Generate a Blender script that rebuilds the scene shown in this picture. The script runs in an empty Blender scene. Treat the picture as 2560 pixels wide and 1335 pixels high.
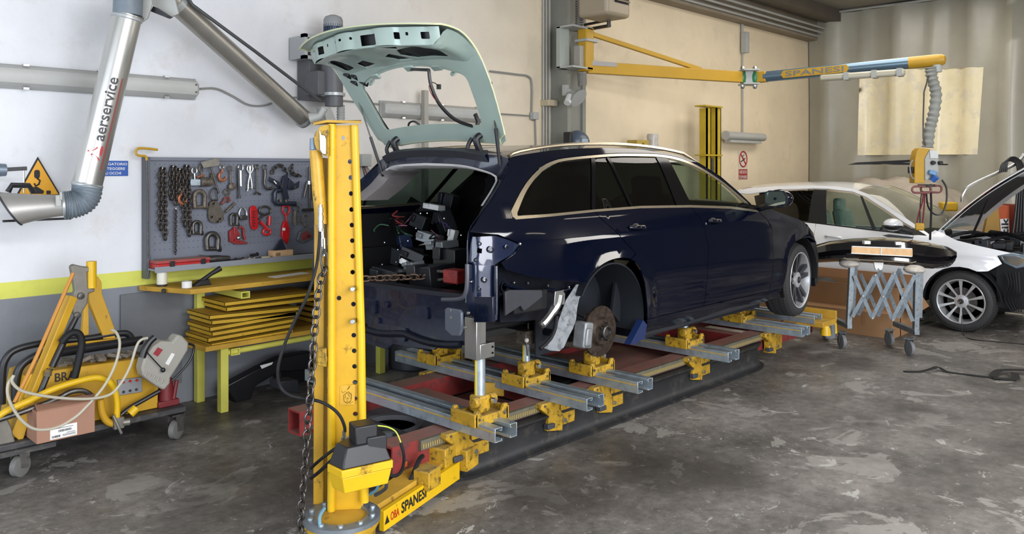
import bpy, bmesh, math, random
from mathutils import Vector, Matrix, Euler
from mathutils.geometry import delaunay_2d_cdt
random.seed(7)
S = bpy.context.scene
C = S.collection
PI = math.pi
# ------------------------------------------------------------------ camera
CH, CF = 1.8, 2033.0                       # eye height, focal length in pixels
_n = math.hypot(.692, .722)
CS, CC = .692/_n, .722/_n                  # heading: the bench and the long wall run along +X
cam = bpy.data.cameras.new('camera'); co = bpy.data.objects.new('camera', cam); C.objects.link(co)
S.camera = co
cam.sensor_width = 36; cam.lens = 36*CF/2560; cam.shift_y = -(667.5-420)/2560; cam.clip_start = .05; cam.clip_end = 200
co.location = (0, 0, CH)
co.rotation_euler = (PI/2, 0, math.atan2(CS, CC)-PI/2)
# ------------------------------------------------------------------ light and exposure
S.view_settings.view_transform = 'Standard'; S.view_settings.look = 'None'
S.view_settings.gamma = 1; S.view_settings.use_curve_mapping = False
S.view_settings.exposure = 0.12
W = bpy.data.worlds.new('world'); S.world = W; W.use_nodes = True
W.node_tree.nodes['Background'].inputs[0].default_value = (.62, .72, .9, 1)
W.node_tree.nodes['Background'].inputs[1].default_value = .55
def area(name, loc, rot, sx, sy, power, col):
    l = bpy.data.lights.new(name, 'AREA'); l.shape = 'RECTANGLE'; l.size = sx; l.size_y = sy
    l.energy = power; l.color = col
    o = bpy.data.objects.new(name, l); C.objects.link(o); o.location = loc; o.rotation_euler = rot
    return o
# daylight through the two big doorways of the workshop (behind the camera and on its right)
area('daylight_rear_doorway', (-3.85, 2.0, 1.9), (0, -PI/2, 0), 3.4, 6.4, 330, (.82, .90, 1))
area('daylight_side_doorway', (.4, -5.3, 1.95), (PI/2, 0, 0), 6.0, 3.5, 700, (.95, .96, 1))
area('daylight_far_window', (13.6, -4.5, 3.1), (0, PI/2, 0), 2.2, 2.2, 170, (1, .96, .9))
# two unseen lamps added under the ceiling to brighten floor and far wall
area('added_fill_near', (3.4, -4.0, 4.44), (0, 0, 0), 7.4, 2.4, 1080, (.96, .97, 1))
area('added_fill_far', (10.4, 3.4, 4.40), (0, 0, 0), 5.0, 1.8, 115, (1, .94, .86))

def at(px, py, X=None, Y=None, Z=None, D=None):
    """the point in the room on a known real plane that lies on the sight line of a photo pixel"""
    t = (px-1280)/CF; k = (420-py)/CF
    dx = CC+CS*t; dy = CS-CC*t; dz = k
    if X is not None: d = X/dx
    elif Y is not None: d = Y/dy
    elif Z is not None: d = (Z-CH)/dz
    else: d = D
    return Vector((dx*d, dy*d, CH+dz*d))
# ------------------------------------------------------------------ materials
def lin(h):
    if isinstance(h, str):
        h = [int(h[i:i+2], 16)/255 for i in (0, 2, 4)]
        return tuple((c/12.92 if c <= .04045 else ((c+.055)/1.055)**2.4) for c in h)
    return h
MATS = {}
def mat(name, col, rough=.5, metal=0, var=0, vs=6, col2=None, edge=(.45, .6), bump=0, bs=60, coat=0, spec=.5, rv=0, detail=4, stretch=None, emit=0, dust=0):
    """principled material; var = brightness mottling, col2 = patches of a second colour (wear, dirt)"""
    if name in MATS: return MATS[name]
    m = bpy.data.materials.new(name); m.use_nodes = True; nt = m.node_tree; N = nt.nodes; L = nt.links
    p = N['Principled BSDF']; c = lin(col)
    p.inputs['Base Color'].default_value = (*c, 1); p.inputs['Roughness'].default_value = rough
    p.inputs['Metallic'].default_value = metal; p.inputs['Specular IOR Level'].default_value = spec
    p.inputs['Coat Weight'].default_value = coat; p.inputs['Coat Roughness'].default_value = .03
    if emit: p.inputs['Emission Color'].default_value = (*c, 1); p.inputs['Emission Strength'].default_value = emit
    tc = None
    def coord():
        nonlocal tc
        if tc is None:
            g = N.new('ShaderNodeNewGeometry'); tc = g.outputs['Position']
            if stretch:
                mp = N.new('ShaderNodeMapping'); mp.inputs['Scale'].default_value = stretch; L.new(tc, mp.inputs[0]); tc = mp.outputs[0]
        return tc
    src = None
    def noise(s, d=4, r=.6, off=0):
        n = N.new('ShaderNodeTexNoise'); n.inputs['Scale'].default_value = s; n.inputs['Detail'].default_value = d; n.inputs['Roughness'].default_value = r
        L.new(coord(), n.inputs['Vector']); return n
    if var:
        n = noise(vs, detail); r = N.new('ShaderNodeMapRange'); r.inputs[1].default_value = .3; r.inputs[2].default_value = .7
        r.inputs[3].default_value = 1-var; r.inputs[4].default_value = 1+var; L.new(n.outputs[0], r.inputs[0])
        mx = N.new('ShaderNodeMix'); mx.data_type = 'RGBA'; mx.blend_type = 'MULTIPLY'; mx.inputs[0].default_value = 1
        mx.inputs[6].default_value = (*c, 1); L.new(r.outputs[0], mx.inputs[7]); src = mx.outputs[2]
    if col2 is not None:
        n = noise(vs*2.3, 8, .68); r = N.new('ShaderNodeMapRange'); r.inputs[1].default_value = edge[0]; r.inputs[2].default_value = edge[1]
        L.new(n.outputs[0], r.inputs[0]); mx = N.new('ShaderNodeMix'); mx.data_type = 'RGBA'
        L.new(r.outputs[0], mx.inputs[0]); mx.inputs[6].default_value = (*c, 1)
        if src: L.new(src, mx.inputs[6])
        mx.inputs[7].default_value = (*lin(col2), 1); src = mx.outputs[2]
    if dust:   # dust settled on faces that look up
        g = N.new('ShaderNodeNewGeometry'); sx = N.new('ShaderNodeSeparateXYZ'); L.new(g.outputs['Normal'], sx.inputs[0])
        r = N.new('ShaderNodeMapRange'); r.inputs[1].default_value = .5; r.inputs[2].default_value = 1; r.inputs[4].default_value = dust
        L.new(sx.outputs[2], r.inputs[0]); mx = N.new('ShaderNodeMix'); mx.data_type = 'RGBA'; L.new(r.outputs[0], mx.inputs[0])
        mx.inputs[6].default_value = (*c, 1)
        if src: L.new(src, mx.inputs[6])
        mx.inputs[7].default_value = (*lin('8c8474'), 1); src = mx.outputs[2]
    if src: L.new(src, p.inputs['Base Color'])
    if rv:
        n = noise(vs*1.7, 5); r = N.new('ShaderNodeMapRange'); r.inputs[1].default_value = .35; r.inputs[2].default_value = .65
        r.inputs[3].default_value = max(.02, rough-rv); r.inputs[4].default_value = rough+rv; L.new(n.outputs[0], r.inputs[0]); L.new(r.outputs[0], p.inputs['Roughness'])
    if bump:
        n = noise(bs, 3); b = N.new('ShaderNodeBump'); b.inputs['Strength'].default_value = bump; b.inputs['Distance'].default_value = .01
        L.new(n.outputs[0], b.inputs['Height']); L.new(b.outputs[0], p.inputs['Normal'])
    MATS[name] = m; return m
def glass(name, tint, refl=.05):
    m = bpy.data.materials.new(name); m.use_nodes = True; nt = m.node_tree; N = nt.nodes; L = nt.links
    N.remove(N['Principled BSDF'])
    t = N.new('ShaderNodeBsdfTransparent'); t.inputs[0].default_value = (*tint, 1)
    g = N.new('ShaderNodeBsdfGlossy'); g.inputs['Roughness'].default_value = .01
    lw = N.new('ShaderNodeLayerWeight'); lw.inputs[0].default_value = .5; pw_ = N.new('ShaderNodeMath'); pw_.operation = 'POWER'; pw_.inputs[1].default_value = 4.5; L.new(lw.outputs['Facing'], pw_.inputs[0])
    f = N.new('ShaderNodeMath'); f.operation = 'MULTIPLY_ADD'; f.inputs[1].default_value = .92; f.inputs[2].default_value = refl; L.new(pw_.outputs[0], f.inputs[0])
    x = N.new('ShaderNodeMixShader'); L.new(f.outputs[0], x.inputs[0]); L.new(t.outputs[0], x.inputs[1]); L.new(g.outputs[0], x.inputs[2])
    L.new(x.outputs[0], N['Material Output'].inputs[0]); MATS[name] = m; return m
YEL = mat('yellow paint', 'cba30c', .42, 0, .10, 3, '6e5510', (.63, .70), bump=.05)
YELW = mat('worn yellow paint', 'a98520', .5, 0, .25, 11, '463818', (.52, .64), bump=.1, dust=.25)
YELD = mat('dusty yellow paint', 'b0892a', .6, 0, .18, 5, '5a4820', (.60, .72))
YELP = mat('pale yellow paint', 'c6c257', .5, 0, .08, 6, '5a5530', (.68, .74))
YELJ = mat('ochre yellow paint', 'b88f24', .45, 0, .06, 3)
GALV = mat('galvanised steel', 'b3c0c9', .36, .75, .07, 9, '8d99a2', (.52, .75), rv=.08)
STEEL = mat('bright steel', 'b6b8b8', .28, .95, .08, 10)
DSTEEL = mat('dull dark steel', '53514e', .42, .8, .25, 30, '3a2a20', (.58, .7), bump=.1)
CHAINM = mat('chain steel', '5d5a58', .3, .9, .2, 40)
IRON = mat('grimy iron', '6b6359', .55, .5, .25, 20, '3e352c', (.5, .65), bump=.15)
RUST = mat('rusty cast iron', '5c4a3c', .7, .3, .25, 30, '3a2c24', (.45, .6), bump=.2)
RED = mat('red paint', 'a81f20', .4, 0, .1, 12, '5a1a18', (.6, .7))
BRED = mat('dark red bench paint', '7c2a28', .5, 0, .18, 6, '463030', (.5, .66), bump=.05, dust=.35)
COP = mat('copper brown paint', 'a3603f', .45, .3, .2, 30)
BLK = mat('black plastic', '15161a', .42, 0, .1, 20)
BLKR = mat('black rubber', '141517', .62, 0, .15, 25, spec=.3)
DKGREY = mat('dark grey plastic', '2e3036', .5, 0, .1, 20)
RINGM = mat('dark lift frame', '2a2b2d', .45, .3, .2, 5, '413e3a', (.52, .66), bump=.06)
GREYP = mat('grey panel paint', '6e737f', .5, 0, .06, 3)
GREYS = mat('grey sheet', '8b8d8f', .5, .3, .08, 5)
ALU = mat('brushed aluminium pipe', 'b9b8b3', .33, .75, .06, 8, stretch=(1, 1, .2))
LGREY = mat('light grey paint', 'a4a6a2', .45, 0, .05, 5)
HOSE = mat('grey blue hose', '6a757e', .5, 0, .08, 20)
NAVY = mat('navy car paint', '050918', .05, .0, 0, coat=0, spec=.42)
NAVYD = mat('navy inner paint', '0b1226', .25, .1, .2, 14, '1a2236', (.5, .7), coat=.35, bump=.06, bs=25)
NAVYF = mat('underbody paint', '0a0e19', .5, .1, .25, 10, '161a24', (.55, .7), bump=.1, bs=30, spec=.3)
CHR = mat('satin aluminium trim', 'c9bda6', .25, .9)
CHROME = mat('chrome', 'd5d5d5', .08, 1)
GATE = mat('primer green panel', 'a3b5ac', .3, .15, .05, 5, coat=.3)
GATEY = mat('sealer cream', 'cfcfa6', .5)
HEADL = mat('pale grey lining', 'b4b3b3', .7, 0, .05, 10)
TRIMG = mat('grey trim lining', '6b6766', .7, 0, .05, 10)
WHITEP = mat('white car paint', 'dfe2e6', .15, 0, 0, coat=1)
TYRE = mat('tyre rubber', '2a2a2b', .7, 0, .1, 30, bump=.05)
ALLOY = mat('silver alloy', 'c2c4c6', .36, .6, .05, 10)
ALLOYD = mat('dark alloy', '4a4a4c', .3, .8, .05, 10)
CARD = mat('brown cardboard', '8f6b48', .75, 0, .06, 4)
CARDP = mat('faded pink cardboard', '96705c', .8, 0, .06, 4)
PAPER = mat('white paper', 'd9d9d6', .7)
INK = mat('black ink', '17171a', .6)
TGLASS = glass('tinted side glass', (.10, .12, .11))
FGLASS = glass('lighter tinted glass', (.30, .36, .34))
CGLASS = glass('clear green glass', (.72, .80, .76))
MGLASS = mat('mirror glass', 'c8d8d8', .03, 1)
def bare(nm): return MATS[nm]
# ------------------------------------------------------------------ mesh builder
def V(*a): return Vector(a if len(a) > 1 else a[0])
def frame(d, up=None):
    d = V(d).normalized(); u = V(up) if up is not None else V(0, 0, 1)
    if abs(d.dot(u.normalized())) > .98: u = V(1, 0, 0)
    x = u.cross(d).normalized(); y = d.cross(x).normalized()
    return x, y, d            # x sideways, y 'up', d along
class B:
    def __init__(s): s.v = []; s.f = []
    def add(s, vs, fs):
        k = len(s.v); s.v += [V(q) for q in vs]; s.f += [[i+k for i in g] for g in fs]; return s
    def box(s, c, d, R=None, tap=(1, 1)):
        c = V(c); h = [q/2 for q in d]; vs = []
        for z in (-1, 1):
            tx, ty = (1, 1) if z < 0 else tap
            for x, y in ((-1, -1), (1, -1), (1, 1), (-1, 1)):
                q = V(x*h[0]*tx, y*h[1]*ty, z*h[2]); vs.append(c+(R @ q if R else q))
        return s.add(vs, [(0, 3, 2, 1), (4, 5, 6, 7), (0, 1, 5, 4), (1, 2, 6, 5), (2, 3, 7, 6), (3, 0, 4, 7)])
    def bb(s, a, b):
        a = V(a); b = V(b); return s.box((a+b)/2, [abs(b[i]-a[i]) for i in range(3)])
    def bar(s, p, q, w, h, up=None):
        p = V(p); q = V(q); x, y, d = frame(q-p, up); vs = []
        for e in (p, q):
            for a, b in ((-1, -1), (1, -1), (1, 1), (-1, 1)): vs.append(e+x*a*w/2+y*b*h/2)
        return s.add(vs, [(0, 3, 2, 1), (4, 5, 6, 7), (0, 1, 5, 4), (1, 2, 6, 5), (2, 3, 7, 6), (3, 0, 4, 7)])
    def tube(s, pts, r, n=8, caps=True, closed=False):
        pts = [V(p) for p in pts]; m = len(pts); rs = r if isinstance(r, (list, tuple)) else [r]*m
        prev = None; vs = []
        for i, p in enumerate(pts):
            if closed: t = pts[(i+1) % m]-pts[i-1]
            else: t = pts[min(i+1, m-1)]-pts[max(i-1, 0)]
            if t.length < 1e-9: t = V(0, 0, 1)
            t.normalize()
            if prev is None: x = frame(t)[0]
            else:
                x = prev-t*prev.dot(t)
                if x.length < 1e-6: x = frame(t)[0]
                x.normalize()
            prev = x; y = t.cross(x)
            for k in range(n):
                a = 2*PI*k/n; vs.append(p+(x*math.cos(a)+y*math.sin(a))*rs[i])
        fs = []
        for i in range(m if closed else m-1):
            j = (i+1) % m
            for k in range(n): fs.append((i*n+k, i*n+(k+1) % n, j*n+(k+1) % n, j*n+k))
        if caps and not closed: fs += [tuple(reversed(range(n))), tuple((m-1)*n+k for k in range(n))]
        return s.add(vs, fs)
    def cyl(s, p, q, r, r2=None, n=16): return s.tube([p, q], [r, r if r2 is None else r2], n)
    def lathe(s, prof, p, ax, n=24, closed=False, ph=0, cap=True):
        p = V(p); x, y, d = frame(ax); vs = []; fs = []; m = len(prof)
        for t, r in prof:
            for k in range(n):
                a = 2*PI*k/n+ph; vs.append(p+d*t+(x*math.cos(a)+y*math.sin(a))*r)
        for i in range(m if closed else m-1):
            j = (i+1) % m
            for k in range(n): fs.append((i*n+k, i*n+(k+1) % n, j*n+(k+1) % n, j*n+k))
        if not closed and cap:
            if prof[0][1] > 1e-5: fs.append(tuple(reversed(range(n))))
            if prof[-1][1] > 1e-5: fs.append(tuple((m-1)*n+k for k in range(n)))
        return s.add(vs, fs)
    def prism(s, poly, vec):
        m = len(poly); vec = V(vec); ps = [V(p) for p in poly]
        return s.add(ps+[p+vec for p in ps], [tuple(reversed(range(m))), tuple(range(m, 2*m))]+[(i, (i+1) % m, (i+1) % m+m, i+m) for i in range(m)])
    def flat(s, org, xd, yd, pts, th):      # 2-D outline in a plane, given thickness along x cross y
        org = V(org); xd = V(xd); yd = V(yd); nrm = xd.cross(yd).normalized()
        return s.prism([org+xd*a+yd*b for a, b in pts], nrm*th)
    def sph(s, c, r, n=12, R=None):
        r = (r, r, r) if not isinstance(r, (tuple, list)) else r; m = n//2; vs = []; fs = []
        for i in range(m+1):
            for k in range(n):
                th = PI*i/m; a = 2*PI*k/n; q = V(r[0]*math.sin(th)*math.cos(a), r[1]*math.sin(th)*math.sin(a), r[2]*math.cos(th))
                vs.append(V(c)+(R @ q if R else q))
        for i in range(m):
            for k in range(n): fs.append((i*n+k, (i+1)*n+k, (i+1)*n+(k+1) % n, i*n+(k+1) % n))
        return s.add(vs, fs)
    def link(s, c, ld, wd, L_, w_, r, n=6, k=5):    # one chain link: stadium loop
        c = V(c); ld = V(ld).normalized(); wd = V(wd); wd = (wd-ld*wd.dot(ld)).normalized(); pts = []
        h = L_/2-w_/2
        for i in range(k+1):
            a = -PI/2+PI*i/k; pts.append(c+ld*(h+math.cos(a)*w_/2)+wd*math.sin(a)*w_/2)
        for i in range(k+1):
            a = PI/2+PI*i/k; pts.append(c+ld*(-h+math.cos(a)*w_/2)+wd*math.sin(a)*w_/2)
        return s.tube(pts, r, n, closed=True)
    def loft(s, secs, closed_sec=False, cap=False):
        n = len(secs[0]); vs = [q for sc in secs for q in sc]; fs = []
        for i in range(len(secs)-1):
            for k in range(n if closed_sec else n-1): fs.append((i*n+k, i*n+(k+1) % n, (i+1)*n+(k+1) % n, (i+1)*n+k))
        if cap: fs += [tuple(reversed(range(n))), tuple((len(secs)-1)*n+k for k in range(n))]
        return s.add(vs, fs)
    def thicken(s, th, off):
        # real thickness: front and back skins plus a rim with vertices of its own, so the skin shades cleanly up to its edge
        n = len(s.v); nr = [V(0, 0, 0) for _ in range(n)]; ed = {}
        for f in s.f:
            a, b_, c_ = s.v[f[0]], s.v[f[1]], s.v[f[2]]; q = (b_-a).cross(c_-a)
            if len(f) > 3: q = q+(s.v[f[2]]-a).cross(s.v[f[3]]-a)
            for i in f: nr[i] = nr[i]+q
            for i in range(len(f)):
                e = (f[i], f[(i+1) % len(f)]); ed[e] = ed.get(e, 0)+1
        nr = [q.normalized() if q.length > 1e-12 else V(0, 0, 0) for q in nr]
        A = [p+q*th*(off+1)/2 for p, q in zip(s.v, nr)]; D_ = [p+q*th*(off-1)/2 for p, q in zip(s.v, nr)]
        fr = [list(f) for f in s.f]; bk = [[i+n for i in reversed(f)] for f in s.f]; rim = []; rv = []
        for (i, j) in ed:
            if (j, i) not in ed:
                k = 2*n+len(rv); rv += [A[i], A[j], D_[j], D_[i]]; rim.append([k+1, k, k+3, k+2])
        s.v = A+D_+rv; s.f = fr+bk+rim
    def build(s, name, m, parent=None, smooth=True, bevel=0, solid=0, sub=0, ang=35, off=-1, fixn=True, nfn=None):
        if solid:
            b2 = bmesh.new(); vs_ = [b2.verts.new(q) for q in s.v]
            for f in s.f:
                try: b2.faces.new([vs_[i] for i in f])
                except ValueError: pass
            bmesh.ops.recalc_face_normals(b2, faces=b2.faces); b2.verts.index_update(); s.f = [[q.index for q in f.verts] for f in b2.faces]; b2.free()
            n0 = len(s.v); s.thicken(solid, off); fixn = False
        me = bpy.data.meshes.new(name); o = bpy.data.objects.new(name, me)
        if parent is not None:
            org = worg(parent)
        else:
            xs = [q.x for q in s.v]; ys = [q.y for q in s.v]; zs = [q.z for q in s.v]
            org = V((min(xs)+max(xs))/2, (min(ys)+max(ys))/2, min(zs)); o.location = org
        me.from_pydata([tuple(q-org) for q in s.v], [], s.f); me.update()
        if fixn:
            bm = bmesh.new(); bm.from_mesh(me); bmesh.ops.recalc_face_normals(bm, faces=bm.faces); bm.to_mesh(me); bm.free()
        ms = m if isinstance(m, (list, tuple)) else [m]
        for q in ms: me.materials.append(q)
        if smooth: me.shade_smooth(); me.set_sharp_from_angle(angle=math.radians(ang))
        C.objects.link(o)
        if parent is not None: o.parent = parent
        if nfn and solid:
            ns = []
            for i, q in enumerate(s.v):
                if i < 2*n0:
                    w_ = nfn(q); ns.append(w_ if True else w_)
                else: ns.append(V(0, 0, 0))
            # the back skin faces the other way
            for i in range(n0, 2*n0): ns[i] = -ns[i]
            sg = 0
            for f in s.f[:40]:
                a, b_, c_ = (s.v[i] for i in f[:3]); sg += 1 if (b_-a).cross(c_-a).dot(ns[f[0]]) > 0 else -1
            if sg < 0: ns = [-q for q in ns]
            me.normals_split_custom_set_from_vertices([tuple(q) for q in ns])
        if bevel: q = o.modifiers.new('bevel', 'BEVEL'); q.width = bevel; q.segments = 2; q.limit_method = 'ANGLE'; q.angle_limit = math.radians(40)
        return o
def worg(o):
    p = V(0, 0, 0)
    while o is not None: p = p+o.location; o = o.parent
    return p
def tag(o, label, cat, group=None, kind=None):
    o['label'] = label; o['category'] = cat
    if group: o['group'] = group
    if kind: o['kind'] = kind
    return o
def thing(name, label, cat, loc, group=None):
    o = bpy.data.objects.new(name, None); C.objects.link(o); o.location = loc; o.empty_display_size = .1
    return tag(o, label, cat, group)
def struct(name, b, m, parent=None, **k):
    o = b.build(name, m, parent, **k); o['kind'] = 'structure'; return o
def dup(root, loc, label=None):
    r = root.copy(); C.objects.link(r); r.location = loc
    if label: r['label'] = label
    for ch in list(root.children):
        c = ch.copy(); C.objects.link(c); c.parent = r
        for g in ch.children:
            d = g.copy(); C.objects.link(d); d.parent = c
    return r
def text(body, org, xd, yd, h, m, parent, width=None, name='lettering', th=.0008, bold=.012):
    cu = bpy.data.curves.new('t', 'FONT'); cu.body = body; cu.size = 1; cu.resolution_u = 3; cu.extrude = 0; cu.offset = bold
    to = bpy.data.objects.new('t', cu); me = bpy.data.meshes.new_from_object(to); bpy.data.objects.remove(to)
    vs = [q.co.copy() for q in me.vertices]; fs = [list(p.vertices) for p in me.polygons]
    x0 = min(q.x for q in vs); x1 = max(q.x for q in vs); y0 = min(q.y for q in vs); y1 = max(q.y for q in vs)
    sy = h/(y1-y0); sx = sy if width is None else width/(x1-x0); xd = V(xd).normalized(); yd = V(yd).normalized(); nr = xd.cross(yd)*th; org = V(org)
    b = B(); b.add([org+xd*(q.x-x0)*sx+yd*(q.y-y0)*sy+nr for q in vs], fs); bpy.data.meshes.remove(me)
    return b.build(name, m, parent, smooth=False, fixn=False)
def spline(pts, n=6, closed=False):
    pts = [V(p) for p in pts]; m = len(pts); out = []
    for i in range(m if closed else m-1):
        if closed: a, b, c, d = pts[i-1], pts[i], pts[(i+1) % m], pts[(i+2) % m]
        else: a, b, c, d = pts[max(i-1, 0)], pts[i], pts[i+1], pts[min(i+2, m-1)]
        for k in range(n):
            t = k/n; out.append(.5*((2*b)+(c-a)*t+(2*a-5*b+4*c-d)*t*t+(3*b-a-3*c+d)*t**3))
    if not closed: out.append(pts[-1])
    return out
def rot(x=0, y=0, z=0): return Euler((x, y, z)).to_matrix()
# ---- panels cut from a curved surface: outline and holes in 2-D, lifted by a mapping to 3-D
def inside(p, poly):
    x, y = p; c = False; j = len(poly)-1
    for i in range(len(poly)):
        a, b = poly[i], poly[j]
        if (a[1] > y) != (b[1] > y) and x < (b[0]-a[0])*(y-a[1])/(b[1]-a[1])+a[0]: c = not c
        j = i
    return c
def dense(poly, st):
    out = []
    for i in range(len(poly)):
        a = poly[i]; b = poly[(i+1) % len(poly)]; k = max(1, int(math.hypot(b[0]-a[0], b[1]-a[1])/st))
        for q in range(k): out.append((a[0]+(b[0]-a[0])*q/k, a[1]+(b[1]-a[1])*q/k))
    return out
def panel(outline, holes, fn, st):
    loops = [dense(outline, st)]+[dense(h, st) for h in holes]; vs = []; es = []
    for lp in loops:
        k = len(vs); vs += [Vector(q) for q in lp]; es += [(k+i, k+(i+1) % len(lp)) for i in range(len(lp))]
    xs = [q[0] for q in loops[0]]; ys = [q[1] for q in loops[0]]
    nx = int((max(xs)-min(xs))/st)+1; ny = int((max(ys)-min(ys))/st)+1
    segs = [(lp[i], lp[(i+1) % len(lp)]) for lp in loops for i in range(len(lp))]
    edgepts = set()
    for lp in loops:
        for q in lp: edgepts.add((round(q[0]/st*2), round(q[1]/st*2)))
    for i in range(nx):
        for j in range(ny):
            q = (min(xs)+(i+.5)*st, min(ys)+(j+.5)*st)
            kx, ky = round(q[0]/st*2), round(q[1]/st*2)
            if any((kx+a, ky+b) in edgepts for a in (-1, 0, 1) for b in (-1, 0, 1)): continue
            if inside(q, loops[0]) and not any(inside(q, h) for h in loops[1:]): vs.append(Vector(q))
    r = delaunay_2d_cdt(vs, es, [], 0, 1e-6); ov, of = r[0], r[2]; b = B(); fs = []
    for f in of:
        c = sum((ov[i] for i in f), Vector((0, 0)))/len(f)
        if inside(c, loops[0]) and not any(inside(c, h) for h in loops[1:]): fs.append(list(f))
    b.add([fn(q[0], q[1]) for q in ov], fs); return b
def rrect(x0, y0, x1, y1, r=.01, k=3):
    out = []
    for cx, cy, a0 in ((x1-r, y1-r, 0), (x0+r, y1-r, PI/2), (x0+r, y0+r, PI), (x1-r, y0+r, 1.5*PI)):
        for i in range(k+1): a = a0+PI/2*i/k; out.append((cx+r*math.cos(a), cy+r*math.sin(a)))
    return out
def circ(x, y, r, n=14): return [(x+r*math.cos(2*PI*i/n), y+r*math.sin(2*PI*i/n)) for i in range(n)]

# ================================================================== the room
def nodes_mat(name):
    m = bpy.data.materials.new(name); m.use_nodes = True; return m, m.node_tree.nodes, m.node_tree.links
def ramp(N, L, src, stops):
    r = N.new('ShaderNodeValToRGB'); e = r.color_ramp.elements
    while len(e) < len(stops): e.new(.5)
    for i, (p, c) in enumerate(stops): e[i].position = p; e[i].color = (*lin(c), 1) if not isinstance(c, float) else (c, c, c, 1)
    L.new(src, r.inputs[0]); return r.outputs[0]
def nz(N, L, co_, s, d=4, r=.6, dist=0):
    n = N.new('ShaderNodeTexNoise'); n.inputs['Scale'].default_value = s; n.inputs['Detail'].default_value = d; n.inputs['Roughness'].default_value = r; n.inputs['Distortion'].default_value = dist
    L.new(co_, n.inputs['Vector']); return n.outputs[0]
def mixc(N, L, f, a, b, mode='MIX'):
    x = N.new('ShaderNodeMix'); x.data_type = 'RGBA'; x.blend_type = mode
    for s_, v_ in ((0, f), (6, a), (7, b)):
        if isinstance(v_, float): x.inputs[s_].default_value = v_ if s_ == 0 else (v_, v_, v_, 1)
        elif isinstance(v_, str): x.inputs[s_].default_value = (*lin(v_), 1)
        else: L.new(v_, x.inputs[s_])
    return x.outputs[2]
# floor: oil-darkened concrete with worn pale patches
FLOOR, N, L = nodes_mat('stained concrete'); p = N['Principled BSDF']; g = N.new('ShaderNodeNewGeometry').outputs['Position']
base = ramp(N, L, nz(N, L, g, .9, 8, .62), [(.3, '403d39'), (.5, '6a6661'), (.7, '8b8680')])
fine = ramp(N, L, nz(N, L, g, 14, 8, .75), [(.35, .62), (.6, 1.15)])
c1 = mixc(N, L, 1.0, base, fine, 'MULTIPLY')
pm = ramp(N, L, nz(N, L, g, 1.7, 10, .66, .5), [(.57, 0.0), (.59, .9)])
c2 = mixc(N, L, pm, c1, '8b8882')
pm2 = ramp(N, L, nz(N, L, g, 3.6, 12, .75, .9), [(.60, 0.0), (.62, 1.0)])
c3 = mixc(N, L, pm2, c2, 'a8a6a1')
pm3 = ramp(N, L, nz(N, L, g, 17, 8, .75), [(.605, 0.0), (.625, .75)])
c4 = mixc(N, L, pm3, c3, '9c9a95')
oil = ramp(N, L, nz(N, L, g, .55, 5, .6), [(.5, 0.0), (.62, .75)])
c5 = mixc(N, L, oil, c4, '332e29')
L.new(c5, p.inputs['Base Color'])
rr = ramp(N, L, nz(N, L, g, 2.2, 8, .7), [(.35, .34), (.65, .62)]); L.new(rr, p.inputs['Roughness'])
bp = N.new('ShaderNodeBump'); bp.inputs['Strength'].default_value = .25; bp.inputs['Distance'].default_value = .01
L.new(nz(N, L, g, 9, 8, .7), bp.inputs['Height']); L.new(bp.outputs[0], p.inputs['Normal'])
# long wall: white plaster, turning tan towards the pillar with warm light mixed into the colour, yellow stripe and grey dado near the camera
WALLM, N, L = nodes_mat('painted plaster'); p = N['Principled BSDF']; g = N.new('ShaderNodeNewGeometry').outputs['Position']
sx = N.new('ShaderNodeSeparateXYZ'); L.new(g, sx.inputs[0])
def step(src, a, b=None):
    r = N.new('ShaderNodeMapRange'); r.inputs[1].default_value = a; r.inputs[2].default_value = a+.004 if b is None else b; L.new(src, r.inputs[0]); return r.outputs[0]
zc = sx.outputs[2]; xc = sx.outputs[0]
mott = ramp(N, L, nz(N, L, g, 1.1, 6, .6), [(.3, .90), (.65, 1.03)])
dirt = ramp(N, L, nz(N, L, g, 3.2, 8, .7), [(.56, 0.0), (.75, .35)])
warm = mixc(N, L, step(xc, 3.4, 7.2), 'd6d8dc', 'e2d2b4')
wall = mixc(N, L, dirt, mixc(N, L, 1.0, warm, mott, 'MULTIPLY'), 'b0a290')
stripe = mixc(N, L, dirt, 'c9cb57', '9b9a50')
dado = mixc(N, L, nz(N, L, g, 4, 6, .6), '6d7178', '7c8086')
c1 = mixc(N, L, step(zc, .93), dado, mixc(N, L, step(zc, 1.04), stripe, wall))
L.new(c1, p.inputs['Base Color']); p.inputs['Roughness'].default_value = .6
bp = N.new('ShaderNodeBump'); bp.inputs['Strength'].default_value = .35; bp.inputs['Distance'].default_value = .012
L.new(nz(N, L, g, 7, 7, .62), bp.inputs['Height']); L.new(bp.outputs[0], p.inputs['Normal'])
PLAIN = mat('plain plaster', '55514b', .7, 0, .05, 2)
CEILM = mat('grey ceiling sheet', '8a857c', .7, 0, .08, 2)
BEAMM = mat('brown grey concrete', '867b6b', .75, 0, .12, 3, bump=.2, bs=15)
WY = 6.15; CX = 13.95; RZ = 4.5
struct('floor', B().bb((-4.2, -6, -.1), (15.5, 6.3, 0)), FLOOR, smooth=False)
struct('wall_left', B().bb((-4.2, WY, 0), (15.5, 6.35, RZ)), WALLM, smooth=False)
struct('ceiling', B().bb((-4.2, -6, RZ), (15.5, 6.35, RZ+.1)), CEILM, smooth=False)
struct('wall_far', B().bb((15.3, -6, 0), (15.5, 6.3, RZ)), PLAIN, smooth=False)
b = B(); b.bb((-4.2, -6, 0), (-4, -1.4, RZ)); b.bb((-4.2, 5.4, 0), (-4, 6.15, RZ)); b.bb((-4.2, -1.4, 3.75), (-4, 5.4, RZ))
struct('wall_rear', b, PLAIN, smooth=False)
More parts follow.
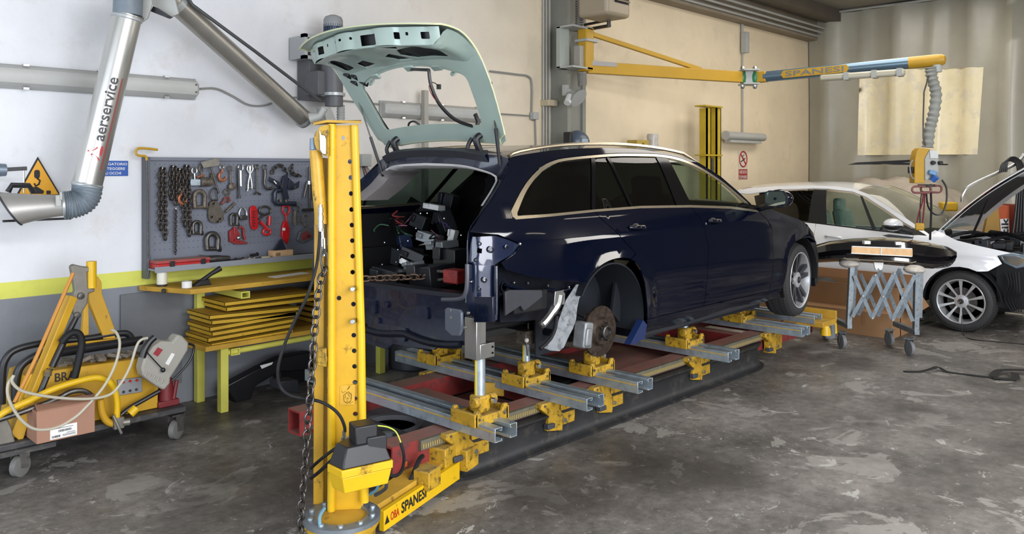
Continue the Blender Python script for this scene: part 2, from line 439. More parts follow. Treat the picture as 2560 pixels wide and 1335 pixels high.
b = B(); b.bb((-4, -6, 0), (-2.7, -5.8, RZ)); b.bb((3.5, -6, 0), (15.3, -5.8, RZ)); b.bb((-2.7, -6, 3.85), (3.5, -5.8, RZ))
struct('wall_right', b, PLAIN, smooth=False)
# concrete edge beam along the top of the long wall, with purlin and conduits
b = B(); b.bb((-4, 5.95, 4.02), (13.9, WY, RZ)); struct('trim_1', b, BEAMM)
b = B(); b.bb((6.5, 5.55, 4.30), (13.9, 5.8, RZ)); struct('trim_2', b, mat('dark beam', '5d564c', .7, 0, .1, 3))
# pillar against the wall with conduits
b = B(); b.bb((7.08, 6.0, 0), (7.46, WY, RZ)); b.bb((7.06, 5.9, 0), (7.12, WY, RZ)); b.bb((7.42, 5.97, 0), (7.48, WY, RZ))
pil = struct('trim_3', b, mat('grey green steel pillar', '84857c', .5, 0, .08, 3))
b = B()
for x in (6.9, 6.95, 7.0): b.cyl((x, 6.12, 0), (x, 6.12, RZ), .012, n=8)
tag(b.build('conduit', LGREY), 'thin grey conduits running up the wall on the left of the grey pillar', 'conduit')
b = B()
for y, z in ((5.80, 4.2), (5.86, 4.14), (5.92, 4.08)): b.cyl((7.5, y, z), (13.9, y, z), .018, n=8)
tag(b.build('ceiling_conduit', LGREY), 'grey conduits running along the dark beam under the ceiling', 'conduit')
# ================================================================== the navy estate car on the bench
YC = 4.145
HVP = [(.10, .78), (.15, .82), (.22, .875), (.30, .905), (.45, .922), (.60, .928), (.72, .925), (.80, .922), (.86, .915), (.93, .902), (1.0, .882), (1.05, .862), (1.10, .835), (1.25, .755), (1.38, .685), (1.45, .635), (1.52, .56), (1.6, .45)]
def pw(x, P):
    if x <= P[0][0]: return P[0][1]
    for i in range(len(P)-1):
        if x <= P[i+1][0]:
            a = P[max(i-1, 0)]; b = P[i]; c = P[i+1]; d = P[min(i+2, len(P)-1)]
            h = c[0]-b[0]; t = (x-b[0])/h
            m0 = (c[1]-a[1])/max(c[0]-a[0], 1e-6)*h; m1 = (d[1]-b[1])/max(d[0]-b[0], 1e-6)*h
            return (2*t**3-3*t*t+1)*b[1]+(t**3-2*t*t+t)*m0+(-2*t**3+3*t*t)*c[1]+(t**3-t*t)*m1
    return P[-1][1]
def hv(x, z):
    v = pw(z-.44, HVP)
    if x < 3.9: v -= .10*((3.9-x)/.75)**2
    if x > 7.1: v -= .16*((x-7.1)/1.0)**2
    for hx, hz in ((4.37, .78), (7.25, .79)):   # flared arches
        r = math.hypot(x-hx, z-hz); v += .007*math.exp(-((r-.40)/.06)**2)
    # shoulder crease that falls towards the front door and a crease above the sill
    cz = 1.36-.012*(x-3.4); v += (.006*math.exp(-((z-cz)/.045)**2)-.006*math.exp(-((z-cz+.10)/.07)**2))*min(1, max(0, (x-3.6)/.5))
    v -= .010*math.exp(-((z-.86-.03*(6-x))/.05)**2) if 4.8 < x < 6.8 else 0
    return v
def sm(x, z, d=0, s=-1): return V(x, YC+s*(hv(x, z)-d), z)
def ps(px, py):
    Y = YC-.88
    for _ in range(16):
        p = at(px, py, Y=Y); Y += .5*(YC-hv(p.x, p.z)-Y)
    return (p.x, p.z)
def pss(L_): return [ps(*q) for q in L_]
def inset(poly, d):
    n = len(poly); A = sum(poly[i][0]*poly[(i+1) % n][1]-poly[(i+1) % n][0]*poly[i][1] for i in range(n)); sg = 1 if A > 0 else -1; out = []
    for i in range(n):
        a, b, c = poly[i-1], poly[i], poly[(i+1) % n]
        u = Vector((b[0]-a[0], b[1]-a[1])); w = Vector((c[0]-b[0], c[1]-b[1]))
        if u.length < 1e-6 or w.length < 1e-6: out.append(b); continue
        u.normalize(); w.normalize(); nn = Vector((-u.y-w.y, u.x+w.x)); k = nn.length
        nn = nn/k if k > .2 else Vector((-u.y, u.x)); sc = min(1/max(.5, nn.dot(Vector((-u.y, u.x)))), 2)
        out.append((b[0]+nn.x*d*sg*sc, b[1]+nn.y*d*sg*sc))
    return out
def sm2(pts, n=4, closed=False): return [(q.x, q.y) for q in spline([(a, b, 0) for a, b in pts], n, closed)]
car = thing('estate_car', 'dark navy estate car raised on the bench, tailgate open and rear bumper off', 'car', (5.3, YC, .43))
ROOFL = [(1272, 397), (1300, 388), (1400, 374), (1500, 370), (1600, 374), (1690, 388), (1745, 407), (1800, 441), (1845, 480), (1878, 512)]
TRIMT = [(1276, 528), (1298, 484), (1321, 449), (1351, 419), (1384, 402), (1420, 395), (1480, 389), (1540, 385), (1600, 385), (1650, 387), (1694, 395), (1731, 409), (1769, 430), (1810, 458), (1855, 496), (1868, 507)]
TRIMB = [(1288, 548), (1372, 542), (1486, 530), (1600, 521), (1724, 519), (1825, 522), (1896, 531)]
DPIL = [(1272, 397), (1260, 441), (1232, 493), (1199, 538), (1172, 580)]
LAMP = [(1172, 582), (1244, 588), (1272, 599), (1300, 611), (1284, 635), (1250, 656)]
SEAMR = [(1486, 530), (1500, 547), (1528, 571), (1558, 601), (1588, 634)]
ARCHR = [(1469, 707), (1480, 685), (1501, 664), (1528, 650), (1555, 645), (1575, 648), (1588, 656), (1600, 675), (1610, 705), (1615, 750), (1617, 798)]
SEAMM = [(1727, 519), (1750, 547), (1763, 592), (1769, 615), (1767, 678), (1763, 735), (1757, 764)]
SEAMF = [(1896, 531), (1918, 551), (1928, 574), (1931, 622), (1927, 697), (1921, 728)]
SILLT = [(1617, 798), (1757, 764), (1840, 746), (1921, 728), (1954, 721)]
ARCHF = [(1954, 721), (1965, 682), (1969, 640), (1978, 617), (1992, 602), (2010, 595), (2026, 596), (2038, 606)]
HOODL = [(1896, 531), (1893, 519), (1911, 517), (1948, 531), (1993, 547), (2016, 560), (2031, 581), (2038, 606)]
def side_panels(s, par):
    g = .0025
    def put(name, outl, hl, m, d=0, th=.012, st=.05, par_=None, gap=g):
        b = panel(inset(outl, gap) if gap else outl, hl, lambda x, z: sm(x, z, d, s), st)
        def nf(q):
            e = .004; a = (hv(q.x+e, q.z)-hv(q.x-e, q.z))/(2*e); c_ = (hv(q.x, q.z+e)-hv(q.x, q.z-e))/(2*e)
            return V(-a, s, -c_).normalized()
        o = b.build(name, m, par_ or par, ang=60, solid=th, off=0, nfn=nf)
        return o
    quarter = pss(ROOFL[::-1])+pss(DPIL)[1:]+pss(LAMP)+pss([(1262, 675), (1330, 694), (1400, 703), (1440, 707)])+sm2(pss(ARCHR[:6]), 3)+pss(SEAMR)[::-1]+pss(TRIMB[:3])[::-1][1:]+sm2(pss(TRIMT), 2)
    put('body_side', quarter, [], NAVY, st=.045)
    rd = pss(SEAMR)+pss(ARCHR[5:])+pss([SILLT[1]])+pss(SEAMM)[::-1][1:]+pss([TRIMB[3]])
    rdo = put('rear_door', rd, [], NAVY)
    fd = pss(SEAMM)+pss(SILLT[2:4])+pss(SEAMF)[::-1][1:]+pss([TRIMB[5]])
    fdo = put('front_door', fd, [], NAVY)
    fe = pss(SEAMF)+sm2(pss(ARCHF), 3)+pss(HOODL)[::-1][1:-1]
    put('front_wing', fe, [], NAVY)
    sill = pss(SILLT)+pss([(1945, 742), (1922, 751), (1825, 769), (1712, 807), (1614, 830)])
    put('sill', sill, [], NAVY, .004)
    skirt = pss([(1614, 830), (1712, 807), (1825, 769), (1922, 751), (1900, 758), (1728, 808), (1612, 845)])
    put('side_skirt', skirt, [], DKGREY, .01, gap=0)
    # windows: quarter glass, rear door glass, fixed light, front door glass
    top = sm2(pss(TRIMT), 3)
    def cut(x0, x1, ht=.012):
        a = [q for q in inset(top+pss(TRIMB)[::-1], ht) if q[0] is not None]
        return a
    T = [(1292, 536), (1310, 490), (1330, 457), (1357, 429), (1388, 411), (1422, 403), (1477, 398)]
    put('quarter_glass', pss(T+[(1479, 526), (1372, 536)]), [], TGLASS if s < 0 else FGLASS, .006, .003, gap=0)
    put('rear_door_glass', pss([(1487, 397), (1517, 396), (1577, 517), (1488, 524)]), [], TGLASS if s < 0 else FGLASS, .006, .003, gap=0)
    put('rear_door_glass', pss([(1522, 396), (1580, 393), (1640, 396), (1668, 455), (1693, 515), (1582, 517)]), [], TGLASS if s < 0 else FGLASS, .006, .003, gap=0)
    put('front_door_glass', pss([(1666, 398), (1700, 404), (1731, 418), (1769, 439), (1806, 465), (1838, 494), (1852, 512), (1845, 517), (1728, 514)]), [], CGLASS, .006, .003, gap=0)
    PB = mat('gloss pillar black', '08080a', .15, spec=.25)
    put('window_pillar', pss([(1477, 396), (1487, 396), (1488, 527), (1479, 528)]), [], PB, .002, .01, gap=0)
    put('window_pillar', pss([(1516, 395), (1523, 395), (1583, 519), (1577, 519)]), [], PB, 0, .01, gap=0)
    put('window_pillar', pss([(1640, 394), (1668, 396), (1730, 516), (1693, 517), (1668, 455)]), [], PB, .002, .01, gap=0)
    put('window_pillar', pss([(1850, 508), (1860, 506), (1890, 524), (1838, 519)]), [], PB, .002, .01, gap=0)
    # satin trim all round the side windows
    tt = pss(TRIMT); ti = pss([(1291, 534), (1309, 489), (1329, 456), (1356, 427), (1387, 409), (1421, 401), (1480, 395), (1540, 391), (1600, 391), (1650, 393), (1694, 401), (1731, 415), (1769, 436), (1810, 464), (1850, 499), (1860, 508)])
    put('window_trim', sm2(tt, 3)+sm2(ti, 3)[::-1], [], CHR, -.004, .006, .03, gap=0)
    tb = pss([(1276, 528)]+TRIMB)
    put('window_trim', pss([(1276, 528), (1279, 541), (1288, 549)])+pss(TRIMB)[1:]+pss([(1890, 525), (1825, 516), (1724, 513), (1600, 515), (1486, 524), (1372, 535), (1292, 540), (1291, 533)]), [], CHR, -.005, .006, .03, gap=0)
    return rdo, fdo
rdo, fdo = side_panels(-1, car)
side_panels(1, car)
def spt(px, py, d=0, s=-1): x, z = ps(px, py); return sm(x, z, d, s)
# fuel flap outline, handles
b = B(); b.tube([spt(*q, d=-.001) for q in sm2([(1413, 555), (1420, 548), (1460, 546), (1483, 552), (1497, 575), (1500, 597), (1485, 606), (1450, 609), (1436, 603), (1424, 585)], 4, True)], .0020, 4, closed=True)
b.build('fuel_flap_seam', mat('seam highlight grey', '34363f', .3), car)  # lighter than the paint: the seam's highlight is put into this grey
def handle(px, py, par):
    c = spt(px, py); b = B(); b.sph(c+V(0, .006, 0), (.070, .010, .034), 16); h = b.build('handle_recess', BLK, par)
    b = B(); b.tube([c+V(-.09, -.008, .012), c+V(-.05, -.034, .012), c+V(.04, -.038, .008), c+V(.085, -.018, .002)], [.010, .015, .015, .009], 10)
    b.build('door_handle', NAVY, par); B().tube([V(c.x+.075*math.cos(a_), YC-hv(c.x+.075*math.cos(a_), c.z+.036*math.sin(a_))-.001, c.z+.036*math.sin(a_)) for a_ in [2*PI*k/24 for k in range(24)]], .0025, 5, closed=True).build('handle_rim', CHR, par)
    B().tube([c+V(-.085, -.012, .020), c+V(-.045, -.04, .024), c+V(.045, -.044, .018)], .0035, 6).build('handle_strip', CHR, par)
handle(1590, 571, car); handle(1783, 555, car)
# roof, rail, windscreen, bonnet
RL = [sm(*q) for q in sm2(pss(ROOFL), 3)]
ri = [i for i, p in enumerate(RL) if p.x <= 5.75]
def across(edge, n, bul, fwd=0):
    secs = []
    for p in edge:
        h = YC-p.y; secs.append([V(p.x+fwd*(1-(a)**2), YC-h*a, p.z+bul*(1-a*a)) for a in [1-2*k/n for k in range(n+1)]])
    return secs
b = B(); b.loft(across([RL[i] for i in ri], 14, .035)); b.build('roof', NAVY, car, solid=.012, ang=60)
b = B(); b.loft(across(RL[ri[-1]:], 14, .03, .16)); b.build('windscreen', CGLASS, car, ang=60)
for s in (-1, 1):
    pts = [V(p.x, YC+s*(YC-p.y-.012), p.z+.030-.03*abs(i/12-1)**6) for i, p in enumerate(RL[:ri[-1]])]
    pts = [RL[0]+V(.03, .01, .002) if s < 0 else V(RL[0].x+.03, 2*YC-RL[0].y, RL[0].z)]+pts[1:]+[V(RL[ri[-1]+1].x, YC+s*(YC-RL[ri[-1]+1].y), RL[ri[-1]+1].z+.004)]
    B().tube(pts, [.004]+[.013]*(len(pts)-2)+[.004], 8).build('roof_rail', CHR, car)
HL = [sm(*q) for q in sm2(pss(HOODL[2:]), 3)]
HL = [V(6.50, HL[0].y+.06, HL[0].z-.02)]+HL
b = B(); b.loft(across(HL, 12, .06)); b.build('bonnet', NAVY, car, solid=.012, ang=60)
B().box((6.55, YC, 1.42), (.3, 1.5, .05)).build('cowl', BLK, car)
# mirror
mc = V(6.42, 3.085, 1.545)
b = B(); b.sph(mc+V(.03, 0, 0), (.085, .115, .078), 16); b.build('mirror_housing', NAVY, car)
b = B(); b.flat(mc+V(-.048, 0, 0), (0, -1, 0), (0, 0, 1), [(x*.088, y*.058) for x, y in ((-1, -.8), (-.7, -1), (.75, -1), (1, -.5), (1, .4), (.7, 1), (-.6, 1), (-1, .7))], .004); b.build('mirror_glass', MGLASS, car)
b = B(); b.flat(mc+V(-.043, 0, 0), (0, -1, 0), (0, 0, 1), [(x*.1, y*.068) for x, y in ((-1, -.8), (-.7, -1), (.75, -1), (1, -.5), (1, .4), (.7, 1), (-.6, 1), (-1, .7))], -.01); b.build('mirror_frame', BLK, car)
B().tube([mc+V(.05, .06, -.05), mc+V(.06, .19, -.09)], [.03, .024], 8).build('mirror_stalk', BLK, car)
b = B(); b.sph((6.35, 2*YC-3.085, 1.545), (.085, .115, .078), 14); b.build('mirror_housing', NAVY, car)
# rear opening frame
OUT = [(0, 1.925, 3.50), (.30, 1.915, 3.515), (.48, 1.89, 3.55)]+[(YC-p.y, p.z, p.x) for p in [spt(*q) for q in DPIL]]
OUT += [(OUT[-1][0]+.003, 1.25, 3.14), (OUT[-1][0]+.003, 1.04, 3.13)]
INN = [(0, 1.835, 3.50), (.30, 1.825, 3.515), (.46, 1.80, 3.54), (.60, 1.752, 3.57), (.628, 1.68, 3.515), (.665, 1.58, 3.39), (.692, 1.51, 3.305), (.722, 1.42, 3.21), (.735, 1.25, 3.19), (.725, 1.05, 3.19)]
def curve_pts(L_, n=4): return spline([V(x, YC-v, z) for v, z, x in L_], n)
oc = curve_pts(OUT); ic = curve_pts(INN); k = min(len(oc), len(ic)); 
def resamp(pts, n):
    ds = [0]
    for i in range(1, len(pts)): ds.append(ds[-1]+(pts[i]-pts[i-1]).length)
    out = []
    for k in range(n):
        t = ds[-1]*k/(n-1); i = max(j for j in range(len(ds)) if ds[j] <= t+1e-9); i = min(i, len(pts)-2)
        u = (t-ds[i])/max(ds[i+1]-ds[i], 1e-9); out.append(pts[i].lerp(pts[i+1], min(u, 1)))
    return out
oc = resamp(oc, 40); ic = resamp(ic, 40)
mir = lambda p: V(p.x, 2*YC-p.y, p.z)
rows = []
for o_, i_ in zip(oc, ic):
    m1 = o_.lerp(i_, .35)+V(.012, 0, 0); rows.append([o_, m1, i_+V(.008, 0, 0), i_+V(.05, .012, -.008)])
allr = [[mir(q) for q in r] for r in rows[::-1]]+rows[1:]
B().loft(allr).build('tailgate_frame', NAVYD, car, ang=50, solid=.004)
# lining just inside the opening: pale over the top, grey on the far pillar
rows2 = []
for i, i_ in enumerate(ic[:24]):
    c = V(i_.x, YC, 1.45); dn = (c-i_).normalized(); rows2.append([i_+V(-.006, 0, -.002), i_+dn*.014+V(-.006, 0, 0), i_+dn*.028+V(.03, 0, 0), i_+dn*.035+V(.16, .0, 0)])
B().loft(rows2[::-1]+[[mir(q) for q in r] for r in rows2[1:14]]).build('opening_lining', HEADL, car, ang=60, solid=.004)
rr2 = [[mir(q) for q in r] for r in rows2[12:]]
rr3 = []
for r in rr2: a, b_, c_, d_ = r; rr3.append([a, b_+V(0, -.02, 0), c_+V(0, -.055, 0), d_+V(.1, -.03, 0)])
B().loft(rr3).build('far_pillar_trim', TRIMG, car, ang=60, solid=.004)
# spoiler lip along the rear roof edge with hinge pockets
secs = []
for p in [mir(q) for q in oc[:13][::-1]]+oc[1:13]:
    secs.append([p+V(.12, 0, .012), p+V(0, 0, .012), p+V(-.035, 0, -.006), p+V(0.0, 0, -.05)])
B().loft(secs).build('roof_rear_edge', DKGREY, car, ang=50, solid=.004)
# inside of the roof, cabin and boot
B().loft([[q+V(.0, .05 if q.y < YC else -.05, -.05) for q in s_] for s_ in across([RL[i] for i in ri], 10, .03)]).build('headlining', mat('dark lining', '25262a', .8), car)
CAB = mat('dark cabin trim', '08090c', .65, spec=.25); SEAT = mat('black seat leather', '131418', .45)
b = B(); b.bb((4.75, YC-.78, .72), (7.0, YC+.78, .80)); b.bb((3.25, YC-.45, .76), (4.75, YC+.6, .80)); b.bb((3.3, YC-.5, .8), (4.7, YC+.62, .97)); b.bb((6.6, YC-.75, .75), (6.7, YC+.75, 1.4)); b.build('floor_pan', CAB, car)
b = B()
for s in (-1, 1):
    b.bb((3.3, YC+s*.80, 1.22), (6.6, YC+s*.74, 1.46)); b.bb((4.85, YC+s*.80, .8), (6.6, YC+s*.74, 1.22)); b.bb((3.9, YC+s*.5, .8), (4.85, YC+s*.48, 1.2)); b.bb((3.3, YC+s*.72, .85), (3.95, YC+s*.70, 1.22)); b.bb((3.9, YC+s*.74, 1.17), (4.85, YC+s*.48, 1.2))
b.build('inner_side_trim', CAB, car)
def seat(x, y, w=.5):
    b = B(); b.box((x, y, 1.0), (.52, w, .16)); R = rot(0, -.25, 0); b.box((x-.30, y, 1.30), (.14, w*.92, .6), R, (1, .8)); b.build('seat', SEAT, car, bevel=.03)
    B().box((x-.385, y, 1.65), (.09, .26, .17), R).build('headrest', SEAT, car, bevel=.03)
seat(5.9, YC-.37); seat(5.9, YC+.37); seat(4.95, YC-.36, .58); seat(4.95, YC+.36, .58)
b = B(); b.box((6.45, YC, 1.32), (.35, 1.4, .22)); b.build('dashboard', CAB, car, bevel=.04)
R = rot(0, -1.15, 0); c0 = V(6.2, YC+.37, 1.38); B().tube([c0+R @ V(math.cos(a)*.18, math.sin(a)*.18, 0) for a in [2*PI*k/20 for k in range(20)]], .014, 6, closed=True).build('steering_wheel', CAB, car)
# loose trim and modules in the boot
b = B(); b.prism([(4.1, YC+.25, 1.0), (4.35, YC+.05, 1.0), (4.25, YC-.15, 1.82), (4.05, YC-.05, 1.84)], (.07, .03, 0)); b.build('leaning_trim', CAB, car)
b = B(); b.flat((4.2, YC+.72, 1.46), (1, 0, 0), (0, 0, 1), [(0, 0), (.5, 0), (.62, .34), (.55, .36)], -.05); b.build('inner_pillar', CAB, car)
rnd = random.Random(4)
JUNK = [mat('module black', '1b1d22', .35), mat('module grey', '8d9296', .4, .5), mat('module navy', '1a2440', .3), mat('module white', 'd8d8d6', .5)]
def jb(px, py, X, w, h, d, m, n, rz=0):
    p = at(px, py, X=X); b = B(); b.box(p, (d, w, h), rot(rz, rz*.6, rz)); b.box(p+V(-d*.4, w*.2, h*.3), (d*.6, w*.35, h*.5), rot(rz)); b.build(n, JUNK[m], car, bevel=.004)
for px, py, X, w, h, d, m, r_ in [(1085, 517, 4.0, .16, .04, .08, 3, .1), (1050, 555, 3.95, .13, .10, .08, 0, .3), (1115, 560, 4.05, .16, .16, .1, 0, -.4), (998, 577, 4.0, .07, .05, .05, 1, 0),
     (1075, 595, 3.8, .16, .07, .12, 1, .2), (1105, 612, 3.7, .20, .05, .14, 1, -.1), (1132, 592, 3.8, .05, .10, .05, 3, .2), (1040, 640, 3.7, .2, .07, .12, 0, .3), (1035, 665, 3.6, .14, .05, .1, 1, -.2),
     (990, 640, 3.8, .16, .12, .1, 0, .2), (1000, 610, 3.9, .22, .12, .1, 2, -.2), (960, 560, 4.0, .2, .2, .1, 0, .1), (1060, 530, 4.2, .3, .1, .1, 0, .5), (1120, 520, 4.2, .12, .22, .1, 0, .2),
     (985, 690, 3.5, .25, .10, .2, 0, .1), (1080, 690, 3.45, .25, .14, .2, 0, -.1), (1010, 655, 3.6, .05, .04, .04, 3, .4), (958, 678, 3.5, .02, .02, .02, 3, .4), (1130, 650, 3.7, .22, .16, .15, 0, 0), (1110, 540, 4.1, .07, .09, .03, 1, .7)]:
    jb(px, py, X, w, h, d, m, 'boot_module', r_)
WIRES = [mat('red wire', '6e1c20', .5), mat('pink wire', '8a5068', .5), mat('green wire', '2c4d38', .5), mat('violet wire', '4a3a80', .5), BLK]
for q in range(16):
    x0, y0 = rnd.uniform(935, 1120), rnd.uniform(540, 690); pts = []
    for k in range(5):
        x0 += rnd.uniform(-18, 22); y0 += rnd.uniform(-14, 18); pts.append(at(x0, min(y0, 720), X=3.55+rnd.uniform(0, .25)))
    B().tube(spline(pts, 4), rnd.choice((.0025, .003, .006)), 6).build('wire', WIRES[q % 5] if q % 3 else BLK, car)
b = B()
for q in range(40):
    p = at(rnd.uniform(925, 1160), rnd.uniform(530, 715), X=3.75+rnd.uniform(-.2, .35)); b.sph(p, .006, 6)
b.build('clip', mat('bright clip', 'c9cdd0', .3, .6), car)['kind'] = 'stuff'
# rear panel below the opening, curved in plan
def rp(y, z, d=0): return V(3.10+.09*((y-YC)/.75)**2+.02*math.sin((z-.75)*9)-d, y, z)
PB_ = [(YC-.76, 1.06), (YC-.4, 1.05), (YC, 1.05), (YC+.4, 1.05), (YC+.76, 1.06), (YC+.76, .80), (YC+.6, .74), (YC+.45, .74), (YC+.38, .70), (YC-.1, .68), (YC-.16, .72), (YC-.5, .73), (YC-.56, .78), (YC-.76, .78)]
panel(PB_, [], lambda y, z: rp(y, z), .05).build('rear_panel', NAVYD, car, solid=.02, off=1)
for y0, z0, y1, z1 in [(YC-.45, .90, YC-.33, .97), (YC+.02, .88, YC+.18, .96), (YC+.28, .80, YC+.6, .99), (YC+.35, .84, YC+.53, .95), (YC-.28, .75, YC-.02, .83), (YC-.02, .78, YC+.09, .86), (YC+.15, .76, YC+.3, .80), (YC-.10, .93, YC-.04, .97), (YC-.7, .92, YC-.5, .96)]:
    panel(rrect(y0, z0, y1, z1, .015), [], lambda y, z: rp(y, z, .018), .05).build('pressing', NAVYD, car, solid=.016, off=1)
b = B(); b.loft([[rp(y, 1.05)+V(-.01, 0, 0), rp(y, 1.075)+V(.0, 0, 0), rp(y, 1.075)+V(.10, 0, .0), rp(y, 1.02)+V(.14, 0, 0)] for y in [YC-.72+1.44*k/20 for k in range(21)]]); b.build('loading_sill', NAVYF, car, solid=.006)
b = B(); b.tube([rp(y, .80-.03*abs(math.cos((y-YC)*6)), .02) for y in [YC-.7+1.4*k/20 for k in range(21)]], .022, 8); b.build('lower_flange', NAVYF, car)
b = B(); b.flat(at(1131, 820, X=3.10)+V(-.04, 0, 0), (0, -1, 0), (0, 0, 1), inset([(0, .0), (0, .115), (.02, .125), (.12, .125), (.14, .11), (.14, .02), (.12, -.02), (.06, -.03)], 0), .02)
o = b.build('mounting_plate', mat('grey blue plate', '59606c', .35, .3), car, bevel=.006)
for px, py in ((1131, 775), (1131, 793), (1173, 782), (1165, 818)): p = at(px, py, X=3.05); B().cyl(p, p+V(-.012, 0, 0), .008, n=8).build('bolt', STEEL, car)
B().tube(spline([at(*q, X=3.13) for q in ((1106, 749), (1150, 747), (1164, 732), (1168, 700), (1168, 660))], 5), .013, 8).build('opening_corner', mat('grey inner flange', '4a4c55', .35, .2), car)
b = B(); b.prism([at(*q, X=3.155) for q in ((1186, 742), (1232, 742), (1232, 806), (1184, 806), (1184, 800))], (.02, 0, 0)); b.build('corner_panel', NAVYD, car, bevel=.003)
# spare wheel well and underfloor
b = B(); b.sph((3.52, YC+.08, .80), (.32, .44, .16), 24); b.build('spare_wheel_well', NAVYF, car)
b = B(); b.bb((4.75, YC-.55, .60), (7.1, YC+.55, .72)); b.bb((4.75, YC-.83, .60), (6.55, YC-.55, .74)); b.bb((4.75, YC+.55, .60), (6.55, YC+.83, .74)); b.build('underfloor', NAVYF, car)
# tail lamp bay wrapped round the near corner
PLN = [V(3.17, 3.47), V(3.165, 3.40), V(3.20, 3.335), V(3.30, 3.29), V(3.56, 3.255)]
def bay(px, py):
    p0 = at(px, py, Y=1.0); o_ = V(0, 0, CH); d = p0-o_; best = None; acc = 0
    for i in range(len(PLN)-1):
        a, b_ = PLN[i], PLN[i+1]; e = b_-a; det = d.x*(-e.y)+e.x*d.y; L_ = e.length
        if abs(det) > 1e-9:
            k = (a.x*(-e.y)+e.x*a.y)/det; u = (d.x*a.y-d.y*a.x)/det
            if -.02 <= u <= 1.02 or (i == 3 and u > 1) or (i == 0 and u < 0):
                if best is None or -.02 <= u <= 1.02: best = (acc+u*L_, CH+d.z*k)
        acc += L_
    return best
def baym(s_, z, d=0):
    acc = 0
    for i in range(len(PLN)-1):
        a, b_ = PLN[i], PLN[i+1]; L_ = (b_-a).length
        if s_ <= acc+L_ or i == len(PLN)-2:
            t = (s_-acc)/L_; q = a.lerp(b_, t); e = (b_-a).normalized(); return V(q.x+e.y*d*-1, q.y+e.x*d, z)
        acc += L_
    return V(0, 0, 0)
sq = [bay(*q) for q in ((1192, 620), (1206, 622), (1205, 634), (1191, 632))]
ob = [bay(*q) for q in ((1180, 592), (1240, 590), (1272, 600), (1300, 612), (1283, 636), (1248, 655), (1235, 664), (1185, 662), (1172, 655), (1176, 610))]
panel(ob, [sq], lambda a, z: baym(a, z, .012), .03).build('tail_lamp_bay', mat('blue grey inner paint', '18223c', .2, .2, .1, 8, coat=1), car, solid=.008, ang=60)
ob2 = [bay(*q) for q in ((1172, 662), (1240, 664), (1248, 672), (1247, 800), (1232, 806), (1226, 790), (1172, 786), (1166, 740), (1168, 690))]
panel(ob2, [], lambda a, z: baym(a, z, .02), .03).build('corner_post', bare('blue grey inner paint'), car, solid=.008, ang=60)
B().tube([baym(*bay(1238, y), -.012) for y in (664, 700, 740, 785)], [.012, .014, .014, .012], 8).build('corner_flange', NAVYD, car)
for px, py, r_ in [(1198, 609, .012), (1226, 624, .02), (1264, 617, .014), (1190, 650, .012), (1179, 703, .014), (1210, 700, .016), (1197, 722, .012), (1178, 704, .008), (1210, 700, .008)]:
    p = baym(*bay(px, py), -.004); q = baym(*bay(px, py), -.02); b = B(); b.lathe([(0, r_), (.006, r_), (.008, r_*.6), (.002, r_*.5)], p, q-p, 14)
    b.build('lamp_socket', STEEL if r_ < .01 else NAVYD, car)
# inner structure ahead of the rear arch
def ip(px, py, Y=3.38): return at(px, py, Y=Y)
b = B(); pts = [ip(*q) for q in ((1246, 660), (1330, 680), (1400, 690), (1466, 700), (1448, 745), (1405, 775), (1345, 800), (1250, 806))]; b.prism(pts, (0, .03, 0)); b.build('inner_rear_side', NAVYF, car)
B().tube(spline([ip(*q, Y=3.355) for q in ((1262, 712), (1300, 722), (1340, 728), (1370, 722), (1400, 728), (1430, 722), (1445, 730))], 4), .008, 6).build('seam_bead', NAVYD, car)
for px, py in ((1285, 707), (1320, 708), (1370, 714), (1422, 718), (1300, 610)): p = ip(px, py, 3.36 if py > 650 else 3.2); B().sph(p, .009, 8).build('stud', STEEL, car)
B().lathe([(0, .03), (.004, .034), (.004, .024), (0, .022)], ip(1261, 717, 3.37), (0, -1, 0), 20).build('grommet', NAVYF, car)
b = B(); a = ip(1268, 733, 3.33); c_ = ip(1352, 770, 3.33); b.bb((a.x, 3.27, c_.z), (c_.x, 3.36, a.z)); b.build('air_vent', BLKR, car, bevel=.012)
b = B(); b.prism([ip(*q, Y=3.25) for q in ((1264, 730), (1275, 725), (1355, 725), (1357, 742), (1322, 770), (1310, 778), (1302, 765), (1264, 790))], (0, .02, 0)); b.build('vent_flap', DKGREY, car, bevel=.004)
# aluminium stay and felt liner hanging into the arch
b = B(); pts = spline([ip(*q, Y=3.24) for q in ((1397, 737), (1392, 760), (1378, 782), (1365, 800), (1352, 814))], 4); b.tube(pts, [.030]*8+[.026]*(len(pts)-9)+[.012], 8); b.build('stay_bracket', STEEL, car)
b = B(); b.flat(ip(1397, 745, 3.225), (1, 0, 0), (0, 0, 1), [(-.05, -.04), (.05, -.045), (.055, .02), (.03, .045), (-.04, .045)], .006); b.build('bracket_plate', STEEL, car, bevel=.004)
FELT = mat('grey felt liner', '7f8488', .8, 0, .25, 12, '4f5457', (.5, .65), bump=.5, bs=20)
b = B(); o1 = [(1440, 712), (1467, 708), (1461, 726), (1448, 746), (1443, 770), (1440, 800), (1432, 822), (1420, 845), (1410, 868), (1398, 878), (1375, 876), (1350, 866), (1372, 845), (1392, 815), (1402, 785), (1415, 750)]
b.prism([ip(*q, Y=3.27+.0012*(880-q[1])*.3) for q in o1], (0.02, .02, 0)); b.build('felt_liner', FELT, car)
B().tube(spline([ip(*q, Y=3.25) for q in ((1392, 790), (1388, 820), (1375, 848), (1350, 872))], 4), .012, 8).build('liner_edge', BLKR, car)
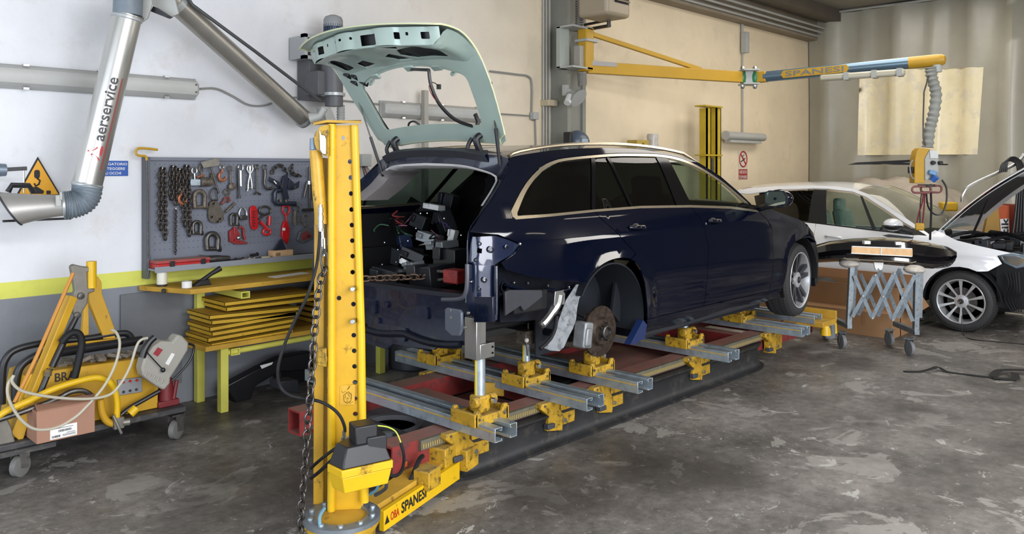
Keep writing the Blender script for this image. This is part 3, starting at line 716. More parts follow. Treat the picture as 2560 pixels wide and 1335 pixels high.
# wheel housings, brakes, hubs
for hx, s in ((4.37, -1), (7.25, -1), (4.37, 1), (7.25, 1)):
    hz = .80; yo = YC+s*.88; yi = YC+s*.52; b = B(); ro = []; ri_ = []
    A0, A1 = (math.radians(-22 if hx < 5 else -8), math.radians(150 if hx < 5 else 205)) if True else 0
    for k in range(21):
        a = A0+(A1-A0)*k/20; ro.append(V(hx+math.cos(a)*.37, yo, hz+math.sin(a)*.37)); ri_.append(V(hx+math.cos(a)*.35, yi, hz+math.sin(a)*.35))
    b.loft([ro, ri_]); b.add(ri_+[V(hx, yi, hz)], [(i, i+1, 21) for i in range(20)]); b.add([V(hx-.36, yi, .55), V(hx+.36, yi, .55), V(hx+.36, yi, .9), V(hx-.36, yi, .9)], [(0, 1, 2, 3)])
    b.build('wheel_arch_liner', BLKR if hx > 5 else mat('dark blue liner', '091019', .7, 0, .2, 6), car, solid=.01)
b = B(); b.prism([at(*q, Y=3.45) for q in ((1590, 640), (1612, 690), (1622, 760), (1620, 830), (1600, 850), (1585, 855), (1530, 780), (1540, 700))], (0, .02, 0)); b.build('arch_liner_front', bare('dark blue liner'), car)
B().prism([at(*q, Y=3.24) for q in ((1608, 800), (1618, 812), (1612, 846), (1590, 858), (1575, 862))], (0, .05, 0)).build('sill_end', mat('blue sill end', '16264e', .4), car)
def disc_brake(hx, s, hz, steer=0):
    ax = V(math.sin(-steer)*-1*s*0, s, 0); c = V(hx, YC+s*.785, hz)
    b = B(); b.lathe([(-.022, .10), (-.022, .17), (-.004, .172), (.0, .17), (.0, .10)], c, ax, 40); b.lathe([(-.022, .1), (0, .1), (.02, .085), (.022, .03)], c, ax, 32)
    b.build('brake_disc', mat('worn brake disc', '4f443c', .45, .7, .2, 12, '3a2f29', (.45, .6)), car)
    b = B(); b.lathe([(0, .045), (.035, .045), (.04, .036), (.02, .03), (.02, .0)], c+ax*.02, ax, 24)
    for k in range(5):
        a = 2*PI*k/5; p = c+ax*.02+V(math.cos(a)*.06, 0, math.sin(a)*.06); b.cyl(p, p+ax*.03, .007, n=8)
    b.build('hub', DSTEEL, car)
    b = B(); q = c+V(-.165, -s*.02, .0); b.box(q, (.09, .10, .17), rot(0, .15, 0)); b.box(q+V(-.01, s*.05, -.01), (.06, .03, .12), rot(0, .15, 0)); b.build('brake_caliper', mat('caliper metal', '8a8d90', .5, .5, .2, 20), car, bevel=.012)
    b = B(); b.cyl(c-ax*.02, c-ax*.4, .045, n=12); b.tube([c+V(.0, -s*.05, .02), c+V(.3, -s*.2, -.02), c+V(.5, -s*.28, 0)], .03, 8); b.tube([c+V(-.05, -s*.05, -.1), c+V(-.1, -s*.5, -.1)], .03, 8)
    b.box(c+V(0, -s*.06, 0), (.12, .07, .22)); b.build('suspension_arm', IRON, car)
    b = B(); b.lathe([(-.025, .0), (-.028, .12), (-.028, .165)], c, ax, 28); b.build('dust_shield', DSTEEL, car)
for s in (-1, 1):
    disc_brake(4.37, s, .70)
B().tube([V(4.22, YC-.6, .62)+V(math.cos(a)*.055, math.sin(a)*.055, a*.012) for a in [k*.5 for k in range(60)]], .009, 5).build('coil_spring', BLK, car)
b = B(); b.bb((4.15, YC-.4, .66), (4.6, YC+.6, .76)); b.tube([(4.1, YC-.6, .70), (4.1, YC+.6, .70)], .025, 8); b.build('rear_subframe', NAVYF, car)
def wheel(par, c, steer, Rt, Rr, w, s, style, tm=TYRE):
    """road wheel: axis points out of the car (s) and is turned by steer"""
    R = Matrix.Rotation(steer, 3, 'Z'); ax = R @ V(0, s, 0); c = V(c); x = R @ V(1, 0, 0); z = V(0, 0, 1)
    o = lambda r, a, t: c+ax*t+x*(math.cos(a)*r)+z*(math.sin(a)*r)
    b = B(); b.lathe([(-.01, Rr), (-.002, Rr+.012), (.0, Rr+.045), (-.012, Rt-.022), (-.035, Rt-.008), (-w*.5, Rt-.006), (-w+.035, Rt-.008), (-w+.012, Rt-.022), (-w, Rr+.045), (-w+.01, Rr)], c, ax, 64, closed=True)
    ty = b.build('tyre', tm, par, ang=50)
    b = B(); n = 66
    for k in range(n):
        a0 = 2*PI*k/n
        for j, (t0, t1, sk) in enumerate(((-.012, -.045, .5), (-.050, -.090, .35), (-.096, -w+.096, 0), (-w+.090, -w+.050, -.35), (-w+.045, -w+.012, -.5))):
            da = 2*PI/n; rr_ = Rt-(.014 if j in (0, 4) else 0)
            q = [(t0, a0+sk*da), (t0, a0+(sk+.82)*da), (t1, a0+(.82-sk*.0)*da), (t1, a0)]
            rr2_ = [Rt-(.016 if j == 0 else .002 if j == 4 else 0)]*2+[Rt-(.016 if j == 4 else .002 if j == 0 else 0)]*2
            lo = [o(Rt-.025, a, t) for t, a in q]; hi = [o(r_, a, t) for (t, a), r_ in zip(q, rr2_)]
            b.add(lo+hi, [(4, 5, 6, 7), (0, 1, 5, 4), (1, 2, 6, 5), (2, 3, 7, 6), (3, 0, 4, 7)])
    t_ = b.build('tread', tm, ty, smooth=False); t_['kind'] = 'stuff'
    rim = B(); rim.lathe([(0, Rr+.008), (.004, Rr+.004), (.0, Rr-.006), (-.03, Rr-.014), (-w*.6, Rr-.03), (-w, Rr-.01), (-w, Rr+.0)], c, ax, 64, cap=False)
    ro = rim.build('rim', ALLOY if style != 'dark' else ALLOY, par)
    N_ = 5 if style == 'twin' else 10
    for k in range(N_):
        a = 2*PI*k/N_+PI/2; b = B()
        if style == 'twin':
            for q in (-1, 1):
                secs = []
                for t, r_, hw in ((0.0, .045, .020), (.35, .11, .021), (.75, .18, .019), (1, Rr-.006, .021)):
                    cen = a+q*(.215-.03*t); da = hw*.9/r_; dp = -.010-.03*(1-t)
                    secs.append([o(r_, cen-da, dp), o(r_, cen+da, dp), o(r_, cen+da*.85, dp-.035), o(r_, cen-da*.85, dp-.035)])
                b.loft(secs, True, True)
        else:
            secs = []
            for r_, hw, dp in ((.045, .012, -.03), (.10, .009, -.02), (.16, .013, -.012), (Rr-.006, .020, -.006)):
                da = hw/r_; secs.append([o(r_, a-da, dp), o(r_, a+da, dp), o(r_, a+da*.8, dp-.02), o(r_, a-da*.8, dp-.02)])
            b.loft(secs, True, True)
        b.build('spoke', mat('graphite alloy', '505054', .35, .7) if style == 'twin' else ALLOY, par, ang=30)
    b = B(); b.lathe([(-.05, .075), (-.022, .07), (-.016, .03), (-.014, 0)], c, ax, 24)
    for k in range(5):
        p = o(.052, 2*PI*k/5+.3, -.03); b.cyl(p, p+ax*.012, .009, n=6)
    h_ = b.build('hub_cap', ALLOY, par)
    b = B(); b.lathe([(-.014, .03), (-.008, .029), (-.007, 0)], c, ax, 24)
    b.build('centre_cap', BLK, h_)
    b = B(); b.tube([o(.022, 2*PI*k/20, -.006) for k in range(20)], .0018, 5, closed=True)
    for k in range(3): b.tube([o(0, 0, -.005), o(.021, PI/2+2*PI*k/3, -.006)], [.003, .001], 5)
    b.build('wheel_emblem', CHROME, h_)
    b = B(); b.lathe([(-.06, .05), (-.06, .15), (-.075, .152)], c, ax, 32, cap=False); b.build('brake_disc', DSTEEL, par)
    b = B(); b.lathe([(-.12, .0), (-.12, Rr-.03)], c, ax, 24); b.build('wheel_back', BLKR, par)
w1 = bpy.data.objects.new('front_wheel', None); C.objects.link(w1); w1.parent = car
w1.location = V(7.235, 3.25, .77)-worg(car)
def subwheel(par, *a): wheel(par, *a)
bpy.data.objects.remove(w1)
wheel(car, (7.235, 3.26, .77), .085, .338, .250, .245, -1, 'twin')
wheel(car, (7.235, 2*YC-3.26, .77), .085, .338, .250, .245, 1, 'twin')
# splash guard at the front corner
b = B(); b.prism([at(*q, Y=3.30) for q in ((2026, 597), (2040, 603), (2046, 640), (2045, 705), (2038, 716), (2036, 680), (2034, 640))], (0, .5, 0)); b.build('front_splash_guard', BLK, car)
b = B(); b.bb((7.7, YC-.72, .75), (7.95, YC+.72, 1.1)); b.build('front_end', BLK, car, bevel=.04)
# ------------------------------------------------------------------ tailgate (a part of the car)
gate_edge = [at(1266, 362, Y=3.53), at(1262, 335, Y=3.50), at(1243, 260, Y=3.46), at(1221, 190, Y=3.43), at(1192, 122, Y=3.42), at(1156, 77, Y=3.42), at(1112, 59, Y=3.43), at(1085, 57, Y=3.45)]
ge = resamp(spline(gate_edge, 6), 60); GLEN = sum((ge[i+1]-ge[i]).length for i in range(59))
def gp(s_, v, d=0):
    t = max(0, min(1, s_/GLEN))*59; i = min(int(t), 58); p = ge[i].lerp(ge[i+1], t-i)
    tn = (ge[min(i+3, 59)]-ge[max(i-3, 0)]); tn.y = 0; tn.normalize(); nr = V(-tn.z, 0, tn.x)    # outwards: up and to the rear
    nr = V(-abs(nr.x), 0, abs(nr.z)) if True else nr
    h = YC-p.y; a = v/h; f = min(1, max(0, (s_/GLEN-.42)/.5)); f = f*f*(3-2*f)
    cv = V(-.035, 0, .045).lerp(V(-.16, 0, .035), f); cv = cv+V(-.02, 0, .05)*math.exp(-((s_-.52)/.16)**2)
    nr = nr.lerp(V(-.2, 0, .98), f*.8).normalized()
    return V(p.x, YC-v, p.z)+cv*(1-a*a)-nr*d
GH = lambda s_: YC-ge[min(59, max(0, int(s_/GLEN*59)))].y
def gout(e=0):
    pts = []; sr = [e+(GLEN-2*e)*k/24 for k in range(25)]
    for s_ in sr: pts.append((s_, (GH(s_)-e)*(1 if s_ > .05 else .93)))
    for s_ in sr[::-1]: pts.append((s_, -(GH(s_)-e)*(1 if s_ > .05 else .93)))
    return pts
gate = thing('tmp', 'x', 'x', (0, 0, 0)); bpy.data.objects.remove(gate)
WIN = [(q[0]+(.05*(1-(q[1]/.5)**2) if q[0] > .3 else -.0), q[1]) for q in dense(rrect(.13, -.52, .475, .52, .05, 4), .05)]
WIN = [(s_, v*(.93+.2*s_)) for s_, v in WIN]
panel(gout(), [WIN], lambda s_, v: gp(s_, v), .05).build('tailgate_skin', GATE, car, solid=.004, ang=60)
SW = GLEN-.085; print('GLEN', GLEN)
holes = [[(.62, .22), (.66, .50), (.80, .54), (.84, .40), (.78, .20), (.70, .14)], [(.60, .16), (.60, .04), (.70, -.02), (.74, .08)], [(.62, -.20), (.60, -.34), (.70, -.36), (.72, -.24)], rrect(.66, -.56, .84, -.44, .03), [(.86, .10), (.86, .30), (.80, .24)]]
holes = [dense(h_, .02) for h_ in holes]
def gdep(s_, v):
    if s_ < .12: return .035
    w_ = min(1, max(0, (s_-.50)/.40)); e_ = min(1, max(0, (GH(s_)-abs(v)-.03)/.08))
    rib = .016*max(0, math.cos((v+.12)*9))**3 if .57 < s_ < .90 else 0
    return .022+(.095*w_+rib)*e_
def gi(s_, v, k=0): return gp(s_, v, gdep(s_, v)+k)
panel([q for q in gout(.018) if q[0] < SW-.01]+[], [WIN]+holes, gi, .026).build('tailgate_inner_panel', GATE, car, solid=.003, ang=34)
b = B(); b.tube([gp(s_, v, .006) for s_, v in dense(gout(.004), .04)], .006, 6, closed=True); b.build('tailgate_seal_edge', GATEY, car)
# upright stiffener with rectangular cut-outs along the free edge
hol = [rrect(a, .03, a+w_, .035+h_, .006) for a, w_, h_ in ((-.60, .06, .035), (-.46, .02, .015), (-.40, .035, .035), (-.22, .14, .06), (.0, .02, .012), (.10, .035, .010), (.18, .02, .014), (.30, .02, .014), (.38, .08, .045), (.53, .05, .008))]
def wall_(a, d):
    bo = .014*max(0, math.sin(a*16))**.5 if math.sin(a*16) > 0 else 0
    return gp(SW-.012+bo, -a, d+.012)
HWW = GH(SW)-.05
panel([(-HWW, .0), (HWW, .0), (HWW, .060), (HWW*.92, .105), (-HWW*.92, .105), (-HWW, .060)], hol, wall_, .02).build('tailgate_stiffener', GATE, car, solid=.003, ang=40)
panel([(-HWW*.95, .01), (HWW*.95, .01), (HWW*.9, .08), (-HWW*.9, .08)], [], lambda a, d: gp(SW-.045, -a, d+.012), .08).build('cavity_shade', BLK, car, solid=.002)
for hh in holes: panel(inset(hh, -.02), [], lambda s_, v: gi(s_, v, -.02), .05).build('cavity_shade', BLK, car, solid=.002)  # black sheets behind the cut-outs stand in for the shade inside
for v in (-.34, .30, .05): 
    b = B(); b.box(gi(.52, v, .012), (.05, .09, .02), rot(.0, .6, 0)); b.build('pressed_boss', GATE, car, bevel=.008)
# hinge rail with holes at the bottom of the window
hz_ = []
for v, sz in ((-.28, .01), (-.20, .014), (-.12, .012), (-.02, .016), (.08, .014), (.18, .016), (.27, .010), (.34, .012), (.10, .006), (.0, .006), (-.08, .006)): hz_.append(circ(.075 if sz > .007 else .10, v, sz, 8))
panel(rrect(.025, -.46, .118, .46, .02), hz_, lambda s_, v: gp(s_, v, .05), .03).build('hinge_rail', GATE, car, solid=.003, off=1)
panel(rrect(.03, -.45, .112, .45, .02), [], lambda s_, v: gp(s_, v, .044), .06).build('cavity_shade', mat('shadowed primer', '2c3230', .6), car, solid=.001)  # dark sheet in place of the shade behind the rail's holes
for v in (-.42, .42):
    B().lathe([(0, .026), (.01, .026), (.012, .012), (.0, .010)], gp(.50, v, .045), gp(.50, v, 1)-gp(.50, v, 0), 14).build('rubber_stop', GATE, car)
# black latch parts on the far side, harness, struts, hinges
b = B(); 
for s_, v, sz in ((.56, -.58, .06), (.60, -.54, .05), (.53, -.50, .05), (.64, -.60, .05)): b.box(gp(s_, v, .06), (sz, sz, sz*.7), rot(.4, .3, .2))
b.build('latch_module', BLK, car, bevel=.005)
def hgp(*pts): return spline([gp(*q) for q in pts], 6)
b = B(); b.tube(hgp((.56, -.57, .08), (.45, -.56, .07), (.35, -.57, .10), (.25, -.55, .09), (.15, -.50, .08), (.12, -.35, .10), (.11, -.2, .07), (.09, -.05, .06)), .012, 6)
b.tube(hgp((.12, -.30, .10), (.20, -.28, .09), (.22, -.20, .09), (.16, -.14, .10), (.12, -.1, .08)), .007, 6)
b.tube([gp(.52, .05, .05)]+spline([at(*q, Y=3.75) for q in ((1072, 175), (1078, 215), (1100, 262), (1140, 300), (1190, 318))], 5), .011, 6)
b.tube([at(1190, 318, Y=3.75), at(1196, 305, Y=3.75), at(1188, 285, Y=3.75)], .014, 6); b.build('wiring_harness', BLK, car)
b = B(); b.tube(spline([at(*q, Y=3.75) for q in ((1076, 205), (1073, 220), (1085, 245), (1110, 272))], 4), .003, 5); b.build('red_wire', WIRES[0], car)
b = B(); b.tube(spline([at(*q, Y=3.75) for q in ((1076, 205), (1088, 208), (1097, 217))], 4), .003, 5); b.box(at(1097, 217, Y=3.75), (.02, .02, .03)); b.build('connector', BLK, car)
for a_, m_, e_ in ((at(1226, 208, Y=3.52), None, at(1252, 432, Y=3.56)), (at(895, 247, Y=4.80), None, at(957, 437, Y=4.70))):
    mid = a_.lerp(e_, .50); b = B(); b.cyl(a_, mid, .0055, n=8); b.sph(a_, .013, 8); b.build('gas_strut_rod', DSTEEL, car); b = B(); b.cyl(mid, e_, .011, n=10); b.sph(e_, .014, 8); b.build('gas_strut', BLK, car)
for y_, px_ in ((YC-.42, 0), (YC+.42, 0)):
    b = B(); b.tube(spline([(3.62, y_, 1.87), (3.58, y_, 1.93), (3.56, y_, 1.985), (3.60, y_-.02, 2.02)], 5), .022, 8); b.box((3.60, y_, 1.88), (.07, .06, .07)); b.tube(spline([(3.58, y_+.06, 1.86), (3.55, y_+.07, 1.93), (3.57, y_+.05, 1.99)], 4), .014, 8)
    b.build('tailgate_hinge', BLK, car, bevel=.003)
# ================================================================== the straightening bench on its lift
bench = thing('straightening_bench', 'long dark red frame bench with grimy cross members lying under the navy car', 'bench', (4.9, 4.03, .10))
BY0, BY1 = 3.50, 4.56
def hollow_beam(b, a, c_, w, h, t=.012):    # square tube along a->c_
    a = V(a); c_ = V(c_); x, y, d = frame(c_-a)
    for p in (-1, 1):
        b.bar(a+x*p*(w-t)/2, c_+x*p*(w-t)/2, t, h); b.bar(a+y*p*(h-t)/2, c_+y*p*(h-t)/2, w-2*t, t)
for nm, y in (('side_beam', BY0+.07), ('side_beam', BY1-.07)):
    b = B(); hollow_beam(b, (2.72, y, .215), (8.05, y, .215), .14, .15); b.build(nm, BRED, bench)
for x in (3.62, 4.28, 5.1, 6.0, 6.9, 7.7):
    b = B(); hollow_beam(b, (x, BY0+.14, .20), (x, BY1-.14, .20), .14, .12); b.build('cross_member', BRED, bench)
B().bb((3.72, BY0+.14, .12), (4.2, BY1-.14, .13)).build('bench_plate', BRED, bench); B().bb((5.25, BY0+.14, .22), (5.9, BY1-.14, .23)).build('bench_plate', BRED, bench)
# round opening plate at the near end
b = B(); b.lathe([(0, .20), (.03, .20), (.03, .16), (.0, .16)], (3.12, 4.03, .19), (0, 0, 1), 32); b.bb((2.8, 3.64, .17), (3.5, 4.42, .19)); b.build('turntable_plate', mat('dusty grey plate', '55565a', .6, .2, .15, 6), bench)
# toothed racks screwed on the near side beam
b = B()
for y in (BY0-.012, BY1+.012):
    b.bb((2.90, y-.012, .235), (7.9, y+.012, .29)); 
b.build('rack_bar', mat('grimy rack', '6d6a5c', .5, .4, .2, 20), bench)
b = B(); n = 300
for k in range(n):
    x = 2.91+k*.0166; b.bb((x, BY0-.03, .245), (x+.009, BY0-.024, .27))
t_ = b.build('rack_teeth', mat('rack teeth', 'a89868', .5, .4), bench); t_['kind'] = 'stuff'
b = B(); b.flat((2.80, BY0-.001, .165), (1, 0, 0), (0, 0, 1), [(0, 0), (.02, .002), (.02, .028), (0, .026)], .002); b.build('warning_sticker', mat('orange sticker', 'c9641e', .5), bench)
# lift frame: rolled channel with rounded ends standing on the floor
lift = thing('lift_frame', 'low black channel frame with rounded corners on the floor round the red bench', 'lift', (5.0, 4.03, 0))
def ringpath(x0, x1, y0, y1, r, n=8):
    P_ = []
    for cx, cy, a0 in ((x1-r, y0+r, -PI/2), (x1-r, y1-r, 0), (x0+r, y1-r, PI/2), (x0+r, y0+r, PI)):
        for i in range(n+1): a = a0+PI/2*i/n; P_.append((cx+r*math.cos(a), cy+r*math.sin(a)))
    return P_
def sweep_ring(prof, x0, x1, y0, y1, r):     # prof: (outwards, z)
    P_ = ringpath(x0, x1, y0, y1, r); secs = []; n = len(P_)
    for i, (x, y) in enumerate(P_):
        a = P_[i-1]; c_ = P_[(i+1) % n]; t = V(c_[0]-a[0], c_[1]-a[1], 0).normalized(); nr = V(t.y, -t.x, 0)
        secs.append([V(x, y, z)+nr*o for o, z in prof])
    return secs+[secs[0]]
PR = [(-.01, 0.0), (.035, .004), (.04, .022), (.012, .03), (.0, .045), (-.012, .07), (-.012, .17), (0, .195), (.015, .205), (.015, .218), (-.05, .225), (-.05, .205), (-.03, .19), (-.03, .02)]
b = B(); b.loft(sweep_ring(PR, 3.02, 7.02, 3.44, 4.62, .30), True); b.build('frame_channel', RINGM, lift, ang=50)
b = B(); b.bb((3.3, 3.75, .01), (6.7, 3.85, .09)); b.bb((3.3, 4.2, .01), (6.7, 4.3, .09)); b.build('lift_base', mat('black lift steel', '1c1c1e', .6), lift)
# transverse galvanised rail pairs, copied
def c_channel(b, x, y0, y1, z, s, w=.052, h=.078, t=.0045):
    # strut channel: back at x, open towards s, with in-turned lips
    b.bb((x-t/2, y0, z), (x+t/2, y1, z+h)); b.bb((x, y0, z+h-t), (x+s*w, y1, z+h)); b.bb((x, y0, z), (x+s*w, y1, z+t))
    b.bb((x+s*w-t/2, y0, z+h-.018), (x+s*w+t/2, y1, z+h)); b.bb((x+s*w-t/2, y0, z), (x+s*w+t/2, y1, z+.014))
    b.bb((x+s*w*.72, y0, z+h-.020), (x+s*w, y1, z+h-.016))
RZ0 = .30
def make_rail(label):
    r = thing('cross_rail', label, 'rail', (3.22, 4.08, RZ0), 'galvanised cross rails lying over the red bench')
    for sx_, s in ((-.085, 1), (.085, -1)):
        b = B(); c_channel(b, 3.22+sx_, 3.13, 5.03, RZ0, s); b.build('channel', GALV, r, bevel=.0015)
    b = B(); b.bb((3.22-.0885, 3.14, RZ0+.052), (3.22-.0872, 5.0, RZ0+.060)); b.build('scale_tape', mat('dirty yellow tape', 'a88a3c', .6, 0, .15, 20), r)
    b = B(); b.bb((3.17, 3.6, RZ0+.002), (3.27, 3.66, RZ0+.01)); b.bb((3.17, 4.6, RZ0+.002), (3.27, 4.66, RZ0+.01)); b.build('tie_plate', GALV, r)
    return r
RX = [3.22, 4.02, 4.56, 5.76, 7.06]
RL_ = ['galvanised double cross rail nearest the yellow tower, under the rear end of the navy car', 'galvanised double cross rail second from the tower, with dusty sliding post on it',
       'galvanised double cross rail just under the bare brake disc', 'galvanised double cross rail under the middle of the navy car sill', 'galvanised double cross rail beside the front wheel of the navy car']
r0 = make_rail(RL_[0])
for x, l in zip(RX[1:], RL_[1:]): dup(r0, (x, 4.08, RZ0), l)
dup(r0, (7.72, 4.25, RZ0), 'galvanised double cross rail half hidden behind the front wheel, last of the row')
# cast clamps that grip the side beam under each rail
def make_clamp(s, label, grp):
    y = BY0-.03 if s < 0 else BY1+.03
    r = thing('rail_clamp', label, 'clamp', (3.22, y, .15), grp)
    b = B(); yy = lambda d: y+s*d
    prof = [(-.16, .135), (-.16, .075), (-.06, .02), (-.05, -.06), (.06, -.06), (.07, .06), (.10, .135), (.06, .15), (-.11, .15)]
    q = [V(3.22+a-.02, yy(-.01), .15+.10+b_) for a, b_ in [(-.155, .05), (-.16, .02), (-.12, -.01), (-.09, -.03), (-.085, -.10), (-.10, -.13), (.05, -.16), (.06, -.05), (.02, -.01), (.03, .05)]]
    b.prism(q, (0, s*.055, 0)); b.build('clamp_body', YELW, r, bevel=.005)
    b = B(); b.box((3.22+.10, yy(.01), .20), (.14, .05, .16)); b.box((3.22+.10, yy(-.03), .285), (.16, .09, .03)); b.build('clamp_jaw', YELW, r, bevel=.006)
    b = B(); b.box((3.22-.10, yy(.045), .15), (.07, .04, .03)); b.build('clamp_wedge', mat('grey wedge', '4c4f55', .5, .5), r, bevel=.003)
    p = V(3.22+.035, yy(.045), .16); B().cyl(p, p+V(0, s*.022, 0), .015, n=6).build('bolt', STEEL, r)
    for dx in (-.145, -.015):
        p = V(3.22+dx, yy(.045), .285); B().cyl(p, p+V(0, s*.006, 0), .008, n=8).build('bolt', IRON, r)
    return r
cn = make_clamp(-1, 'yellow cast clamp on the near side beam under the rail nearest the tower', 'near side rail clamps')
for x, l in zip(RX[1:], ['yellow cast clamp under the near end of the rail with the dusty post', 'yellow cast clamp under the near end of the rail below the brake disc', 'yellow cast clamp under the near end of the rail below the navy sill', 'yellow cast clamp under the rail just left of the front wheel']):
    dup(cn, (x, BY0-.03, .15), l)
cf = make_clamp(1, 'yellow cast clamp on the far side beam, far end of the first rail', 'far side rail clamps')
for x, l in zip(RX[1:4], ['yellow cast clamp on the far side beam, far end of the second rail', 'yellow cast clamp on the far side beam, far end of the third rail', 'yellow cast clamp on the far side beam, far end of the fourth rail']):
    dup(cf, (x, BY1+.03, .15), l)
# saddles with spindle bosses that slide on the rails
def make_saddle(label):
    z = RZ0+.078; r = thing('rail_saddle', label, 'saddle', (0, 0, z), 'yellow sliding saddles on the cross rails')
    b = B()
    for s in (-1, 1):       # two notched end plates across the rail
        b.prism([(-.13, s*.10, z-.02), (.13, s*.10, z-.02), (.13, s*.10, z+.03), (.125, s*.10, z+.07), (.10, s*.10, z+.07), (.08, s*.10, z+.035), (-.08, s*.10, z+.035), (-.10, s*.10, z+.07), (-.125, s*.10, z+.07), (-.13, s*.10, z+.03)], (0, -s*.022, 0))
    b.bb((-.12, -.09, z+.0), (.12, .09, z+.025)); b.build('saddle_plate', YELW, r, bevel=.004)
    for s in (-1, 1): B().bb((s*.125-.012, -.10, z-.02), (s*.125+.012, .10, z+.055)).build('saddle_side', YELW, r, bevel=.004)
    b = B(); b.box((0, 0, z+.075), (.09, .09, .10)); b.build('boss', YELW, r, bevel=.012)
    for s in (-1, 1):
        b = B(); b.cyl((s*.045, -.03, z+.095), (s*.085, -.03, z+.095), .032, n=12); b.build('boss_ear', YELW, r, bevel=.004)
    b = B(); b.cyl((.04, -.06, z+.095), (.04, -.085, z+.095), .016, n=8); b.build('bolt', STEEL, r)
    for x, y in ((-.1, -.102), (.1, -.102)):
        b = B(); b.cyl((x, y, z+.02), (x, y-.005, z+.02), .009, n=8); b.build('bolt', IRON, r)
    return r
SP = [(3.24, 3.36), (4.02, 3.72), (4.56, 3.585), (5.76, 3.57), (4.02, 4.60), (7.06, 3.78)]
sl = ['yellow saddle carrying the tall measuring post on the rail nearest the tower', 'yellow saddle under the dusty post with a round white knob', 'yellow saddle directly below the bare brake disc, without a post', 'yellow saddle under the navy sill holding a short bright spindle', 'yellow saddle at the far side of the second rail, below the rear panel', 'yellow saddle behind the front wheel, half in shade']
sd = make_saddle(sl[0]); sd.location = (*SP[0], RZ0+.078)
for (x, y), l in zip(SP[1:], sl[1:]): dup(sd, (x, y, RZ0+.078), l)
ZB = RZ0+.078
# tall measuring post with L-shaped steel block
px_, py_ = SP[0]
po = thing('support_post', 'tall galvanised measuring post with yellow scale and L shaped steel block on top', 'post', (px_, py_, ZB+.1))
B().cyl((px_, py_, ZB+.06), (px_, py_, .715), .031, n=24).build('tube', GALV, po)
B().bb((px_-.033, py_-.006, ZB+.12), (px_-.029, py_+.008, .71)).build('scale_tape', mat('yellow scale tape', 'd8c23a', .5), po)
b = B(); b.bb((px_-.045, py_-.05, .715), (px_+.07, py_+.05, .80)); b.build('steel_block', STEEL, po, bevel=.003)
b = B(); b.bb((px_-.075, py_-.05, .715), (px_-.045, py_+.05, .95)); b.bb((px_-.045, py_-.04, .80), (px_+.01, py_+.05, .95)); b.build('upright_block', STEEL, po, bevel=.003)
for dz in (.74, .775, .82, .94):
    for dy in (-.035, .03):
        if dz > .8 and dy < 0: dy = .005
        B().cyl((px_+.0 if dz > .8 else px_+.05, py_+dy-.0, dz), (px_+.0 if dz > .8 else px_+.05, py_-.055 if dz < .8 else py_-.014, dz), .006, n=8).build('bolt', IRON, po)
# dusty second post
px_, py_ = SP[1]
po = thing('support_post', 'shorter dusty post with a small dark block, hooked rod and round white knob', 'post', (px_, py_, ZB+.1))
B().cyl((px_, py_, ZB+.06), (px_, py_, .62), .026, n=20).build('tube', GALV, po)
B().bb((px_-.028, py_-.006, ZB+.12), (px_-.024, py_+.008, .61)).build('scale_tape', bare('yellow scale tape'), po)
b = B(); b.box((px_, py_, .665), (.11, .09, .09)); b.build('steel_block', IRON, po, bevel=.004)
B().sph((px_-.05, py_-.05, .655), .016, 10).build('knob', mat('white knob', 'e5e2da', .4), po)
B().tube([(px_-.05, py_-.045, .64), (px_-.045, py_-.05, .60), (px_-.04, py_-.05, .55)], .007, 6).build('chain_tag', DSTEEL, po)
B().tube([(px_+.02, py_, .70), (px_+.02, py_, .80), (px_-.02, py_-.01, .815), (px_-.05, py_-.02, .81)], .007, 6).build('hooked_rod', CHAINM, po)
px_, py_ = SP[3]
po = thing('support_post', 'short bright spindle holding up the navy sill', 'post', (px_, py_, ZB+.1))
B().cyl((px_, py_, ZB+.08), (px_, py_, .62), .028, n=20).build('spindle', GALV, po); B().box((px_, py_, .635), (.09, .05, .05)).build('sill_grip', IRON, po, bevel=.004)
px_, py_ = SP[4]
po = thing('support_post', 'galvanised post at the far side rising to the dark rear panel', 'post', (px_, py_, ZB+.1))
B().cyl((px_, py_, ZB+.08), (px_, py_, .70), .03, n=20).build('tube', GALV, po); B().bb((px_-.033, py_-.006, ZB+.12), (px_-.029, py_+.008, .66)).build('scale_tape', bare('yellow scale tape'), po)
# sliding yellow cradle lying in the bench and yellow ledge near the front wheel
b = B(); b.prism([(3.85, 4.05, .24), (3.85, 4.05, .34), (3.88, 4.0, .33), (3.93, 3.93, .33), (3.97, 3.88, .34), (3.97, 3.88, .24)], (.03, .03, 0)); tag(b.build('spare_saddle', YELD, bevel=.004), 'loose brownish yellow cradle plate lying inside the bench behind the tall post', 'plate')
lg = thing('wheel_platform', 'small yellow L shaped platform with yellow feet to the right of the front wheel', 'platform', (7.75, 3.35, .15))
b = B(); pts = [at(2015, 806, Z=.30), at(2062, 787, Z=.30), at(2078, 775, Z=.32), at(2000, 786, Z=.32)]; P0 = V(7.62, 3.18, .30)
b.box((7.80, 3.42, .30), (.32, .40, .05)); b.box((7.80, 3.61, .345), (.32, .02, .08)); b.box((7.96, 3.42, .35), (.025, .40, .10)); b.build('tray', YELD, lg, bevel=.004)
b = B(); b.lathe([(0, .05), (.05, .045), (.09, .03)], (7.70, 3.22, .20), (0, 0, 1), 16); b.build('foot', YEL, lg)
b = B(); b.lathe([(0, .03), (.10, .025)], (7.95, 3.24, .18), (0, 0, 1), 12); b.build('foot', YEL, lg)
b = B(); b.bb((7.80, 3.2, .15), (7.88, 3.26, .28)); b.build('bracket', GALV, lg)
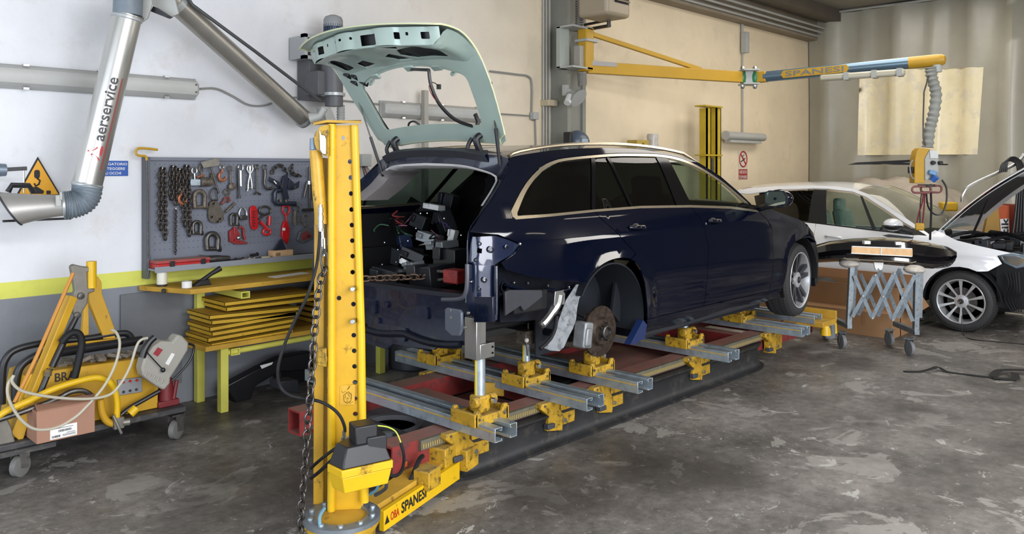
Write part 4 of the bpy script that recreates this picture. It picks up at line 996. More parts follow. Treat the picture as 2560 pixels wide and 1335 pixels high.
# brown board and small roller on the bench far side
b = B(); b.box((4.95, 5.3, .06), (.5, .10, .12), rot(0, 0, .1)); tag(b.build('wooden_board', mat('brown board', '7c6846', .7, 0, .15, 8)), 'brown wooden block behind the bench under the car, left of the brake disc', 'board')
# ================================================================== the pull tower
TX, TY = 2.26, 3.24
tower = thing('pull_tower', 'tall bright yellow perforated pull tower standing at the near end of the bench', 'pull tower', (TX, TY, 0))
def tw(px, py, Y=TY): return at(px, py, Y=Y)
# two round corner tubes with a web of holes between them; the lateral direction faces the camera
lat = V(CS, -CC, 0); dep = V(CC, CS, 0)          # the tower is turned to pull towards the rear of the car
TD = 3.86
def tp(px, py, d=0): return at(px, py, D=TD+d)
LT = [tp(830, 310), tp(829, 800), tp(828, 1287)]; RT = [tp(886, 312, .02), tp(903, 830, .02), tp(906, 1072, .02), tp(908, 1250, .02)]
B().tube(LT, .0185, 20).build('corner_tube', YEL, tower)
B().tube(RT, .0185, 20).build('corner_tube', YEL, tower)
lx = lambda z: LT[0].lerp(LT[-1], (LT[0].z-z)/(LT[0].z-LT[-1].z)); rx = lambda z: RT[0].lerp(RT[-1], (RT[0].z-z)/(RT[0].z-RT[-1].z))
hl = []
def webp(u, z): return lx(z).lerp(rx(z), u)+dep*(.004+.03*math.sin(PI*min(1, max(0, u)))*0+.012)
def wuv(px, py):
    p = tp(px, py, .015); a = lx(p.z); c_ = rx(p.z); return ((p-a).dot(lat)/((c_-a).dot(lat)), p.z)
HP = [(873, 404), (875, 444), (876, 484), (877, 524), (878, 563), (879, 602), (880, 641), (880, 681), (884, 721), (882, 761), (884, 802), (883, 839), (884, 878), (885, 917), (886, 957), (886, 997), (887, 1036), (887, 1075), (847, 745), (857, 345)]
def ell(u, z, r): return [(u+r/.13*math.cos(a), z+r*math.sin(a)) for a in [2*PI*k/14 for k in range(14)]]
hl = [ell(*wuv(*q), .0115) for q in HP]
z0, z1 = LT[-1].z+.0, LT[0].z
panel([(0.02, z0), (.98, z0), (.98, z1-.005), (.02, z1-.005)], hl, webp, .06).build('perforated_web', YELW if False else mat('web yellow', 'bd9214', .42, 0, .14, 4, '7a5c14', (.6, .7), bump=.06), tower, solid=.010, off=-1)
# side box section behind the left tube and back web
b = B(); bl = [tp(786, 330, .10), tp(786, 1262, .10)]
zt = tp(800, 395).z
def col(b, pa, pb, w, d): b.bar(pa, pb, w, d, up=dep)
a1 = tp(803, 395, .09); a2 = tp(800, 1255, .09)
b.bar(a1, a2, .070, .05, up=lat); b.build('side_channel', mat('side channel yellow', 'ad8414', .45, 0, .15, 5, '5e4812', (.6, .7), bump=.06), tower, bevel=.004)
# pins through the web
for px, py in ((884, 721), (884, 802)):
    p = tp(px, py); b = B(); b.cyl(p+dep*.05, p-dep*.03+lat*.0, .0115, n=16); b.build('lock_pin', STEEL, tower, bevel=.002)
# top plate and head brackets
z = LT[0].z
b = B(); b.prism([tp(783, 309, .14), tp(783, 313, -.0), tp(817, 306, -.03), tp(903, 309, -.03), tp(903, 306, .16)][::-1], (0, 0, .012)); b.build('top_plate', YELD, tower)
for d, nm in ((-.035, 'head_cheek'), (.075, 'head_cheek')):
    b = B(); b.prism([tp(*q, d) for q in ((816, 312), (800, 316), (786, 335), (784, 352), (790, 372), (812, 390), (822, 390), (822, 312))], dep*.012); b.build(nm, YELW, tower, bevel=.002)
# slanted hydraulic ram beside the column with fitting, eye and hose
ram = [tp(788, 372, .02), tp(806, 575, .02)]
b = B(); b.tube([tp(784, 345, .02), tp(787, 374, .02)], [.018, .026], 16); b.build('ram_head', mat('pale blue metal', '7d8b9a', .4, .5), tower)
B().tube([tp(789, 376, .02), tp(797, 480, .02), tp(805, 560, .02)], [.029, .031, .031], 20).build('ram_cylinder', mat('ram yellow', 'bb901a', .4, 0, .2, 8, '54421a', (.6, .68), bump=.08), tower)
b = B(); b.tube([tp(805, 560, .02), tp(811, 640, .02)], .011, 12); b.lathe([(0, .016), (.05, .018), (.07, .014)], tp(809, 595, .02), tp(811, 640, .02)-tp(809, 595, .02), 14); b.build('ram_rod', CHROME, tower)
b = B(); b.prism([tp(798, 322, -.05), tp(804, 337, -.05), tp(812, 338, -.05), tp(815, 350, -.05), tp(815, 386, -.05), tp(806, 385, -.05), tp(800, 375, -.05)], dep*.006); b.build('safety_lever', STEEL, tower, bevel=.002)
b = B()
for py, r_ in ((517, .008), (525, .012), (534, .010), (545, .013), (555, .011), (563, .013), (572, .010)): b.lathe([(-.012, r_), (.012, r_)], tp(802, py, -.03), (0, 0, 1), 6 if r_ > .011 else 12)
b.build('hydraulic_fitting', STEEL, tower)
ey = [tp(*q, .0) for q in ((811, 625), (804, 632), (802, 650), (806, 672), (812, 678), (818, 672), (819, 650), (817, 632))]
b = B(); b.tube(ey, .006, 8, closed=True); b.prism([tp(806, 622), tp(816, 622), tp(818, 636), (tp(804, 636))], dep*.02); b.build('chain_eye', DSTEEL, tower, bevel=.002)
B().prism([tp(793, 874, .0), tp(815, 872, -.02), tp(817, 900, -.02), tp(815, 918, -.02), tp(793, 914, .0)], dep*.05).build('hose_clip', YELW, tower, bevel=.004)
# hydraulic hose from the fitting down to the swivel on the box
hz2 = spline([tp(*q) for q in ((800, 575, -.03), (797, 620, -.04), (790, 670, -.08), (768, 740, -.10), (738, 800, -.10), (712, 860, -.10), (695, 920, -.10), (700, 965, -.08), (725, 988, -.08), (765, 997, -.08), (800, 1004, -.08), (830, 1020, -.08), (850, 1040, -.08), (861, 1065, -.08), (862, 1080, -.08))], 6)
B().tube(hz2, .0075, 10).build('hydraulic_hose', BLKR, tower)
b = B()
for py, r_ in ((1085, .009), (1100, .011), (1112, .013), (1125, .011), (1140, .013), (1152, .009)): b.lathe([(-.014, r_), (.014, r_)], tp(857+(1112-py)*.12, py, -.08), (0, 0, 1), 6)
b.build('hose_swivel', STEEL, tower)
# black valve cover over a yellow box on the front of the tower
def fbox(pts, d0, d1, name, m, bev=.004):
    b = B(); b.prism([tp(*q, d0) for q in pts], dep*(d1-d0)); return b.build(name, m, tower, bevel=bev)
bx = V(*tp(893, 1150)); 
b = B(); A_ = [at(*q, Z=.50) for q in ((817, 1165), (852, 1182), (982, 1158), (975, 1128), (905, 1100))]
A_ = [at(818, 1160, Z=.52), at(855, 1178, Z=.52), at(983, 1150, Z=.52), at(925, 1105, Z=.52)]
b.prism(A_, (0, 0, -.035)); b.build('box_rim', YEL, tower, bevel=.004)
def shrink(P_, f): c_ = sum(P_, V(0, 0, 0))/len(P_); return [c_+(q-c_)*f for q in P_]
b = B(); lo = [q+V(0, 0, -.105) for q in shrink(A_, .85)]; hi = [q+V(0, 0, -.035) for q in shrink(A_, .96)]
b.loft([lo, hi], True, True); b.build('yellow_box', YEL, tower, bevel=.004)
hi = shrink(A_, .96); up = [q+V(0, 0, .085) for q in shrink(A_, .72)]
b = B(); b.loft([hi, up], True, True); cc = sum(A_, V(0, 0, 0))/4
b.build('valve_cover', BLK, tower, bevel=.006)
b = B(); ctr = at(925, 1100, Z=.60); b.box(cc+V(0, 0, .11)+lat*.02, (.10, .10, .10), rot(0, 0, -.3)); b.box(cc+V(0, 0, .07)+lat*.06+dep*.02, (.09, .12, .08), rot(0, 0, -.3)); b.build('valve_housing', BLK, tower, bevel=.006)
# cables round the box
def cab(pts, r, m, name, n=6): B().tube(spline([tp(*q) for q in pts], n), r, 8).build(name, m, tower)
cab([(778, 1170, -.02), (800, 1150, -.08), (840, 1120, -.1), (880, 1100, -.12), (905, 1110, -.14), (925, 1140, -.14), (950, 1175, -.14), (985, 1190, -.1), (1005, 1175, -.02), (1010, 1140, .05), (1002, 1108, .08)], .008, BLKR, 'control_cable')
cab([(1002, 1106, .08), (990, 1080, .08), (970, 1068, .06), (944, 1064, .02)], .0035, mat('green yellow wire', 'b7c34a', .5), 'earth_wire')
cab([(905, 1110, -.145), (915, 1128, -.15), (935, 1155, -.15), (958, 1180, -.15), (966, 1215, -.12), (955, 1228, -.08), (938, 1238, -.05)], .0085, mat('dark corrugated sleeve', '33383f', .5), 'corrugated_sleeve')
cab([(950, 1205, -.11), (940, 1225, -.09), (925, 1236, -.06)], .006, mat('blue hose', '3c7a96', .45), 'blue_hose')
cab([(812, 1270, -.15), (800, 1290, -.18), (800, 1315, -.2), (806, 1345, -.2)], .008, bare('blue hose') if False else mat('pale blue hose', '5f8797', .45), 'blue_hose')
cab([(778, 1195, -.0), (800, 1178, -.06), (830, 1150, -.1), (845, 1135, -.1)], .009, BLKR, 'control_cable')
B().tube([tp(868, 1098, -.06), tp(900, 1080, -.06), tp(934, 1068, -.02)], [.010, .014, .016], 10).build('air_gun', mat('grimy white metal', 'a8a7a4', .5, .3, .15, 20), tower)
# turning ring and round base
RC = at(855, 1296, Z=.165); Rr_ = .178
b = B(); b.lathe([(0, Rr_), (.02, Rr_), (.022, Rr_-.004), (.022, .118), (.012, .115), (.0, .115)], RC, (0, 0, 1), 56); b.build('turning_ring', mat('machined grey ring', '7d858c', .4, .6, .08, 8), tower)
b = B(); b.lathe([(0, .12), (.008, .12), (.008, 0)], RC, (0, 0, 1), 40); b.build('base_disc', YELD, tower)
b = B(); b.lathe([(-.165, .15), (-.05, .155), (-.02, .172), (0, .172)], RC, (0, 0, 1), 48); b.build('round_base', YELW, tower, bevel=.002)
for k in range(10):
    a = 2*PI*k/10+.3; p = RC+V(math.cos(a)*.148, math.sin(a)*.148, .022); B().lathe([(0, .012), (.010, .012)], p, (0, 0, 1), 6).build('bolt', GALV, tower)
B().cyl(tp(911, 1205, .0), tp(911, 1255, 0), .020, n=14).build('short_leg', YEL, tower)
# arm that ties the tower to the bench
AR0 = V(2.42, 3.20, .03); AR1 = V(3.13, 3.43, .03)
b = B(); b.bar(AR0+V(0, 0, .05), AR1+V(0, 0, .05), .03, .10); b.build('tie_arm_side', YEL, tower, bevel=.003)
b = B(); b.prism([AR0+V(.0, .03, .02), AR1+V(0, .03, .02), AR1+V(0, .2, .02), AR0+V(0, .15, .02)], (0, 0, .10)); b.build('tie_arm', YELD, tower, bevel=.004)
ad = (AR1-AR0).normalized(); an = V(ad.y, -ad.x, 0)
o_ = AR0+an*.0155+V(0, 0, .02)
text('SPANESI', o_+ad*.15+V(0, 0, .010), ad, (0, 0, 1), .056, INK, tower, width=.235, th=.0015, bold=.025)
text('OBA', o_+ad*.055+V(0, 0, .012), ad, (0, 0, 1), .042, RED, tower, width=.075, th=.0015)
b = B(); b.flat(o_+ad*.005+V(0, 0, .012)+an*.001, ad, (0, 0, 1), [(0, 0), (.04, 0), (.02, .04)], -.001); b.build('warning_triangle', INK, tower)
b = B(); b.box(AR1+V(-.06, .05, .12), (.16, .12, .16), rot(0, 0, .3)); b.box(AR1+V(.08, .02, .10), (.14, .1, .12), rot(0, 0, .3)); b.box(AR0+V(.40, .13, .12), (.12, .1, .1), rot(0, 0, .3)); b.build('tie_clamp', YELW, tower, bevel=.006)
B().tube(spline([AR0+V(.30, .18, .06), AR0+V(.33, .17, .13), AR0+V(.40, .20, .19), AR0+V(.46, .24, .19)], 5), .013, 8).build('hose', BLKR, tower)
# sticker on the web: a drawing of a car and chain
sp = tp(852, 990, .0); so = webp(.28, tp(850, 1015).z)-dep*.012
b = B(); b.add([so+lat*a+V(0, 0, c_) for a, c_ in ((0, 0), (.07, .005), (.072, .098), (.0, .095))], [(0, 1, 2, 3)]); b.build('sticker', mat('ochre sticker', 'c2962a', .5, 0, .1, 30), tower, smooth=False)
b = B(); r1 = random.Random(3)
for k in range(9):
    a = r1.uniform(.008, .05); c_ = r1.uniform(.015, .08); q = so-dep*.001+lat*a+V(0, 0, c_); b.tube([q, q+lat*r1.uniform(.0, .02)+V(0, 0, r1.uniform(-.02, .02)), q+lat*r1.uniform(-.01, .02)+V(0, 0, r1.uniform(-.02, .02))], .0009, 4)
b.tube([so-dep*.001+lat*a+V(0, 0, c_) for a, c_ in ((.018, .05), (.02, .02), (.035, .01), (.052, .02), (.056, .05), (.04, .065))], .0012, 4, closed=True)
b.build('drawing', mat('faded ink', '5a430f', .6), tower)['kind'] = 'stuff'
# ------------------------------------------------------------------ hanging chain and the taut chain in the boot
def chain(par, pts, L_, w_, r, m, name='link', start=0, cnt=None):
    """links along a path; every link is its own part, sharing the mesh of the first two"""
    tot = [0]
    for i in range(1, len(pts)): tot.append(tot[-1]+(V(pts[i])-V(pts[i-1])).length)
    pitch = L_-2*r*1.15; n = int(tot[-1]/pitch); out = []
    lb = B(); lb.link((0, 0, 0), (0, 0, 1), (1, 0, 0), L_, w_, r); base = None
    for k in range(n):
        t = (k+.5)*pitch; i = max(j for j in range(len(tot)) if tot[j] <= t); i = min(i, len(pts)-2)
        p = V(pts[i]).lerp(V(pts[i+1]), (t-tot[i])/(tot[i+1]-tot[i])); d = (V(pts[i+1])-V(pts[i])).normalized()
        x, y, _ = frame(d, lat); tw_ = PI/4 if k % 2 else -PI/4; tw_ += .12*math.sin(k*1.7)
        a = x*math.cos(tw_)+y*math.sin(tw_); c_ = d.cross(a)
        M_ = Matrix((a, c_, d)).transposed().to_4x4()
        if base is None:
            base = bpy.data.meshes.new(name); base.from_pydata([tuple(q) for q in lb.v], [], lb.f); base.update(); base.materials.append(m); base.shade_smooth()
        o = bpy.data.objects.new(name, base); C.objects.link(o); o.parent = par
        M_.translation = p-worg(par); o.matrix_local = M_; out.append(o)
    return out
ch = thing('chain', 'heavy dark steel chain hanging slack down the left side of the yellow tower', 'chain', tuple(tp(755, 1330, -.12)))
cp = spline([tp(*q) for q in ((813, 668, .0), (806, 690, -.02), (798, 720, -.05), (791, 780, -.07), (784, 860, -.09), (778, 960, -.1), (770, 1060, -.11), (763, 1160, -.12), (755, 1260, -.12), (751, 1360, -.12))], 8)
chain(ch, cp, .052, .034, .0052, CHAINM)
ch2 = thing('chain', 'rusty pulling chain stretched level across the open boot to a red clamp', 'chain', tuple(at(1000, 695, X=3.3)))
cp = [at(905, 697, X=3.1), at(985, 694, X=3.25), at(1060, 692, X=3.35), at(1085, 690, X=3.4)]
chain(ch2, spline(cp, 6), .062, .042, .007, mat('rusty chain steel', '6a5648', .45, .7, .25, 40))
pc = thing('pulling_clamp', 'red pulling clamp at the end of the chain in the boot of the navy car', 'clamp', tuple(at(1130, 705, X=3.42)))
p = at(1138, 690, X=3.40); q = at(1090, 690, X=3.40)
b = B(); b.box(p, (.10, .12, .085), rot(0, 0, .1)); b.build('clamp_body', mat('worn red paint', '8c2320', .5, 0, .2, 20, '3c2420', (.55, .65)), pc, bevel=.008)
b = B(); b.tube([q+V(0, .02, -.03), q+V(0, -.01, 0), q+V(0, .02, .03), p+V(0, .06, .02)], .010, 8); b.tube([q+V(0, .02, -.03), p+V(0, .05, -.02)], .009, 8); b.build('shackle', IRON, pc)
# ================================================================== tool board on the wall
def pk(x, y, d=.04): return at(340+x/3.608, 350+y/3.608, Y=6.10-d)
BX0, BX1, BZ0, BZ1 = 2.478, 4.28, 1.07, 1.862
brd = thing('tool_board', 'grey perforated wall board left of the yellow tower, hung with chains and clamps', 'tool board', (3.3, 6.1, 1.05))
B().bb((BX0, 6.10, BZ0), (BX1, 6.12, BZ1)).build('board_panel', GREYP, brd, bevel=.002)
b = B()
for i in range(48):
    for j in range(15):
        x = BX0+.05+i*.0365; z = BZ0+.12+j*.049; b.box((x, 6.0995, z), (.007, .002, .007))
b.build('perforation', mat('dark hole', '525762', .8), brd, smooth=False)['kind'] = 'stuff'
B().bb((BX0-.02, 6.07, BZ1-.005), (BX1, 6.12, BZ1+.018)).build('top_edge', GREYP, brd)
b = B(); b.bb((BX0-.03, 6.06, .985), (BX0, 6.14, BZ1+.02)); b.build('side_upright', DKGREY if False else mat('dark grey metal', '565a62', .45, .4), brd)
b = B(); b.bb((BX0-.02, 5.93, BZ0-.02), (BX1, 6.12, BZ0-.006)); b.bb((BX0-.02, 5.925, BZ0-.03), (BX1, 5.935, BZ0+.012)); b.build('shelf', mat('shelf grey', '868b92', .5, .2), brd, bevel=.002)
B().prism([(BX0, 6.11, BZ0+.12), (BX0, 6.11, BZ0-.02), (BX0, 5.93, BZ0-.02)], (.008, 0, 0)).build('shelf_bracket', GREYP, brd)
# yellow hooked rod at the corner of the board
hk = thing('hooked_rod', 'thin rod with a yellow bent handle hanging at the left end of the tool board', 'rod', tuple(pk(110, 1240)))
B().tube(spline([pk(95, 185), pk(95, 160), pk(80, 145), pk(25, 140), pk(0, 120), pk(5, 90), pk(30, 75), pk(110, 78), pk(195, 88)], 5), .009, 8).build('handle', YELJ, hk)
B().tube([pk(95, 180), pk(105, 600), pk(110, 1200), pk(98, 1245)], .006, 8).build('rod', DSTEEL, hk)
def T(n, label, cat='tool', at_=(0, 0)): return thing(n, label, cat, tuple(pk(*at_)))
def hang(x, ys, label, L_=.05, w_=.034, r=.0065, m=None, double=False):
    t = T('chain', label, 'chain', (x, ys[1])); m = m or mat('dark hanging chain', '4b4540', .45, .7, .3, 40)
    off = 12 if double else 0
    chain(t, [pk(x-off, ys[0]), pk(x-off-4, ys[1]*(.9 if double else 1))], L_, w_, r, m)
    if double: chain(t, [pk(x+off+8, ys[0]+5), pk(x+off+14, ys[1])], L_, w_, r, m)
    B().cyl(pk(x, ys[0], 0), pk(x, ys[0], .06), .004, n=6).build('peg', STEEL, t)
hang(238, (255, 935), 'doubled dark chain nearest the left edge of the tool board', double=True)
hang(335, (240, 600), 'doubled dark chain second from the left on the tool board', double=True)
hang(395, (265, 610), 'dark chain bundle third from the left on the tool board, beside the copper hook', double=True)
hang(455, (235, 900), 'long dark chain with a ring end, just left of the eye bolts', double=True)
hang(360, (620, 1050), 'thin small-linked chain hanging down almost to the red case', .026, .018, .0035)
def hook(x, y, s, m, label, eye=True, n='lifting_hook'):
    t = T(n, label, 'hook', (x, y+100*s)); P_ = [(0, 0), (2, 22), (-16, 40), (-26, 65), (-14, 92), (12, 98), (32, 82), (38, 62)]
    B().tube(spline([pk(x+a*s, y+28*s+b_*s) for a, b_ in P_], 4), [.008*s]*8+[.011*s]*16+[.005*s]*5, 8).build('hook_body', m, t)
    if eye: B().tube([pk(x+16*s*math.cos(a), y+14*s+16*s*math.sin(a)) for a in [2*PI*k/14 for k in range(14)]], .0055*s, 6, closed=True).build('eye', STEEL, t)
hook(415, 425, 1.15, COP, 'copper coloured hook hanging in front of the dark chain bundle')
hook(775, 232, 1.05, COP, 'copper coloured hook with a steel eye near the top middle of the tool board')
def eyebolt(x, y0, y1, w, m, label, extra=None, n='eye_bolt', r=.008):
    t = T(n, label, 'tool', (x, y1)); h = w*1.15
    B().tube([pk(x+w*.5*math.cos(a), y0+h*.55+h*.55*math.sin(a)) for a in [2*PI*k/16 for k in range(16)]], .006, 8, closed=True).build('eye', m, t)
    B().tube([pk(x, y0+h), pk(x+3, y1)], r, 10).build('shank', m, t)
    if extra: extra(t)
eyebolt(527, 248, 370, 46, STEEL, 'steel eye bolt welded to a small square plate, top left of the board', lambda t: B().flat(pk(487, 412), (1, 0, 0), (0, 0, 1), [(0, 0), (.078, 0), (.078, .048), (0, .05)], .012).build('plate', GALV, t, bevel=.002))
eyebolt(590, 235, 330, 40, IRON, 'small eye bolt with copper end, just left of the broad steel blade', lambda t: B().tube([pk(550, 338), pk(585, 322), pk(618, 326)], .008, 8).build('cross_bar', COP, t))
eyebolt(850, 236, 400, 36, IRON, 'dull eye bolt with a round foot, right of the copper hook', lambda t: B().lathe([(0, .03), (.02, .03), (.03, .015)], pk(858, 420, .03), (0, -1, 0), 16).build('foot', IRON, t))
eyebolt(943, 225, 415, 44, STEEL, 'bright steel eye bolt with a thick round shank, top middle', None, r=.013)
eyebolt(1090, 225, 480, 30, DSTEEL, 'dark threaded rod clamp with a bent foot, right of the tongs', lambda t: B().tube([pk(1068, 488), pk(1090, 470), pk(1125, 492)], .008, 8).build('foot', DSTEEL, t), n='rod_clamp', r=.007)
eyebolt(1163, 228, 330, 34, DSTEEL, 'dark swivel hook right of the threaded rod clamp', lambda t: B().tube(spline([pk(1163, 330), pk(1160, 390), pk(1180, 435), pk(1215, 440), pk(1238, 425)], 4), .012, 8).build('hook', DSTEEL, t), n='swivel_hook', r=.014)
t = T('puller_bar', 'straight black bar hanging between the dull eye bolt and the bright one', 'bar', (925, 530)); B().tube([pk(922, 250), pk(930, 528)], .0085, 10).build('bar', BLK, t); B().lathe([(0, .012), (.02, .012)], pk(930, 528), (0, 0, 1), 10).build('collar', BLK, t)
t = T('scraper', 'wide dull steel blade on a rod sticking up above the board', 'tool', (680, 480)); B().prism([pk(*q, .07) for q in ((588, 200), (735, 160), (760, 205), (745, 232), (610, 255))], (0, .012, 0)).build('blade', mat('brushed blade', '97948a', .35, .8, .2, 30), t, bevel=.002); B().tube([pk(675, 240, .06), pk(715, 380, .06), pk(748, 482, .06)], .0085, 8).build('rod', DSTEEL, t)
t = T('pipe_clamp', 'grimy short cylinder clamp under the broad steel blade', 'clamp', (630, 400)); B().cyl(pk(580, 380), pk(672, 378), .035, n=16).build('barrel', IRON, t, bevel=.003); B().box(pk(690, 350), (.03, .03, .09)).build('jaw', IRON, t, bevel=.003)
t = T('tongs', 'pair of bright steel tongs with open loop handles, top middle right', 'tongs', (1030, 460))
for s in (-1, 1):
    b = B(); b.tube(spline([pk(1028+s*8, 300), pk(1028+s*26, 260), pk(1028+s*12, 228), pk(1028-s*4, 240), pk(1028, 300), pk(1028-s*14, 380), pk(1028-s*18, 440)], 4), .007, 8); b.build('handle', STEEL, t)
B().tube([pk(1005, 462), pk(1012, 435), pk(1070, 430)], .007, 8).build('jaw', STEEL, t)
def shackle(x0, y0, x1, y1, m, label, r=.014, pin=True):
    t = T('shackle', label, 'shackle', ((x0+x1)/2, y1)); w = (x1-x0)
    B().tube(spline([pk(x0+w*.12, y1), pk(x0+w*.08, y0+w*.4), pk(x0+w*.25, y0+w*.08), pk(x0+w*.5, y0), pk(x0+w*.75, y0+w*.08), pk(x0+w*.92, y0+w*.4), pk(x0+w*.88, y1)], 4), r, 10).build('bow', m, t)
    if pin: B().cyl(pk(x0, y1-4), pk(x1, y1-4), r*.8, n=10).build('pin', m, t); b = B(); b.lathe([(0, r*1.4), (.012, r*1.4)], pk(x1-2, y1-4), (1, 0, 0), 6); b.build('nut', m, t)
shackle(518, 462, 630, 608, IRON, 'wide grimy shackle below the eye bolt with the square plate', .017)
shackle(508, 738, 592, 845, DSTEEL, 'small dark shackle right of the long chain', .014)
shackle(628, 845, 750, 985, DSTEEL, 'large dark shackle low on the board above the shelf', .020)
shackle(850, 668, 918, 765, DSTEEL, 'black round shackle above the red clamp pile', .012)
t = T('ring_link', 'pointed steel ring hanging above the brown grey plate', 'ring', (708, 545)); B().tube([pk(*q) for q in ((708, 432), (735, 455), (745, 520), (735, 543), (685, 543), (672, 520), (682, 455))], .0065, 8, closed=True).build('ring', DSTEEL, t)
t = T('ring_link', 'small round ring above the copper clamp', 'ring', (820, 490)); B().tube([pk(822+24*math.cos(a), 470+24*math.sin(a)) for a in [2*PI*k/16 for k in range(16)]], .006, 8, closed=True).build('ring', IRON, t)
t = T('pull_plate', 'brown grey steel pulling plate with rounded top and holes, mid board', 'plate', (720, 750)); b = B(); b.prism([pk(*q) for q in ((655, 700), (655, 610), (670, 560), (705, 545), (740, 560), (790, 650), (795, 715), (770, 745), (700, 748), (670, 735))], (0, .02, 0)); b.build('plate', mat('brown grey steel', '5e574e', .55, .5, .2, 20), t, bevel=.003)
for x, y in ((705, 575), (690, 695), (742, 738), (762, 712)): B().lathe([(0, .010), (.004, .010), (.003, .005), (.0, .004)], pk(x, y, .062), (0, -1, 0), 12).build('eyelet', DSTEEL, t)
t = T('twist_clamp', 'copper red jointed clamp right of the brown grey plate', 'clamp', (830, 660)); B().tube([pk(*q) for q in ((770, 580), (790, 560), (800, 525), (835, 515), (848, 545), (825, 560))], .010, 8).build('jaw', mat('dull copper red', '7c4038', .5, .3, .2, 30), t); B().cyl(pk(810, 650), pk(895, 568), .011, n=10).build('screw', IRON, t)
t = T('carabiner', 'bright steel carabiner between the black shackle and the red tensioner', 'carabiner', (960, 720)); B().tube([pk(*q) for q in ((965, 608), (995, 640), (1000, 690), (985, 705), (935, 690), (928, 660), (945, 620))], .0065, 8, closed=True).build('ring', STEEL, t); B().box(pk(968, 700), (.06, .03, .035)).build('gate_block', DSTEEL, t, bevel=.004)
RD = mat('tool red', 'b3181f', .35, 0, .12, 20)
t = T('chain_tensioner', 'red slotted chain tensioner plate, first red tool on the right half', 'clamp', (1065, 810)); b = B(); P_ = [pk(*q) for q in ((1030, 640), (1035, 605), (1060, 590), (1085, 600), (1098, 640), (1105, 790), (1080, 812), (1050, 805), (1035, 760))]; b.prism(P_, (0, .02, 0)); b.build('body', RD, t, bevel=.004)
for k in range(6): B().tube([pk(1058, 640+k*25, .065), pk(1078, 652+k*25, .065)], .004, 6).build('tooth', DSTEEL, t)
t = T('grab_hook', 'steel ring with a two-part red grab hook hanging from it', 'hook', (1190, 860)); B().tube([pk(1165+52*math.cos(a), 635+36*math.sin(a)) for a in [2*PI*k/20 for k in range(20)]], .0085, 8, closed=True).build('ring', DSTEEL, t)
b = B(); b.tube([pk(1205, 660), pk(1150, 680), pk(1105, 718)], .009, 8); b.build('link_arm', DSTEEL, t)
b = B(); b.tube([pk(1205, 685), pk(1200, 770)], .015, 8); b.tube([pk(1120, 735), pk(1160, 775), pk(1190, 810)], .014, 8); b.build('red_arm', RD, t)
B().tube([pk(1180+34*math.cos(a), 828+26*math.sin(a)) for a in [2*PI*k/16 for k in range(16)]], .011, 8, closed=True).build('hook_eye', RD, t)
t = T('pulling_clamp', 'bright red long self-tightening clamp with an eye at the top', 'clamp', (1350, 940)); B().tube([pk(*q) for q in ((1350, 590), (1378, 600), (1384, 640), (1365, 672), (1340, 672), (1320, 640), (1325, 602))], .009, 8, closed=True).build('eye', RD, t)
B().tube([pk(1352, 672), pk(1356, 735)], .009, 8).build('neck', RD, t)
B().prism([pk(*q) for q in ((1338, 732), (1368, 732), (1388, 800), (1385, 870), (1370, 942), (1345, 915), (1318, 870), (1322, 790))], (0, .03, 0)).build('jaw', RD, t, bevel=.005); B().lathe([(0, .013), (.008, .012)], pk(1332, 805, .06), (0, -1, 0), 12).build('pivot_bolt', PAPER, t)
t = T('pliers_clamp', 'big blue-black welded G clamp with a short chain at its top', 'clamp', (1360, 580)); CL = mat('blue black steel', '2b313f', .4, .4, .1, 20)
b = B(); b.tube([pk(*q) for q in ((1300, 455), (1262, 458), (1250, 480), (1248, 550), (1265, 572), (1330, 575), (1440, 575))], .020, 8); b.build('frame', CL, t)
b = B(); b.prism([pk(*q, .06) for q in ((1330, 330), (1375, 300), (1372, 400), (1365, 440), (1385, 530), (1340, 540), (1325, 450), (1215, 370), (1205, 330), (1320, 390))], (0, .02, 0)); b.build('jaw_plate', CL, t, bevel=.004)
B().prism([pk(*q, .05) for q in ((1380, 340), (1440, 400), (1480, 370), (1470, 430), (1420, 450), (1370, 440))], (0, .02, 0)).build('jaw_plate', CL, t, bevel=.004)
for x, y in ((1312, 415), (1428, 425)): B().lathe([(0, .013), (.01, .012)], pk(x, y, .085), (0, -1, 0), 12).build('pivot_bolt', DSTEEL, t)
B().flat(pk(1240, 372, .08), (.5, 0, -.55), (.55, 0, .5), [(0, 0), (.045, 0), (.045, .012), (0, .012)], .003).build('paper_label', PAPER, t)
for x in (1305, 1355): B().cyl(pk(x, 560), pk(x, 535), .015, n=10).build('screw', DSTEEL, t)
chain(t, spline([pk(1230, 300), pk(1255, 250), pk(1300, 228), pk(1335, 255), pk(1360, 295)], 5), .034, .024, .0055, DSTEEL)
t = T('chain_piece', 'short bunch of dark chain right of the big G clamp', 'chain', (1450, 330)); chain(t, spline([pk(1410, 225), pk(1400, 280), pk(1430, 310), pk(1485, 325)], 5), .036, .026, .006, DSTEEL)
t = T('three_arm_puller', 'dark three-arm puller at the right end of the board, next to the yellow tower', 'puller', (1560, 640)); b = B(); b.cyl(pk(1563, 240), pk(1565, 640), .010, n=8); b.tube([pk(1545, 385), pk(1530, 450), pk(1515, 520)], .012, 6); b.tube([pk(1585, 385), pk(1595, 450), pk(1598, 540)], .012, 6); b.build('arm', DSTEEL, t); B().lathe([(0, .022), (.03, .022)], pk(1563, 400), (0, 0, 1), 12).build('hub', STEEL, t); B().box(pk(1565, 630), (.12, .03, .025)).build('foot', DSTEEL, t)
t = T('swivel_hook', 'dull steel ring with a small swivel body, right of the bright red clamp', 'hook', (1440, 770)); B().tube([pk(1445+28*math.cos(a), 620+28*math.sin(a)) for a in [2*PI*k/16 for k in range(16)]], .006, 8, closed=True).build('ring', DSTEEL, t); B().tube([pk(1435, 640), pk(1432, 700), pk(1436, 768)], [.016, .02, .018], 8).build('body', IRON, t)
